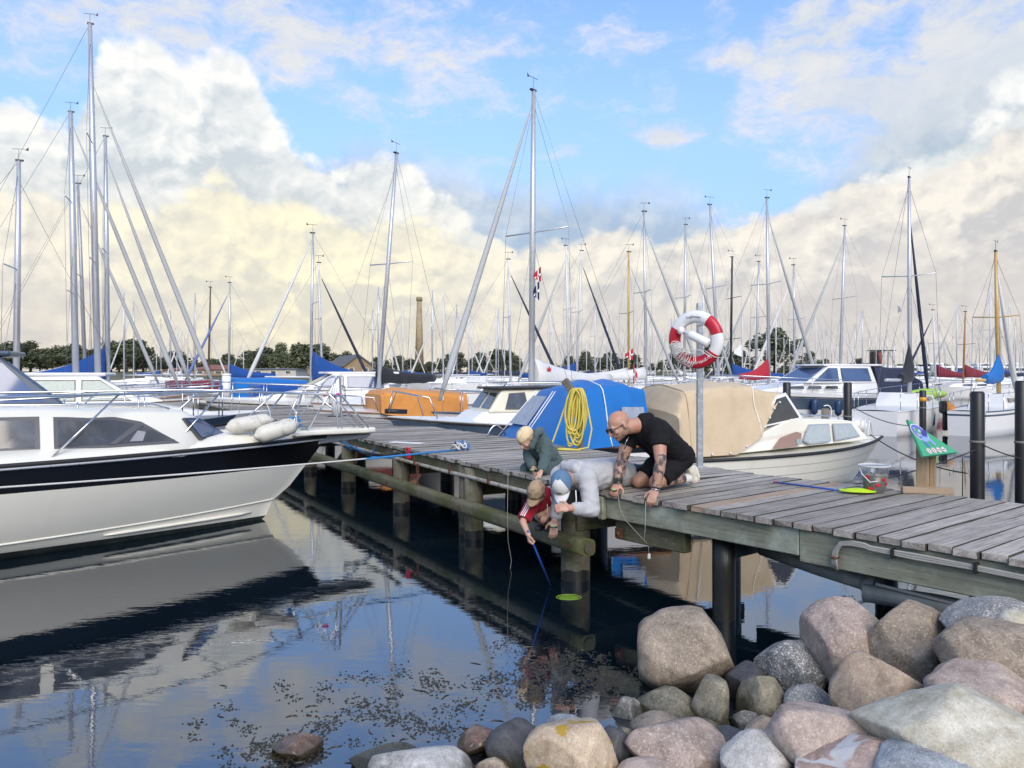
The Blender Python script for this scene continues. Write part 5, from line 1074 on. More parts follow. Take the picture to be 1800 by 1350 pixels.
# ================================================================== people
class Body:
    """Overlapping tapered shapes fused by a voxel remesh into one continuous skin."""
    def __init__(s): s.m = MB(); s.pr = []
    def cap(s, p0, r0, p1, r1, tg=0, sq=1.0, flat=False):
        p0, p1 = Vector(p0), Vector(p1); d = p1 - p0; L = max(d.length, 1e-5); n = 16
        pts, rs = [], []
        if flat: pts, rs = [p0, p1], [r0, r1]
        else:
            t_ = d / L
            for a in (-.98, -.85, -.6, -.3, 0): pts.append(p0 + t_ * (r0 * a)); rs.append(r0 * math.sqrt(1 - a * a))
            for f in (.33, .66): pts.append(p0 + d * f); rs.append(r0 + (r1 - r0) * f)
            for a in (0, .3, .6, .85, .98): pts.append(p1 + t_ * (r1 * a)); rs.append(r1 * math.sqrt(1 - a * a))
        s.m.tube(pts, rs, n, sq=sq); s.pr.append(('c', np.array(p0), r0, np.array(p1), r1, tg)); return s
    def ell(s, c_, ax, rad, tg=0):                     # ax: three unit vectors
        q_ = MB(); rows = []; nl_, nn_ = 9, 16
        M = Matrix((ax[0] * rad[0], ax[1] * rad[1], ax[2] * rad[2])).transposed()
        q_.lathe([(max(.02, math.sin(math.pi * i / nl_)) if 0 < i < nl_ else .02, -math.cos(math.pi * i / nl_)) for i in range(nl_ + 1)], nn_)
        b_ = len(s.m.v); c_ = Vector(c_)
        s.m.v += [tuple(M @ Vector(v) + c_) for v in q_.v]
        for f, mm_, sm_ in zip(q_.f, q_.m, q_.sm): s.m.f.append([b_ + i for i in f]); s.m.m.append(0); s.m.sm.append(True)
        s.pr.append(('e', np.array(c_), np.linalg.inv(np.array(M)), sum(rad) / 3, tg)); return s
    def build(s, name, mats, parent, voxel=.008, smooth=4, wr=0.0, wfreq=9.0, seed=0, wdir=None):
        me = s.m.mesh('tmp', mats[0]); o = bpy.data.objects.new('tmp', me); COL.objects.link(o)
        bm = bmesh.new(); bm.from_mesh(me); bmesh.ops.recalc_face_normals(bm, faces=bm.faces); bm.to_mesh(me); bm.free()
        r_ = o.modifiers.new('r', 'REMESH'); r_.mode = 'VOXEL'; r_.voxel_size = voxel; r_.use_smooth_shade = True
        if smooth: k = o.modifiers.new('s', 'SMOOTH'); k.factor = .5; k.iterations = smooth
        dg = bpy.context.evaluated_depsgraph_get(); me2 = bpy.data.meshes.new_from_object(o.evaluated_get(dg)); bpy.data.objects.remove(o); me2.name = name
        n = len(me2.vertices)
        if wr:
            co = np.empty(n * 3); me2.vertices.foreach_get('co', co); no = np.empty(n * 3); me2.vertices.foreach_get('normal', no); co = co.reshape(-1, 3); no = no.reshape(-1, 3)
            disp = np.empty(n)
            for i in range(n):
                x, y, z = co[i]; a = mnoise.noise(Vector((x * wfreq + seed, y * wfreq, z * wfreq * 1.7))); b2 = mnoise.noise(Vector((x * wfreq * 2.1 + 9, y * wfreq * 2.1, z * wfreq * 3.5 + seed)))
                disp[i] = (1 - abs(a) * 2.4) * .7 + b2 * .45
            co += no * (disp * wr)[:, None]; me2.vertices.foreach_set('co', co.ravel())
        me2.materials.clear()
        for m_ in mats: me2.materials.append(m_)
        nf_ = len(me2.polygons)
        if len(mats) > 1:
            ce = np.empty(nf_ * 3); me2.polygons.foreach_get('center', ce); ce = ce.reshape(-1, 3); best = np.full(nf_, 1e9); idx = np.zeros(nf_, int)
            for p in s.pr:
                if p[0] == 'c':
                    d = p[3] - p[1]; L2 = max(1e-9, d @ d); t_ = np.clip(((ce - p[1]) @ d) / L2, 0, 1); dist = np.linalg.norm(ce - (p[1] + t_[:, None] * d), axis=1) - (p[2] + (p[4] - p[2]) * t_)
                else: dist = (np.linalg.norm((ce - p[1]) @ p[2].T, axis=1) - 1) * p[3]
                w_ = dist < best; best[w_] = dist[w_]; idx[w_] = p[-1]
            me2.polygons.foreach_set('material_index', np.minimum(idx, len(mats) - 1))
        me2.polygons.foreach_set('use_smooth', [True] * nf_); me2.update()
        return link(bpy.data.objects.new(name, me2), parent)
def frame(fwd, up):
    f_ = Vector(fwd).normalized(); r_ = f_.cross(Vector(up)).normalized(); u_ = r_.cross(f_); return f_, r_, u_
def head(b_, c_, fwd, up, k=1.0, jaw=0, ear=0):
    f_, r_, u_ = frame(fwd, up); ax = (r_, f_, u_)
    def at(r, f, u): return c_ + (r_ * r + f_ * f + u_ * u) * k
    b_.ell(at(0, -.012, .030), ax, (.076 * k, .098 * k, .085 * k)); b_.ell(at(0, .028, -.020), ax, (.064 * k, .072 * k, .085 * k))
    b_.ell(at(0, .030, -.070), ax, (.050 * k, .060 * k, .045 * k), jaw); b_.ell(at(0, .066, -.098), ax, (.026 * k, .024 * k, .020 * k), jaw)
    b_.cap(at(-.035, .083, .016), .014 * k, at(.035, .083, .016), .014 * k); b_.cap(at(0, .096, .004), .010 * k, at(0, .116, -.032), .0155 * k)
    b_.ell(at(0, .094, -.064), ax, (.024 * k, .012 * k, .011 * k), jaw)
    for s_ in (-1, 1):
        b_.ell(at(s_ * .077, -.010, -.012), (r_, f_, u_), (.012 * k, .022 * k, .033 * k), ear); b_.ell(at(s_ * .042, .070, -.03), ax, (.020 * k, .02 * k, .022 * k))
        b_.ell(at(s_ * .047, .0, -.058), ax, (.020 * k, .05 * k, .04 * k), jaw)
    return at
def eyes(at, parent, k):
    em = mat('eye_white', (.7, .68, .65), .2); pm = mat('eye_pupil', (.03, .025, .02), .2)
    for s_ in (-1, 1):
        q_ = MB(); q_.lathe([(0, -.010 * k), (.008 * k, -.006 * k), (.011 * k, 0), (.008 * k, .006 * k), (0, .010 * k)], 10, 0, Matrix.Translation(at(s_ * .031, .084, -.002))); e = q_.build('eye', em, parent)
        q_ = MB(); q_.lathe([(0, -.005 * k), (.005 * k, 0), (0, .005 * k)], 8, 0, Matrix.Translation(at(s_ * .031, .093, -.005))); q_.build('pupil', pm, e)
def hand(b_, w_, d, nrm, thumb, k=1.0, curl=.5, tg=0, spread=.14):
    d = Vector(d).normalized(); n_ = Vector(nrm); n_ = (n_ - d * n_.dot(d)).normalized(); sd_ = d.cross(n_).normalized()
    if sd_.dot(Vector(thumb)) < 0: sd_ = -sd_
    pc = w_ + d * .045 * k; b_.ell(pc, (sd_, d, n_), (.040 * k, .052 * k, .017 * k), tg)
    for i, (o_, L_) in enumerate(((.030, .074), (.010, .084), (-.010, .078), (-.029, .060))):
        p0 = w_ + (d * .082 + sd_ * o_) * k; dd = (d + sd_ * (o_ * spread * 25)).normalized()
        c1 = curl * (1 + .1 * i); p1 = p0 + (dd * math.cos(c1 * .6) - n_ * math.sin(c1 * .6)) * L_ * .5 * k; p2 = p1 + (dd * math.cos(c1 * 1.7) - n_ * math.sin(c1 * 1.7)) * L_ * .55 * k
        b_.cap(p0, .0098 * k, p1, .0090 * k, tg); b_.cap(p1, .0090 * k, p2, .0075 * k, tg)
    t0 = w_ + (d * .022 + sd_ * .030) * k; t1 = t0 + (d * .5 + sd_ * .75 - n_ * .35).normalized() * .042 * k; t2 = t1 + (d * .85 + sd_ * .25 - n_ * .4).normalized() * .034 * k
    b_.cap(t0, .014 * k, t1, .0115 * k, tg); b_.cap(t1, .0115 * k, t2, .0085 * k, tg)
def skinm(name, col_, extra=None):
    m_ = mat(name, col_, .48, vary=.10, vscale=9, col2=tuple(x * f for x, f in zip(col_, (1.02, .80, .76))), c2=(.48, .68), bump=.08, bscale=90)
    m_.node_tree.nodes['Principled BSDF'].inputs['Subsurface Weight'].default_value = .12; m_.node_tree.nodes['Principled BSDF'].inputs['Subsurface Radius'].default_value = (.02, .008, .005); return m_
skin_a = skinm('skin_tanned', (.47, .27, .185)); skin_b = skinm('skin_fair', (.52, .32, .235)); skin_c = skinm('skin_child', (.56, .35, .255))
ink = mat('skin_tattooed', (.40, .24, .17), .5, col2=(.075, .06, .06), vscale=17, c2=(.46, .53), vary=.2)
stub = mat('skin_stubble', (.26, .15, .105), .6, vary=.2, vscale=40)
def cloth(name, col_, v=.12, **k_): return mat(name, col_, .9, vary=v, vscale=5, bump=.25, bscale=60, sheen=.12 if max(col_) > .05 else 0.0, spec=.25, **k_)
tee = cloth('black_cotton', (.011, .011, .012), .2); shorts_b = cloth('black_shorts_cloth', (.010, .010, .013), .2); hood_g = cloth('heather_grey_fleece', (.47, .475, .48), .10)
hood_t = cloth('green_grey_fleece', (.075, .115, .115), .10); jeans = cloth('navy_denim', (.022, .032, .055), .2); redsh = cloth('red_jersey', (.33, .012, .03), .1)
whs = cloth('white_shorts_cloth', (.62, .60, .58), .08); sockm = cloth('white_sock', (.70, .69, .66)); shoem = mat('pale_shoe', (.62, .58, .48), .7, vary=.12, vscale=12); shoed = mat('dark_shoe', (.02, .022, .03), .6, vary=.2)
solem = mat('shoe_sole', (.66, .61, .50), .7)
def shoe(parent, heel, toe, up, k, m_, name='shoe', sole=None):
    d = (toe - heel).normalized(); sd_ = d.cross(up).normalized(); u_ = sd_.cross(d)
    b_ = Body(); L_ = (toe - heel).length
    b_.ell(heel + d * .03 * k + u_ * .035 * k, (d, sd_, u_), (.05 * k, .040 * k, .05 * k)); b_.ell(heel + d * L_ * .42 + u_ * .03 * k, (d, sd_, u_), (L_ * .42, .044 * k, .042 * k)); b_.ell(heel + d * L_ * .74 + u_ * .022 * k, (d, sd_, u_), (L_ * .28, .050 * k, .034 * k))
    b_.cap(heel + d * .035 * k + u_ * .05 * k, .042 * k, heel + d * .045 * k + u_ * .085 * k, .040 * k, flat=True)
    so_ = b_.build(name, [m_], parent, .007, 3)
    q_ = MB(); pr_ = []
    for a in np.linspace(0, 2 * math.pi, 18, False):
        f = math.cos(a); wv = (.050 if f > 0 else .040) * k; pr_.append(heel + d * (L_ * .5 + f * L_ * .53) + sd_ * (wv * math.sin(a)) - u_ * .012 * k)
    q_.prism(pr_, u_ * .022 * k); q_.build('sole', sole or solem, so_); return so_
def seg(b_, pts, rs, tg=0, flat=False):
    for i in range(len(pts) - 1): b_.cap(pts[i], rs[i], pts[i + 1], rs[i + 1], tg, flat=flat)
def torso(b_, sL, sR, hL, hR, k=1.0, grow=0.0, chest=.105, waist=.098, belly=None):
    ms, mh = (sL + sR) / 2, (hL + hR) / 2; c_ = ms.lerp(mh, .28)
    for s_, h_ in ((sL, hL), (sR, hR)):
        a = ms.lerp(s_, .62); b_.cap(a.lerp(h_, .10), chest * k + grow, a.lerp(h_, .55), waist * k + grow); b_.cap(a.lerp(h_, .55), waist * k + grow, mh.lerp(h_, .75), .108 * k + grow)
    b_.cap(ms.lerp(mh, .08), .098 * k + grow, mh, .110 * k + grow); b_.cap(sL, .062 * k + grow, sR, .062 * k + grow)
# ---------------------------------------------------------------- bald man in black, kneeling on all fours
def person(loc, label): return empty('person', loc, 0, label, 'person')
O1 = V(1.4, 7.35, DZ); pm1 = person(O1, 'bald man in black T-shirt and shorts kneeling on the pier, tattooed arms')
def rel(o): return lambda u, v, D: P(u, v, D) - o
p = rel(O1)
sL, eL, wL = p(1158, 755, 6.98), p(1161, 812, 6.86), p(1152, 862, 6.83); sR, eR, wR = p(1112, 752, 7.30), p(1092, 812, 7.26), p(1086, 850, 7.16)
hL, kL, aL = p(1198, 802, 7.34), p(1153, 848, 7.18), p(1209, 840, 7.44); hR, kR, aR = p(1176, 802, 7.55), p(1123, 846, 7.42), p(1198, 842, 7.64)
hd = p(1088, 747, 7.05); fw, up = V(-.80, -.34, -.48), V(-.42, -.05, .9)
b1 = Body(); at1 = head(b1, hd, fw, up, 1.06, jaw=2)
ms = (sL + sR) / 2
b1.cap(ms + V(-.02, 0, .04), .074, hd + V(.035, .02, -.025), .068)
torso(b1, sL, sR, hL, hR, .98)
for s_, e_, w_ in ((sL, eL, wL), (sR, eR, wR)): seg(b1, [s_, s_.lerp(e_, .45), e_], [.066, .064, .048], 0)
seg(b1, [eL, eL.lerp(wL, .3), wL], [.047, .052, .034], 1); seg(b1, [eR, eR.lerp(wR, .3), wR], [.047, .052, .034], 1); b1.cap(sL.lerp(eL, .72), .055, eL, .050, 1); b1.cap(sR.lerp(eR, .55), .060, eR, .050, 1)
hand(b1, wL + V(0, 0, .004), V(-.35, -.55, -.55), V(-.2, -.55, .75), V(-1, 0, .1), 1.08, .75); hand(b1, wR, V(-.40, -.50, -.55), V(-.2, -.5, .8), V(.5, -.6, 0), 1.08, 1.0)
for h_, k_, a_, tg in ((hL, kL, aL, 1), (hR, kR, aR, 0)): seg(b1, [h_, k_], [.095, .066]); seg(b1, [k_, k_.lerp(a_, .35), a_], [.060, .056, .040], tg)
b1.build('body', [skin_a, ink, stub], pm1, .007, 3)
eyes(at1, pm1, 1.0)
t1 = Body(); torso(t1, sL + V(0, 0, .006), sR + V(0, 0, .006), hL.lerp(sL, .06), hR.lerp(sR, .06), .98, .022)
for s_, e_ in ((sL, eL), (sR, eR)): t1.cap(s_, .088, s_.lerp(e_, .30), .088); t1.cap(s_.lerp(e_, .05), .090, s_.lerp(e_, .52), .082, flat=True)
t1.cap(ms + V(.0, 0, .045), .098, ms.lerp((hL + hR) / 2, .3) + V(0, 0, .05), .118); t1.cap(ms + V(-.045, -.01, .05), .084, ms + V(.05, .02, .05), .10, flat=True)
t1.build('t_shirt', [tee], pm1, .008, 4, .006, 8, 3)
s1 = Body()
for h_, k_ in ((hL, kL), (hR, kR)): s1.cap(h_, .118, h_.lerp(k_, .5), .112); s1.cap(h_, .118, h_.lerp(k_, .82), .098, flat=True)
s1.cap(hL, .125, hR, .125); s1.cap(hL.lerp(sL, .16), .118, hR.lerp(sR, .16), .118); s1.build('shorts', [shorts_b], pm1, .009, 4, .006, 8, 5)
for a_, k_, nm in ((aL, kL, 1), (aR, kR, 2)):
    d = (a_ - k_).normalized(); b_ = Body(); b_.cap(k_.lerp(a_, .74), .044, a_ + d * .02, .043, flat=True); b_.build('sock', [sockm], pm1, .007, 2)
    shoe(pm1, a_ + d * .085 + V(0, 0, .105), a_ + d * .10 + V(0, 0, DZ + .035 - O1.z - a_.z), d * -1 + V(0, 0, .15), 1.15, shoem)
    q = MB(); dd = d
    for f in (.80, .87, .94):
        pass
# sunglasses, watch, bracelets, chain
q = MB(); lens = []
for s_ in (-1, 1):
    c_ = at1(s_ * .034, .104, .000); f_, r_, u_ = frame(fw, up); q.add([c_ + (r_ * .027 * math.cos(a) + u_ * .021 * math.sin(a)) for a in np.linspace(0, 2 * math.pi, 14, False)], [list(range(14))])
    q.tube([at1(s_ * .060, .098, .004), at1(s_ * .080, .05, .004), at1(s_ * .084, -.01, .0)], .0035, 6)
    q.tube([c_ + (r_ * .028 * math.cos(a) + u_ * .022 * math.sin(a)) for a in np.linspace(0, 2 * math.pi, 15)], .003, 5, cap=False)
q.tube([at1(-.01, .112, .006), at1(.01, .112, .006)], .003, 5); q.build('sunglasses', mat('sunglass_black', (.008, .008, .009), .08, spec=.8), pm1)
def band(parent, name, m_, p0, p1, r_): q_ = MB(); q_.tube([p0, p1], r_, 16); return q_.build(name, m_, parent)
d = (wR - eR).normalized(); band(pm1, 'watch_strap', rubber, wR - d * .035, wR - d * .010, .040); q = MB(); q.box(wR - d * .022 + V(-.025, -.034, .0), (.034, .018, .036), ch=.004); q.build('watch', black, pm1)
d = (wL - eL).normalized(); band(pm1, 'bracelet', rubber, wL - d * .030, wL - d * .018, .0395); band(pm1, 'bracelet', steel, wL - d * .012, wL - d * .004, .0385)
tube(pm1, 'necklace', steel, [p(1105, 768, 6.96), p(1099, 780, 6.95), p(1097, 790, 6.97), p(1103, 781, 7.05)], .003, 5)
# ---------------------------------------------------------------- man in grey hoodie lying over the edge
O2 = V(1.0, 7.65, DZ); pm2 = person(O2, 'man in grey hoodie and blue cap lying over the pier edge'); p = rel(O2)
sL, eL, wL = p(1033, 842, 7.06), p(1040, 897, 6.95), p(1002, 893, 6.80); sR, eR, wR = p(985, 838, 7.36), p(984, 880, 7.32), p(975, 915, 7.24)
hL, hR = V(1.02, 7.53, 1.04) - O2, V(.88, 7.74, 1.04) - O2
kL, kR = V(1.36, 7.80, 1.0) - O2, V(1.24, 8.02, 1.0) - O2; aL, aR = V(1.66, 8.08, .99) - O2, V(1.56, 8.26, .99) - O2
hd = p(990, 856, 7.02); fw, up = V(-.28, -.50, -.82), V(-.30, -.72, .55)
fw = V(-.12, -.52, -.84); up = V(-.30, -.74, .60); hd = p(988, 852, 7.02)
b2 = Body(); at2 = head(b2, hd, fw, up, 1.04, jaw=1); ms = (sL + sR) / 2
b2.cap(ms + V(-.01, 0, .02), .070, hd + V(.03, .05, .02), .062); torso(b2, sL, sR, hL, hR, .98)
for s_, e_, w_ in ((sL, eL, wL), (sR, eR, wR)): seg(b2, [s_, e_], [.060, .046]); seg(b2, [e_, e_.lerp(w_, .3), w_], [.045, .046, .032])
hand(b2, wL, V(-.95, -.15, .05), V(.1, -.75, .6), V(0, -.3, 1), 1.06, .9); hand(b2, wR, V(-.10, -.35, -.9), V(.0, -.9, .35), V(-1, -.2, 0), 1.02, .45)
for h_, k_, a_ in ((hL, kL, aL), (hR, kR, aR)): seg(b2, [h_, k_], [.09, .062]); seg(b2, [k_, a_], [.060, .040])
b2.build('body', [skin_b, mat('skin_beard', (.20, .12, .085), .7, vary=.3, vscale=50)], pm2, .007, 3); eyes(at2, pm2, 1.0)
t2 = Body(); torso(t2, sL + V(0, 0, .01), sR + V(0, 0, .01), hL, hR, 1.0, .030); t2.cap(hL, .128, hR, .128); t2.cap(hL.lerp(kL, .18), .118, hR.lerp(kR, .18), .118); t2.cap(hL.lerp(sL, .3), .12, hR.lerp(sR, .3), .12)
for s_, e_, w_ in ((sL, eL, wL), (sR, eR, wR)): t2.cap(s_, .088, e_, .070); t2.cap(e_, .070, e_.lerp(w_, .72), .054); t2.cap(e_.lerp(w_, .6), .050, e_.lerp(w_, .86), .046, flat=True)
hoodp = ms + V(.05, .04, .10)
t2.build('hoodie', [hood_g], pm2, .009, 5, .009, 7.5, 8)
hb2 = Body(); b0_ = ms + V(-.01, .0, .07); hb2.cap(b0_ + V(.10, -.13, -.05), .035, b0_ + V(.02, -.10, .03), .045); hb2.cap(b0_ + V(.02, -.10, .03), .045, b0_ + V(-.07, .05, .03), .045); hb2.cap(b0_ + V(-.07, .05, .03), .045, b0_ + V(-.08, .12, -.06), .035); hb2.cap(b0_ + V(.07, -.04, .04), .05, b0_ + V(-.0, .09, .04), .05); hb2.build('hood', [hood_g], pm2, .008, 3, .006, 9, 2)
tube(pm2, 'hood_cord', plain_white, [p(1012, 862, 6.93), p(1013, 880, 6.93), p(1010, 893, 6.93)], .005, 6)
j2 = Body()
for h_, k_, a_ in ((hL, kL, aL), (hR, kR, aR)): j2.cap(h_, .110, k_, .082); j2.cap(k_, .080, a_, .062)
j2.cap(hL, .118, hR, .118); j2.build('jeans', [jeans], pm2, .009, 4, .006, 8, 6)
for a_, k_ in ((aL, kL), (aR, kR)):
    d = (a_ - k_).normalized(); shoe(pm2, a_ + d * .06 + V(0, 0, .06), a_ + d * .12 + V(0, 0, -.10) + V(.03, .03, 0), d * -1, 1.0, shoed)
def cap_hat(parent, at, k, crown_m, front_m, brim_m, f_r_u, logo=None):
    f_, r_, u_ = f_r_u; q_ = MB(); rows = []; n = 28
    for i in range(9):
        th = i / 8 * math.pi / 2; rows.append([at(.090 * math.cos(th) ** .85 * math.cos(a), -.008 + .113 * math.cos(th) ** .85 * math.sin(a), .010 + .120 * math.sin(th)) for a in np.linspace(0, 2 * math.pi, n, False)])
    q_.grid(rows, closed=True, rowmat=lambda i, kk: 1 if 3 <= kk <= 10 and i < 7 else 0)
    c_ = q_.build('cap', [crown_m, front_m], parent); sl_ = c_.modifiers.new('s', 'SOLIDIFY'); sl_.thickness = .004; sl_.offset = 1
    q_ = MB(); rows = []
    for j in range(5):
        g_ = j / 4; rows.append([at((.080 + .004 * g_) * math.sin(a) * (1 - .12 * g_), -.006 + .110 * math.cos(a) + .078 * g_ * max(.0, math.cos(a)) ** .5, .016 - .014 * g_ - .020 * abs(math.sin(a)) ** 2 * (.5 + .5 * g_)) for a in np.linspace(-1.25, 1.25, 17)])
    q_.grid(rows); br = q_.build('brim', brim_m, c_); sl_ = br.modifiers.new('s', 'SOLIDIFY'); sl_.thickness = .005
    q_ = MB(); q_.lathe([(0, .004), (.006, .002), (.007, -.002)], 8, 0, Matrix.Translation(at(0, -.008, .131))); q_.build('button', crown_m, c_)
    return c_
cb_ = mat('cap_blue', (.10, .19, .30), .85, vary=.1, vscale=20); cw_ = mat('cap_white', (.66, .66, .63), .85, vary=.05)
ch2_ = cap_hat(pm2, at2, 1.0, cb_, cw_, cw_, frame(fw, up))
q = MB(); q.add([at2(.026 * math.cos(a), .104, .062 + .016 * math.sin(a)) + frame(fw, up)[0] * .006 for a in np.linspace(0, 2 * math.pi, 12, False)], [list(range(12))]); q.build('patch', mat('patch_olive', (.16, .17, .07), .8), ch2_, fix=False)
q = MB(); lnm = mat('fishing_line', (.42, .40, .35), .7)
# ---------------------------------------------------------------- blond boy kneeling
O3 = V(.3, 8.7, DZ); pm3 = person(O3, 'blond boy in green-grey tracksuit kneeling at the pier edge'); p = rel(O3); K3 = .80
sL, eL, wL = p(959, 782, 8.45), p(958, 808, 8.38), p(951, 829, 8.22); sR, eR, wR = p(930, 783, 8.70), p(929, 805, 8.60), p(938, 823, 8.42)
hL, kL, aL = p(973, 811, 8.62), p(955, 826, 8.42), p(982, 825, 8.75); hR, kR, aR = p(958, 810, 8.85), p(924, 824, 8.72), p(962, 822, 8.95)
hd = p(925, 771, 8.42); fw, up = V(-.55, -.42, -.72), V(-.55, -.40, .72)
b3 = Body(); at3 = head(b3, hd, fw, up, .92); ms = (sL + sR) / 2
b3.cap(ms + V(0, 0, .03), .048, hd + V(.05, .03, -.01), .046); torso(b3, sL, sR, hL, hR, .72)
for s_, e_, w_ in ((sL, eL, wL), (sR, eR, wR)): seg(b3, [s_, e_, w_], [.042, .034, .024])
hand(b3, wL, V(-.35, -.45, -.6), V(-.1, -.4, .85), V(-.9, .2, 0), .80, .5); hand(b3, wR, V(-.05, -.6, -.6), V(-.9, 0, .3), V(0, -.5, .7), .80, 1.3)
for h_, k_, a_ in ((hL, kL, aL), (hR, kR, aR)): seg(b3, [h_, k_, a_], [.066, .046, .03])
b3.build('body', [skin_c], pm3, .006, 3); eyes(at3, pm3, .9)
t3 = Body(); torso(t3, sL, sR, hL, hR, .74, .026); t3.cap(hL, .10, hR, .10); t3.cap(hL.lerp(sL, .5), .098, hR.lerp(sR, .5), .098)
for s_, e_, w_ in ((sL, eL, wL), (sR, eR, wR)): t3.cap(s_, .066, e_, .056); t3.cap(e_, .056, e_.lerp(w_, .75), .046); t3.cap(e_.lerp(w_, .7), .040, e_.lerp(w_, .93), .037, flat=True)
t3.build('hoodie', [hood_t], pm3, .007, 4, .010, 9, 4)
hb3 = Body(); b0_ = p(952, 768, 8.60); hb3.ell(b0_, (V(.7, .5, .5).normalized(), V(-.5, .86, 0).normalized(), V(-.45, -.2, .86).normalized()), (.055, .085, .085)); hb3.cap(p(943, 762, 8.35), .030, p(950, 757, 8.55), .042); hb3.cap(p(950, 757, 8.55), .04, p(938, 760, 8.68), .03); hb3.cap(p(943, 764, 8.33), .03, p(935, 785, 8.32), .028); hb3.build('hood', [hood_t], pm3, .007, 3, .005, 11, 3)
j3 = Body()
for h_, k_, a_ in ((hL, kL, aL), (hR, kR, aR)): j3.cap(h_, .086, k_, .066); j3.cap(k_, .064, a_, .052); j3.cap(a_, .052, a_.lerp(k_, -.12), .046)
j3.cap(hL, .09, hR, .09); j3.build('sweatpants', [hood_t], pm3, .007, 4, .006, 9, 7)
for a_, k_ in ((aL, kL), (aR, kR)):
    d = (a_ - k_).normalized(); shoe(pm3, a_ + d * .05 + V(0, 0, .05), a_ + d * .09 + V(0, 0, -.06) + V(.03, .02, 0), d * -1, .8, shoed)
q = MB(); q.box(p(978, 801, 8.50), (.035, .006, .035)); q.build('white_label', plain_white, pm3)
hairm = mat('blond_hair', (.78, .64, .40), .5, vary=.28, vscale=30, stretch=(1, 1, .3)); f_, r_, u_ = frame(fw, up)
hbdy = Body(); hbdy.ell(at3(0, -.016, .036), (r_, f_, u_), (.081 * .92, .102 * .92, .088 * .92)); hbdy.ell(at3(0, -.045, -.01), (r_, f_, u_), (.074 * .92, .07 * .92, .075 * .92)); hr = hbdy.build('hair', [hairm], pm3, .006, 3)
q = MB(); rr = random.Random(4)
for i in range(1100):
    ph = rr.uniform(0, 2 * math.pi); th0 = rr.uniform(.05, 1.2); front = math.sin(ph); th1 = th0 + rr.uniform(.5, .9); lim = 1.62 if front > .35 else (1.75 if front > -.2 else 2.05); th1 = min(th1, lim); pts = []
    for j in range(4):
        th = th0 + (th1 - th0) * j / 3; R_ = 1.04 + .05 * rr.random() + (.05 * j / 3)
        pts.append(at3(.081 * R_ * math.sin(th) * math.cos(ph + .04 * j), -.014 + .102 * R_ * math.sin(th) * math.sin(ph + .04 * j), .036 + .090 * R_ * math.cos(th)))
    q.tube(pts, [.0035, .0038, .0032, .0008], 4, cap=False)
q.build('hair_strands', hairm, hr)
# ---------------------------------------------------------------- boy in red crouching on the log
O4 = V(.33, 7.6, .51); pm4 = person(O4, 'boy in red striped shirt and patterned cap crouching on the log rail'); p = rel(O4)
sR, eR, wR = p(936, 886, 7.36), p(919, 917, 7.26), p(929, 940, 7.14); sL, eL, wL = p(966, 866, 7.60), p(974, 892, 7.48), p(966, 905, 7.40)
hL, hR = p(972, 900, 7.74), p(956, 902, 7.84); kL, kR = p(961, 902, 7.46), p(950, 904, 7.46); aL, aR = p(972, 925, 7.55), p(955, 924, 7.58)
hd = p(943, 866, 7.24); fw, up = V(-.40, -.62, -.68), V(-.22, -.66, .72)
b4 = Body(); at4 = head(b4, hd, fw, up, .90); ms = (sL + sR) / 2
b4.cap(ms + V(0, 0, .02), .045, hd + V(.03, .04, -.01), .045); torso(b4, sL, sR, hL, hR, .66)
for s_, e_, w_ in ((sL, eL, wL), (sR, eR, wR)): seg(b4, [s_, e_, w_], [.040, .032, .024])
hand(b4, wR, V(.1, -.2, -1), V(-.9, -.3, 0), V(.2, -1, 0), .80, 1.35); hand(b4, wL, V(-.6, -.6, -.2), V(0, -.4, .9), V(-.5, .5, 0), .78, .8)
for h_, k_, a_ in ((hL, kL, aL), (hR, kR, aR)): seg(b4, [h_, k_], [.062, .048]); seg(b4, [k_, k_.lerp(a_, .35), a_], [.046, .044, .03])
b4.build('body', [skin_c], pm4, .006, 3); eyes(at4, pm4, .9)
t4 = Body(); torso(t4, sL, sR, hL, hR, .70, .020); t4.cap(hL, .085, hR, .085)
for s_, e_, in ((sL, eL), (sR, eR)): t4.cap(s_, .062, s_.lerp(e_, .4), .064); t4.cap(s_, .064, s_.lerp(e_, .88), .066, flat=True)
ts_ = t4.build('jersey', [redsh], pm4, .007, 4, .005, 9, 5)
def sleeve_stripes(parent, s_, e_, r_, view, n=3, gap=.019):
    d = (e_ - s_).normalized(); side = d.cross(view).normalized(); nn_ = side.cross(d) * -1
    if nn_.dot(view) < 0: nn_ = -nn_
    for i in range(n):
        o_ = (i - (n - 1) / 2) * gap; q_ = MB(); rows = []
        for f in np.linspace(-.42, .90, 14):
            c_ = s_.lerp(e_, f); h = math.sqrt(max(1e-5, r_ * r_ - o_ * o_)) + .006 + (0.02 if f < -.1 else 0) * 0
            rows.append([c_ + side * (o_ - .005) + nn_ * h, c_ + side * (o_ + .005) + nn_ * h])
        q_.grid(rows); st_ = q_.build('stripe', plain_white, parent, fix=False); sw = st_.modifiers.new('w', 'SHRINKWRAP'); sw.target = parent; sw.offset = .003; sw.wrap_method = 'NEAREST_SURFACEPOINT'
sleeve_stripes(ts_, sR, eR, .066, V(-.35, -.8, .45)); sleeve_stripes(ts_, sL + V(.01, 0, 0), eL, .066, V(.0, -.75, .6))
s4 = Body()
for h_, k_ in ((hL, kL), (hR, kR)): s4.cap(h_, .082, h_.lerp(k_, .75), .072); s4.cap(h_, .08, h_.lerp(k_, .86), .070, flat=True)
s4.build('shorts', [whs], pm4, .007, 3, .004, 10, 2)
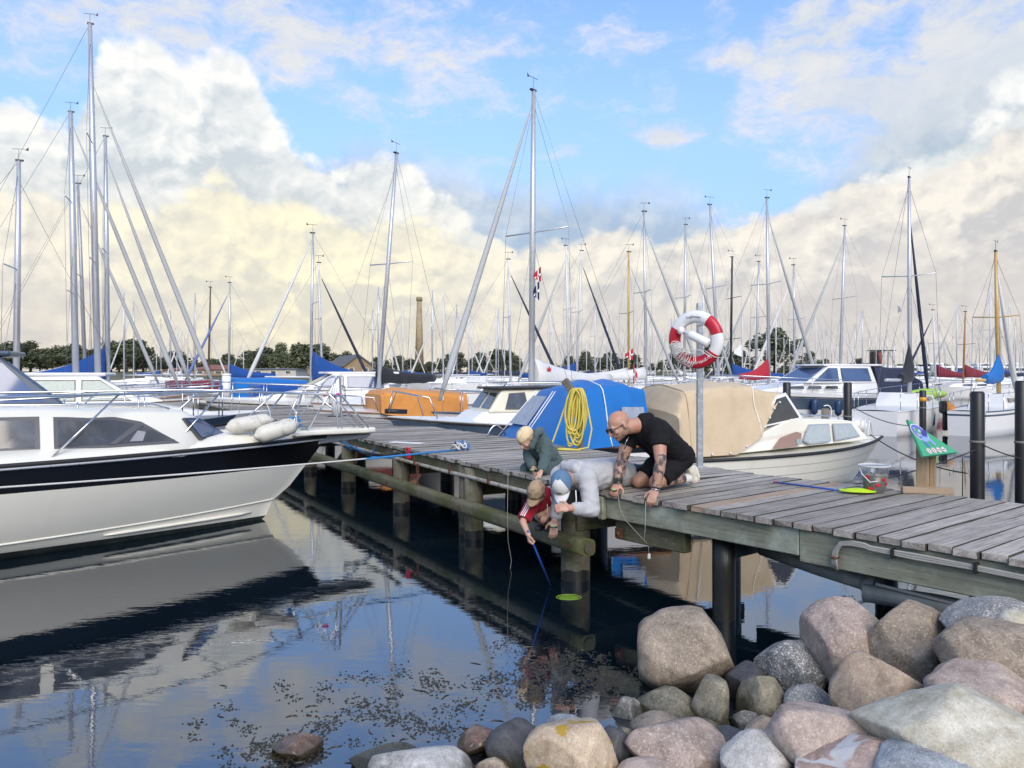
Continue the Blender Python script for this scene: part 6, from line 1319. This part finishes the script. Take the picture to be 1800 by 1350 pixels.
for a_, o_ in ((aL, V(0, 0, 0)), (aR, V(0, 0, 0))):
    hl_ = V(a_.x + .02, a_.y + .05, .012); shoe(pm4, hl_, hl_ + V(-.09, -.17, .0), V(0, 0, 1), .80, shoed, sole=rubber); b_ = Body(); b_.cap(V(a_.x, a_.y, a_.z - .01), .036, a_ + V(0, 0, .045), .036, flat=True); b_.build('sock', [mat('dark_sock', (.03, .03, .035), .9)], pm4, .007, 1)
gg = bpy.data.materials.new('monogram_cap_cloth'); gg.use_nodes = True; t = gg.node_tree; b = t.nodes['Principled BSDF']; b.inputs['Roughness'].default_value = .85
gg_base = (.36, .27, .17); b.inputs['Base Color'].default_value = (*gg_base, 1)
brimm = mat('cap_brim_tan', (.30, .21, .125), .8, vary=.1)
ch4 = cap_hat(pm4, at4, .9, gg, gg, brimm, frame(fw, up))
prt = mat('monogram_brown', (.045, .025, .015), .8)
for i in range(3):
    for j in range(7):
        th = .22 + i * .38; ph = 2 * math.pi * (j + .5 * (i % 2)) / 7
        if i == 2 and j % 2: continue
        q = MB()
        for dx in (-.010, .010):
            pts = []
            for a in np.linspace(.6, 5.7, 9):
                t_ = th + 0.0095 * math.sin(a) / .10; ph2 = ph + (dx + 0.0095 * math.cos(a) * (1 if dx < 0 else -1)) / (.10 * max(.35, math.cos(th))); pts.append(at4(.0955 * math.cos(t_) ** .85 * math.cos(ph2), -.008 + .1185 * math.cos(t_) ** .85 * math.sin(ph2), .010 + .1255 * math.sin(t_)))
            q.tube(pts, .0015, 4, cap=False)
        q.build('monogram_print', prt, ch4)
# net pole in his hand, fishing lines, reels
h0 = P(929, 936, 7.14); h1 = G(969, 1029, .0); np_ = empty('hand_net', h0, 0, 'blue stick of a hand net held down into the water by the crouching boy', 'net'); one('handle', stick_blue, np_, 'tube', [V(0, 0, 0) + (h0 - h1) * .03, h1 - h0 + V(.0, 0, -.02)], .010, 8)
nh = empty('net_bag', G(978, 1050, .0), 0, 'lime green net bag just under the water by the pier pile', 'net'); _l = lime; lime = mat('wet_lime_mesh', (.17, .30, .03), .35, vary=.3, vscale=25); net_head(nh, V(0, 0, -.006), V(1, .05, 0).normalized(), .17, .22, .010); lime = _l
def fline(pts, lab, r_=.0022): q_ = MB(); q_.tube(pts, r_, 5); return tag(q_.build('fishing_line', lnm), lab, 'line')
fline([P(1086, 868, 7.0), P(1090, 895, 7.0), P(1100, 915, 7.0), P(1125, 942, 7.0), P(1140, 958, 7.0), P(1141, 985, 7.0)], 'curved pale crab line from the bald man down over the beam')
fline([P(1135, 880, 6.75), P(1134, 930, 6.75), P(1132, 952, 6.75)], 'short straight pale line under the bald man\'s nearer hand')
fline([P(893, 832, 8.35), P(892, 900, 8.3), P(893, 950, 8.2), P(899, 985, 8.2), P(897, 1000, 8.1)], 'thin pale line hanging from the pier at the blond boy')
fline([P(962, 886, 6.75), P(963, 905, 6.75), P(962, 920, 6.9), P(966, 930, 7.1)], 'loose line in the hands of the man lying down')
q = MB(); q.box((0, 0, 0), (.026, .022, .05), ch=.008); o = q.build('bait_bag', offwhite); o.location = P(1141, 978, 6.98); tag(o, 'small white bait hanging at the end of the crab line', 'bait')
def reel(pos, lab):
    e = empty('line_reel', pos, R(random.uniform(0, 180)), lab, 'line reel'); one('spool', mat('reel_lime', (.38, .62, .12), .5), e, 'tube', [(-.03, 0, 0), (.03, 0, .01)], .012, 8); one('winder', black, e, 'box', (0, 0, .0), (.07, .03, .012)); one('line_wrap', lnm, e, 'tube', [(-.012, 0, 0), (.012, 0, .004)], .016, 8); return e
reel(P(1078, 862, 7.0), 'lime line reel in the far hand of the bald man'); reel(P(973, 926, 7.12), 'lime line reel in the hanging hand of the lying man'); reel(P(936, 827, 8.35), 'dark and lime line reel under the blond boy hand')
# ================================================================== boulders
def granite(name, c1, c2, speck=(.05, .05, .05), sp=.35, lichen=None, vein=None, wet=0.0, rough=.85):
    if name in MATS: return MATS[name]
    m_ = bpy.data.materials.new(name); m_.use_nodes = True; t = m_.node_tree; b = t.nodes['Principled BSDF']; MATS[name] = m_; b.inputs['Roughness'].default_value = rough
    tcn = t.nodes.new('ShaderNodeTexCoord'); oi = t.nodes.new('ShaderNodeObjectInfo'); va = t.nodes.new('ShaderNodeVectorMath'); va.operation = 'MULTIPLY_ADD'; cmb = t.nodes.new('ShaderNodeCombineXYZ')
    for i in range(3): t.links.new(oi.outputs['Random'], cmb.inputs[i])
    t.links.new(cmb.outputs[0], va.inputs[0]); va.inputs[1].default_value = (13, 7, 5); t.links.new(tcn.outputs['Object'], va.inputs[2]); vec = va.outputs[0]
    big = noise_n(t, vec, 4.5, 6, .6, .6); mid = noise_n(t, vec, 18, 5, .65, .3); fine = noise_n(t, vec, 130, 3, .6, 0); fine2 = noise_n(t, vec, 75, 2, .5, 0, off=(4, 2, 1))
    c1 = tuple(min(.7, x * 1.15) for x in c1); c2 = tuple(min(.7, x * 1.38) for x in c2); sp = min(1, sp * 1.15); c1 = (c1[0] * 1.04, c1[1], c1[2] * .95); c2 = (c2[0] * 1.04, c2[1], c2[2] * .95)
    cur = mixc(t, (big * 1.6 - .35 + (mid - .5) * 1.5).clamp(), tuple(x * .85 for x in c1), c2)
    cur = mixc(t, fine.step(.54, .62) * sp, cur, speck); cur = mixc(t, fine2.step(.56, .66) * (sp * .8), cur, tuple(min(.8, x * 1.75) for x in c2))
    cr_ = noise_n(t, vec, 3.0, 4, .6, 1.6); band_ = ((cr_ - .5)._m('ABSOLUTE')).step(.010, .0); cur = mixc(t, band_ * mid.step(.45, .6) * .30, cur, tuple(x * .5 for x in c1))
    if vein: vn = noise_n(t, vec, 2.2, 3, .5, .5, scl=(1, 1, 2.4)); cur = mixc(t, ((vn - .5)._m('ABSOLUTE')).step(.035, .02) * .85, cur, vein)
    if lichen: ln_ = noise_n(t, vec, 6, 5, .6, .2); cur = mixc(t, ln_.step(.60, .64), cur, lichen)
    # green-dark tide stain close to the waterline (a stain with its own height, fixed to the place)
    geo = t.nodes.new('ShaderNodeNewGeometry'); sp_ = t.nodes.new('ShaderNodeSeparateXYZ'); t.links.new(geo.outputs['Position'], sp_.inputs[0]); zz = NX(t, sp_.outputs[2]) + (mid - .5) * .10
    wetf = zz.step(.13, .03); cur = mixc(t, wetf * .8, cur, (.030, .030, .018))
    t.links.new(cur, b.inputs['Base Color']); t.links.new((wetf * -.5 + rough).k, b.inputs['Roughness'])
    bn = t.nodes.new('ShaderNodeBump'); bn.inputs['Strength'].default_value = .7; bn.inputs['Distance'].default_value = .008; t.links.new((fine * .35 + mid * .9 + (big - .5) * .8).k, bn.inputs['Height']); t.links.new(bn.outputs[0], b.inputs['Normal'])
    return m_
ST = {'pink': granite('granite_pink', (.22, .175, .15), (.38, .315, .28)), 'rose': granite('granite_rose', (.27, .21, .18), (.41, .345, .30), sp=.25), 'tan': granite('granite_tan', (.22, .17, .12), (.37, .30, .235), sp=.2),
      'grey': granite('granite_grey', (.17, .17, .16), (.33, .33, .315), sp=.6), 'speck': granite('granite_speckled', (.11, .115, .115), (.30, .31, .31), (.02, .02, .02), .8), 'olive': granite('gneiss_olive', (.11, .105, .075), (.25, .235, .175), sp=.3),
      'brown': granite('granite_brown', (.14, .115, .085), (.31, .265, .21), sp=.3), 'dark': granite('slate_dark', (.030, .032, .038), (.075, .08, .09), sp=.15, rough=.6), 'cream': granite('stone_cream', (.34, .31, .22), (.55, .53, .44), sp=.2),
      'lichen': granite('stone_lichen', (.36, .27, .18), (.52, .43, .32), sp=.25, lichen=(.42, .27, .03)), 'vein': granite('stone_veined', (.30, .205, .16), (.42, .33, .29), sp=.2, vein=(.60, .60, .58)), 'blue': granite('stone_bluegrey', (.16, .18, .20), (.31, .345, .375), sp=.3), 'pale': granite('stone_pale', (.30, .30, .285), (.50, .50, .48), sp=.3),
      'weed': granite('stone_weedy', (.022, .022, .012), (.06, .058, .03), sp=.3, rough=.5), 'wetr': granite('stone_wet_red', (.13, .075, .055), (.24, .16, .125), sp=.3, rough=.35)}
def boulder(u, v, wd, ht, D, mt, label, seed, roll=0, facets=5, dep=1.0, sub=4, sharp=.86):
    rr_ = random.Random(seed); bm = bmesh.new(); bmesh.ops.create_icosphere(bm, subdivisions=sub + 1, radius=1)
    pl = [(Vector((rr_.uniform(-1, 1), rr_.uniform(-1, 1), rr_.uniform(-.7, 1))).normalized(), rr_.uniform(sharp - .22, sharp + .02)) for _ in range(facets + 5)]; o3 = Vector((seed * 1.7, seed * .9, seed * .3))
    for vv in bm.verts:
        c_ = vv.co.copy(); n1 = mnoise.noise(c_ * .9 + o3); n2 = mnoise.noise(c_ * 2.3 + o3); n3 = mnoise.noise(c_ * 6 + o3); n4 = mnoise.noise(c_ * 15 + o3)
        c_ = c_ * (1 + .14 * n1 + .06 * n2 + .022 * n3 + .007 * n4)
        for nn_, d_ in pl:
            e_ = c_.dot(nn_) - d_
            if e_ > 0: c_ -= nn_ * e_ * (.83 + .09 * n3)
        vv.co = c_
    mn = [min(v_.co[i] for v_ in bm.verts) for i in range(3)]; mx = [max(v_.co[i] for v_ in bm.verts) for i in range(3)]
    k_ = D / F; w_, h_ = wd * k_ / 2, ht * k_ / 2; dd = max(w_, h_) * dep * .95
    for vv in bm.verts:
        a = [(vv.co[i] - (mn[i] + mx[i]) / 2) / ((mx[i] - mn[i]) / 2) for i in range(3)]; vv.co = (a[0] * w_, a[1] * dd, a[2] * h_)
    me = bpy.data.meshes.new('boulder'); bm.to_mesh(me); bm.free(); me.materials.append(ST[mt]); me.polygons.foreach_set('use_smooth', [True] * len(me.polygons))
    o = link(bpy.data.objects.new('boulder', me)); o.location = P(u, v, D); o.rotation_euler = (R(rr_.uniform(-6, 6)), R(roll), 0)
    return tag(o, label, 'boulder', 'shore boulders')
for a in [
 (1208, 1148, 188, 152, 5.15, 'brown', 'biggest tan boulder standing alone in the water by the pier', 3, 8, 6), (1190, 1252, 150, 82, 4.72, 'olive', 'long flat olive boulder in front of the biggest one', 5, 8, 4), (1105, 1260, 66, 68, 4.68, 'grey', 'small purple-grey boulder at the water left of the flat olive one', 7), (1245, 1243, 62, 112, 4.62, 'olive', 'narrow upright olive stone leaning on the flat one', 11, 10),
 (1307, 1212, 72, 100, 4.95, 'dark', 'dark slate stone in the shadow right of the biggest boulder', 13, 20, 7), (1341, 1240, 88, 108, 4.70, 'olive', 'egg-shaped upright grey-green boulder', 17, 0, 2), (1396, 1174, 122, 98, 4.95, 'speck', 'black and white speckled boulder left of the pink-grey ones', 19, 14, 3), (1432, 1245, 98, 78, 4.50, 'grey', 'rounded grey boulder right of the egg-shaped one', 23),
 (1488, 1132, 158, 150, 4.85, 'pink', 'big pink-grey boulder below the grey drain pipes', 29, 10, 4), (1608, 1137, 170, 156, 4.60, 'brown', 'big grey-brown boulder with a dark flat face', 31, 12, 7), (1758, 1096, 180, 95, 4.30, 'grey', 'grey boulder under the pier end at right edge', 37, -8), (1786, 1098, 58, 52, 4.12, 'cream', 'small tan lump of stone at the right edge', 41), (1752, 1158, 196, 130, 4.05, 'brown', 'peaked grey-brown boulder at the right edge', 43, 0, 6),
 (1552, 1232, 176, 140, 4.15, 'tan', 'smooth tan-pink boulder in front of the grey-brown one', 47, 18, 4), (1735, 1218, 200, 104, 3.80, 'rose', 'fine-grained pink boulder under the peaked one', 53, 4), (1700, 1312, 330, 200, 3.35, 'cream', 'largest yellowish white boulder in the bottom right corner', 59, 6, 6), (1458, 1318, 230, 140, 3.65, 'rose', 'pink granite boulder left of the largest white one', 61, 8), (1352, 1293, 92, 70, 4.15, 'tan', 'small tan rounded boulder above the pale grey one', 67),
 (1440, 1264, 92, 46, 4.2, 'rose', 'small rose stone peeping behind the pink granite', 71), (1335, 1345, 140, 110, 3.65, 'pale', 'pale grey boulder at the bottom between two pink ones', 73, 14), (1187, 1325, 182, 118, 3.95, 'pink', 'broad pinkish brown boulder at the bottom', 79, 3, 6), (1284, 1318, 84, 74, 4.12, 'dark', 'blue-black broken stone behind the pale grey boulder', 83, 0, 7), (1158, 1280, 100, 46, 4.35, 'brown', 'low brown stone behind the broad pinkish boulder', 89), (1225, 1284, 90, 40, 4.4, 'olive', 'low olive stone edge beside the low brown one', 91),
 (1007, 1332, 178, 160, 3.90, 'lichen', 'cream boulder with yellow lichen spots at the bottom', 97, 4, 3), (905, 1325, 112, 124, 4.12, 'dark', 'dark round boulder left of the lichen-spotted one', 101, 12, 3), (738, 1358, 190, 84, 3.9, 'pale', 'pale grey boulder cut off at the bottom edge left', 103), (523, 1312, 90, 44, 4.22, 'wetr', 'reddish wet stone awash in the water at bottom left', 107, -6), (834, 1302, 78, 40, 4.25, 'wetr', 'tilted brown wet stone in the water left of the dark boulder', 109, -22), (688, 1332, 140, 34, 4.12, 'weed', 'weed-covered dark stone at the waterline bottom left', 113),
 (1140, 1362, 140, 50, 3.75, 'rose', 'pinkish stone cut off at the bottom under the broad one', 127), (1640, 1365, 220, 90, 3.15, 'blue', 'blue-grey stone cut off at the bottom right', 131), (1512, 1352, 240, 96, 3.35, 'vein', 'orange-pink stone with a white vein at the bottom', 137, -10), (1086, 1318, 70, 84, 4.05, 'dark', 'dark stone wedged right of the lichen boulder', 139), (1094, 1298, 42, 36, 4.3, 'olive', 'small mossy stone above the wedged dark one', 149), (1312, 1272, 56, 46, 4.5, 'grey', 'small grey stone below the egg-shaped boulder', 151), (868, 1358, 70, 40, 3.9, 'lichen', 'small orange stone at the bottom edge by the dark boulder', 157), (990, 1272, 70, 26, 4.4, 'blue', 'low blue-grey stone tip behind the lichen boulder', 163), (1655, 1222, 60, 60, 4.0, 'grey', 'grey stone filling the gap under the grey-brown boulder', 167)]:
    boulder(*a)
# ================================================================== floating weed
wdm = mat('bladder_weed', (.022, .019, .010), .3, col2=(.06, .047, .018), vscale=30, spec=.6)
q = MB(); rr = random.Random(12)
zones = [(430, 1290, 90, 60, 330), (560, 1245, 120, 40, 350), (700, 1210, 100, 40, 380), (640, 1290, 130, 40, 300), (960, 1165, 60, 30, 650), (1040, 1195, 65, 32, 1000), (900, 1200, 50, 40, 250), (470, 1335, 90, 25, 230), (730, 1260, 90, 40, 260), (800, 1240, 60, 50, 180), (1540, 1055, 40, 12, 90), (1000, 1225, 60, 25, 200)]
for (u, v, su, sv, n) in zones:
    cl = [(rr.gauss(u, su * .7), rr.gauss(v, sv * .6)) for _ in range(max(4, n // 24))]
    for i in range(n):
        cu, cv_ = rr.choice(cl); vv = max(1048, rr.gauss(cv_, 6)); p = G(rr.gauss(cu, 10), vv, 0); s_ = rr.uniform(.006, .019); a = rr.uniform(0, 6.28); h_ = rr.uniform(.002, .009)
        d1 = V(math.cos(a), math.sin(a), 0) * s_; d2 = V(-math.sin(a), math.cos(a), 0) * s_ * rr.uniform(.35, .8)
        q.add([p - d1 + V(0, 0, -.002), p - d1 * .3 + d2 + V(0, 0, -.001), p + d1 * .5 + d2 * .8 - V(0, 0, .001), p + d1 - V(0, 0, .002), p + d1 * .3 - d2, p - d1 * .5 - d2 * .8, p + V(0, 0, h_)], [(0, 1, 6), (1, 2, 6), (2, 3, 6), (3, 4, 6), (4, 5, 6), (5, 0, 6)], 0, True)
for i in range(60):
    (u, v, su, sv, n) = rr.choice(zones[:10] + zones[11:]); p = G(rr.gauss(u, su * .8), max(1060, rr.gauss(v, sv * .7)), 0); a = rr.uniform(0, 6.28); pts = [p]
    for k in range(6): a += rr.uniform(-.7, .7); pts.append(pts[-1] + V(math.cos(a), math.sin(a), 0) * rr.uniform(.008, .02))
    q.tube([x + V(0, 0, .001) for x in pts], [.002, .004, .005, .004, .005, .003, .001], 5, cap=False)
tag(q.build('floating_seaweed', wdm, fix=False), 'scattered brown seaweed floating on the water in the foreground', 'seaweed', kind='stuff')
# ================================================================== far shore
leafm = [mat('foliage_dark', (.06, .075, .035), .8, vary=.4, vscale=1.5, rnd=.25), mat('foliage_mid', (.105, .118, .058), .8, vary=.4, vscale=1.5, rnd=.25)]
barkm = mat('bark', (.06, .045, .03), .9)
def tree_meshes(seed, h, w_, n, trunk=.22, poplar=False):
    rr_ = random.Random(seed); q_ = MB(); cl = []
    for i in range(34):
        a = rr_.uniform(0, 6.28); z = h * (trunk + (1 - trunk) * rr_.uniform(.05, .95)); f = (z / h - trunk) / (1 - trunk); rad = w_ / 2 * (math.sin(min(1, f * 1.15 + .12) * math.pi) ** .6) * rr_.uniform(.25, .95)
        cl.append((V(rad * math.cos(a), rad * math.sin(a), z), rr_.uniform(.13, .24) * w_))
    for i in range(n):
        c_, r_ = rr_.choice(cl); d = V(rr_.gauss(0, 1), rr_.gauss(0, 1), rr_.gauss(0, .8)); d.normalize(); p = c_ + d * r_ * rr_.uniform(.6, 1.05); s_ = rr_.uniform(.024, .05) * w_
        a1 = V(rr_.gauss(0, 1), rr_.gauss(0, 1), rr_.gauss(0, 1)).normalized() * s_; a2 = (d.cross(a1)).normalized() * s_ * .8 if d.cross(a1).length > 1e-4 else a1.orthogonal() * .8
        q_.add([p - a1, p + a2, p + a1, p - a2], [(0, 1, 2, 3)], 0 if rr_.random() < .6 else 1)
    cm_ = q_.mesh('crown', leafm); q_ = MB(); q_.tube([(0, 0, -.5), (0, 0, h * .3), (.1, 0, h * .6), (.2, .1, h * .85)], [h * .028, h * .022, h * .012, h * .004], 7)
    for i in range(6):
        z = h * rr_.uniform(.25, .6); a = i * 1.05 + rr_.uniform(0, .6); q_.tube([(0, 0, z), (w_ * .16 * math.cos(a), w_ * .16 * math.sin(a), z + h * .13), (w_ * .32 * math.cos(a), w_ * .32 * math.sin(a), z + h * .22)], [h * .012, h * .008, h * .003], 5)
    return cm_, q_.mesh('trunk', barkm)
TM = [tree_meshes(s, 10, w_, 1500) for s, w_ in ((1, 9), (2, 11), (3, 8), (4, 7), (5, 12))]
def tree(u, vt, D, k, label, group='trees along the far shore', sx=1.0, base=2.0):
    X = (u - 900) * D / F; zt_ = H + (VH - vt) * D / F; h = (zt_ - base) ; e = empty('tree', (X, D, base), random.uniform(0, 6.28), label, 'tree', group); s_ = h / 10; e.scale = (s_ * sx, s_ * sx, s_)
    for me, nm in zip(TM[k % len(TM)], ('crown', 'trunk')): link(bpy.data.objects.new(nm, me), e)
    return e
tree(1362, 578, 175, 0, 'biggest far-shore tree, rising behind the white cruiser', sx=1.55); tree(1300, 618, 178, 2, 'bushy tree left of the biggest far tree', sx=1.9); tree(1424, 620, 180, 3, 'dark round tree right of the biggest far tree', sx=2.0); tree(1450, 632, 182, 3, 'smaller dark tree beyond the cruiser roof', sx=2.2); tree(1506, 632, 190, 2, 'small far tree left of the black tower', sx=1.8); tree(1255, 608, 176, 1, 'far tree seen through the lifebuoy ring', sx=1.7)
rr = random.Random(31)
ORD = 'first second third fourth fifth sixth seventh eighth ninth tenth eleventh twelfth thirteenth fourteenth fifteenth sixteenth seventeenth eighteenth nineteenth twentieth twenty-first twenty-second twenty-third twenty-fourth twenty-fifth twenty-sixth twenty-seventh twenty-eighth twenty-ninth thirtieth'.split()
ORD += ['thirty-' + x for x in ORD[:9]] + ['fortieth']
for (u0, u1, v0, v1, D0, lab, step) in ((-30, 260, 602, 612, 230, 'dark tree of the wooded shore at the far left', 17), (240, 450, 622, 640, 250, 'dark tree of the shore left of the domed oak', 16), (450, 620, 606, 622, 270, 'tree of the high wood at left centre', 15), (610, 900, 620, 638, 230, 'tree of the shore around the brick chimney', 18), (1000, 1240, 625, 640, 200, 'tree of the shore behind tents and lifebuoy', 20)):
    u = u0; cnt = 0
    while u < u1:
        cnt += 1
        tree(u, rr.uniform(v0 - 4, v1 + 5), D0 + rr.uniform(-15, 25), rr.randrange(5), '%s, %s from its left end' % (lab, ORD[cnt - 1]), sx=rr.uniform(1.3, 2.0)); u += step * rr.uniform(.7, 1.2)
tree(493, 610, 235, 4, 'rounded domed oak standing out left of the furled jib', sx=.8); tree(905, 628, 190, 4, 'rounded bush-like tree left of the centre mast', sx=1.0); tree(1030, 620, 185, 1, 'far tree above the blue tent', sx=1.1)
bcnt = 0
for u in range(700, 1800, 26):
    if 1000 < u < 1240: continue
    bcnt += 1; tree(u + rr.uniform(-8, 8), rr.uniform(640, 648), rr.uniform(200, 230), rr.randrange(5), 'low shrubby tree along the far bank, %s from the left' % ORD[bcnt - 1], group='low bushes of the far bank', sx=2.0, base=1.5)
# brick chimney
chm = mat('yellow_brick', (.36, .28, .16), .85, vary=.25, vscale=.6, col2=(.26, .19, .10)); e = empty('brick_chimney', ((737 - 900) * 255 / F, 255, 1.5), 0, 'tall tapering yellow brick chimney on the far shore', 'chimney')
zt_ = H + (VH - 522) * 255 / F - 1.5
one('shaft', chm, e, 'lathe', [(1.55, 0), (.75, zt_ - 1.2)], 16); one('cap', chm, e, 'lathe', [(.95, zt_ - 1.25), (1.0, zt_ - .3), (.85, zt_)], 16); one('base', plain_white if False else chm, e, 'box', (0, 0, 1.5), (4, 4, 3))
# houses
brickm = mat('tan_brick_wall', (.30, .22, .13), .9, vary=.2, vscale=.8); tilem = mat('grey_roof', (.13, .13, .135), .8, vary=.2, vscale=.7); redr = mat('red_roof', (.26, .11, .085), .8, vary=.2, vscale=.7); wallw = mat('white_wall', (.50, .48, .42), .9, vary=.15, vscale=.6)
def house(u0, u1, vt, veave, D, wm_, rm2, label, gable=True, depth=12, rows=1, rz=0.0):
    x0, x1 = (u0 - 900) * D / F, (u1 - 900) * D / F; zr = H + (VH - vt) * D / F; ze = H + (VH - veave) * D / F; W = (x1 - x0); e = empty('house', ((x0 + x1) / 2, D, 1.2), rz, label, 'house'); zr -= 1.2; ze -= 1.2
    q_ = MB(); q_.box((0, depth / 2, ze / 2), (W, depth, ze))
    if gable: q_.prism([(-W / 2, 0, ze), (W / 2, 0, ze), (0, 0, zr)], (0, depth, 0))
    q_.build('wall', wm_, e)
    q_ = MB()
    if gable:
        for s_ in (-1, 1): q_.prism([(s_ * (W / 2 + .5), -.5, ze - .4), (0, -.5, zr + .05), (0, -.5, zr + .35), (s_ * (W / 2 + .6), -.5, ze - .1)], (0, depth + 1, 0))
    else: q_.add([(-W / 2 - .4, -.4, ze + .02), (W / 2 + .4, -.4, ze + .02), (W / 2 + .4, depth + .4, ze + .02), (-W / 2 - .4, depth + .4, ze + .02), (-W / 2 + 2, depth / 2, zr), (W / 2 - 2, depth / 2, zr)], [(0, 1, 5, 4), (1, 2, 5), (2, 3, 4, 5), (3, 0, 4), (0, 3, 2, 1)])
    q_.build('roof', rm2, e); nw = max(2, int(W / 3))
    for i in range(nw):
        x = -W / 2 + W * (i + .5) / nw; q_ = MB(); q_.box((x, -.03, ze * .6), (W / nw * .4, .08, min(1.3, ze * .4))); w_ = q_.build('window', plain_white, e); q_ = MB(); q_.box((x, -.085, ze * .6), (W / nw * .32, .04, min(1.1, ze * .34))); q_.build('pane', glass_d, w_)
    return e
house(605, 655, 625, 643, 190, brickm, tilem, 'tan brick gabled house end among the trees', True, 26, rz=R(22)); house(540, 600, 634, 646, 200, brickm, tilem, 'long tan brick building with grey roof left of the gable', False, 14); house(335, 400, 641, 650, 185, brickm, redr, 'low red-roofed building on the far left shore', False, 12); house(285, 320, 646, 651, 190, brickm, redr, 'small red-roofed shed left of the low red-roofed building', False, 8); house(415, 520, 647, 649.5, 175, wallw, tilem, 'long low cream building below the wood', False, 10)
house(1398, 1424, 656, 658, 150, mat('brown_hut', (.16, .11, .08), .9), mat('brown_roof', (.30, .2, .15), .9), 'small brown hut below the biggest tree', False, 6); house(1476, 1532, 654, 658, 150, wallw, wallw, 'pale curved-roof boat hall left of the black tower', False, 10); house(1690, 1716, 651, 655, 220, wallw, tilem, 'flat white house on the bank at right', False, 9)
# black industrial tower with steel frame
e = empty('harbour_tower', ((1549 - 900) * 165 / F, 165, .8), 0, 'black funnel-like tower with steel frame on the right shore', 'tower'); k_ = 165 / F
one('tower_body', black, e, 'box', (-1.2, 0, 2.8), (1.6, 2, 5.8)); one('red_hopper', mat('hopper_red', (.22, .05, .03), .7), e, 'tube', [(-.9, -1.1, 5.4), (-.3, -1.1, 1.0)], [.5, .12], 10); one('head_plate', black, e, 'box', (0, 0, 5.8), (5.2, 2.2, .16))
for x in (.6, 1.5, 2.4): one('frame_post', alud, e, 'box', (x, 0, 2.8), (.12, .12, 5.9))
for z in (1.5, 3.2, 4.6): one('frame_beam', alud, e, 'box', (1.5, -.08, z), (2.0, .1, .1))
one('machine', black, e, 'box', (-4.2, .5, 2.4), (3.4, 2, 1.5)); one('machine_stack', black, e, 'box', (-4.0, .5, 3.6), (.4, .4, 1.2))
# caravans and sheds on the right bank
rr = random.Random(8)
for i, u in enumerate((1575, 1600, 1628, 1656, 1684, 1712, 1738, 1762, 1790, 1642, 1726, 1775)):
    D = 176 + (i % 3) * 9 if i < 9 else 205; vv = (668 if i < 9 else 655) - rr.uniform(0, 3); w_ = rr.uniform(3.5, 6.0); e = empty('caravan', ((u - 900) * D / F, D, 1.0 if i < 9 else 2.0), R(rr.uniform(-20, 20)), 'white caravan on the right-hand bank, %s' % ('front row, counted from the left ' + ['first', 'second', 'third', 'fourth', 'fifth', 'sixth', 'seventh', 'eighth', 'last'][i] if i < 9 else ['in the back row nearest the navy jib', 'in the back row left of the wooden mast', 'in the back row by the right edge'][i - 9]), 'caravan', 'caravans on the right-hand bank')
    q = MB(); q.box((0, 0, 1.45), (w_, 2.2, 2.1), ch=.25); q.build('body', white, e)
    q = MB(); q.box((0, -1.11, 1.75), (w_ * .6, .04, .6)); q.build('window', glass_d, e)
    for s_ in (-1, 1): one('wheel', rubber, e, 'tube', [(s_ * .6, -1.05, .35), (s_ * .6, -.85, .35)], .35, 10)
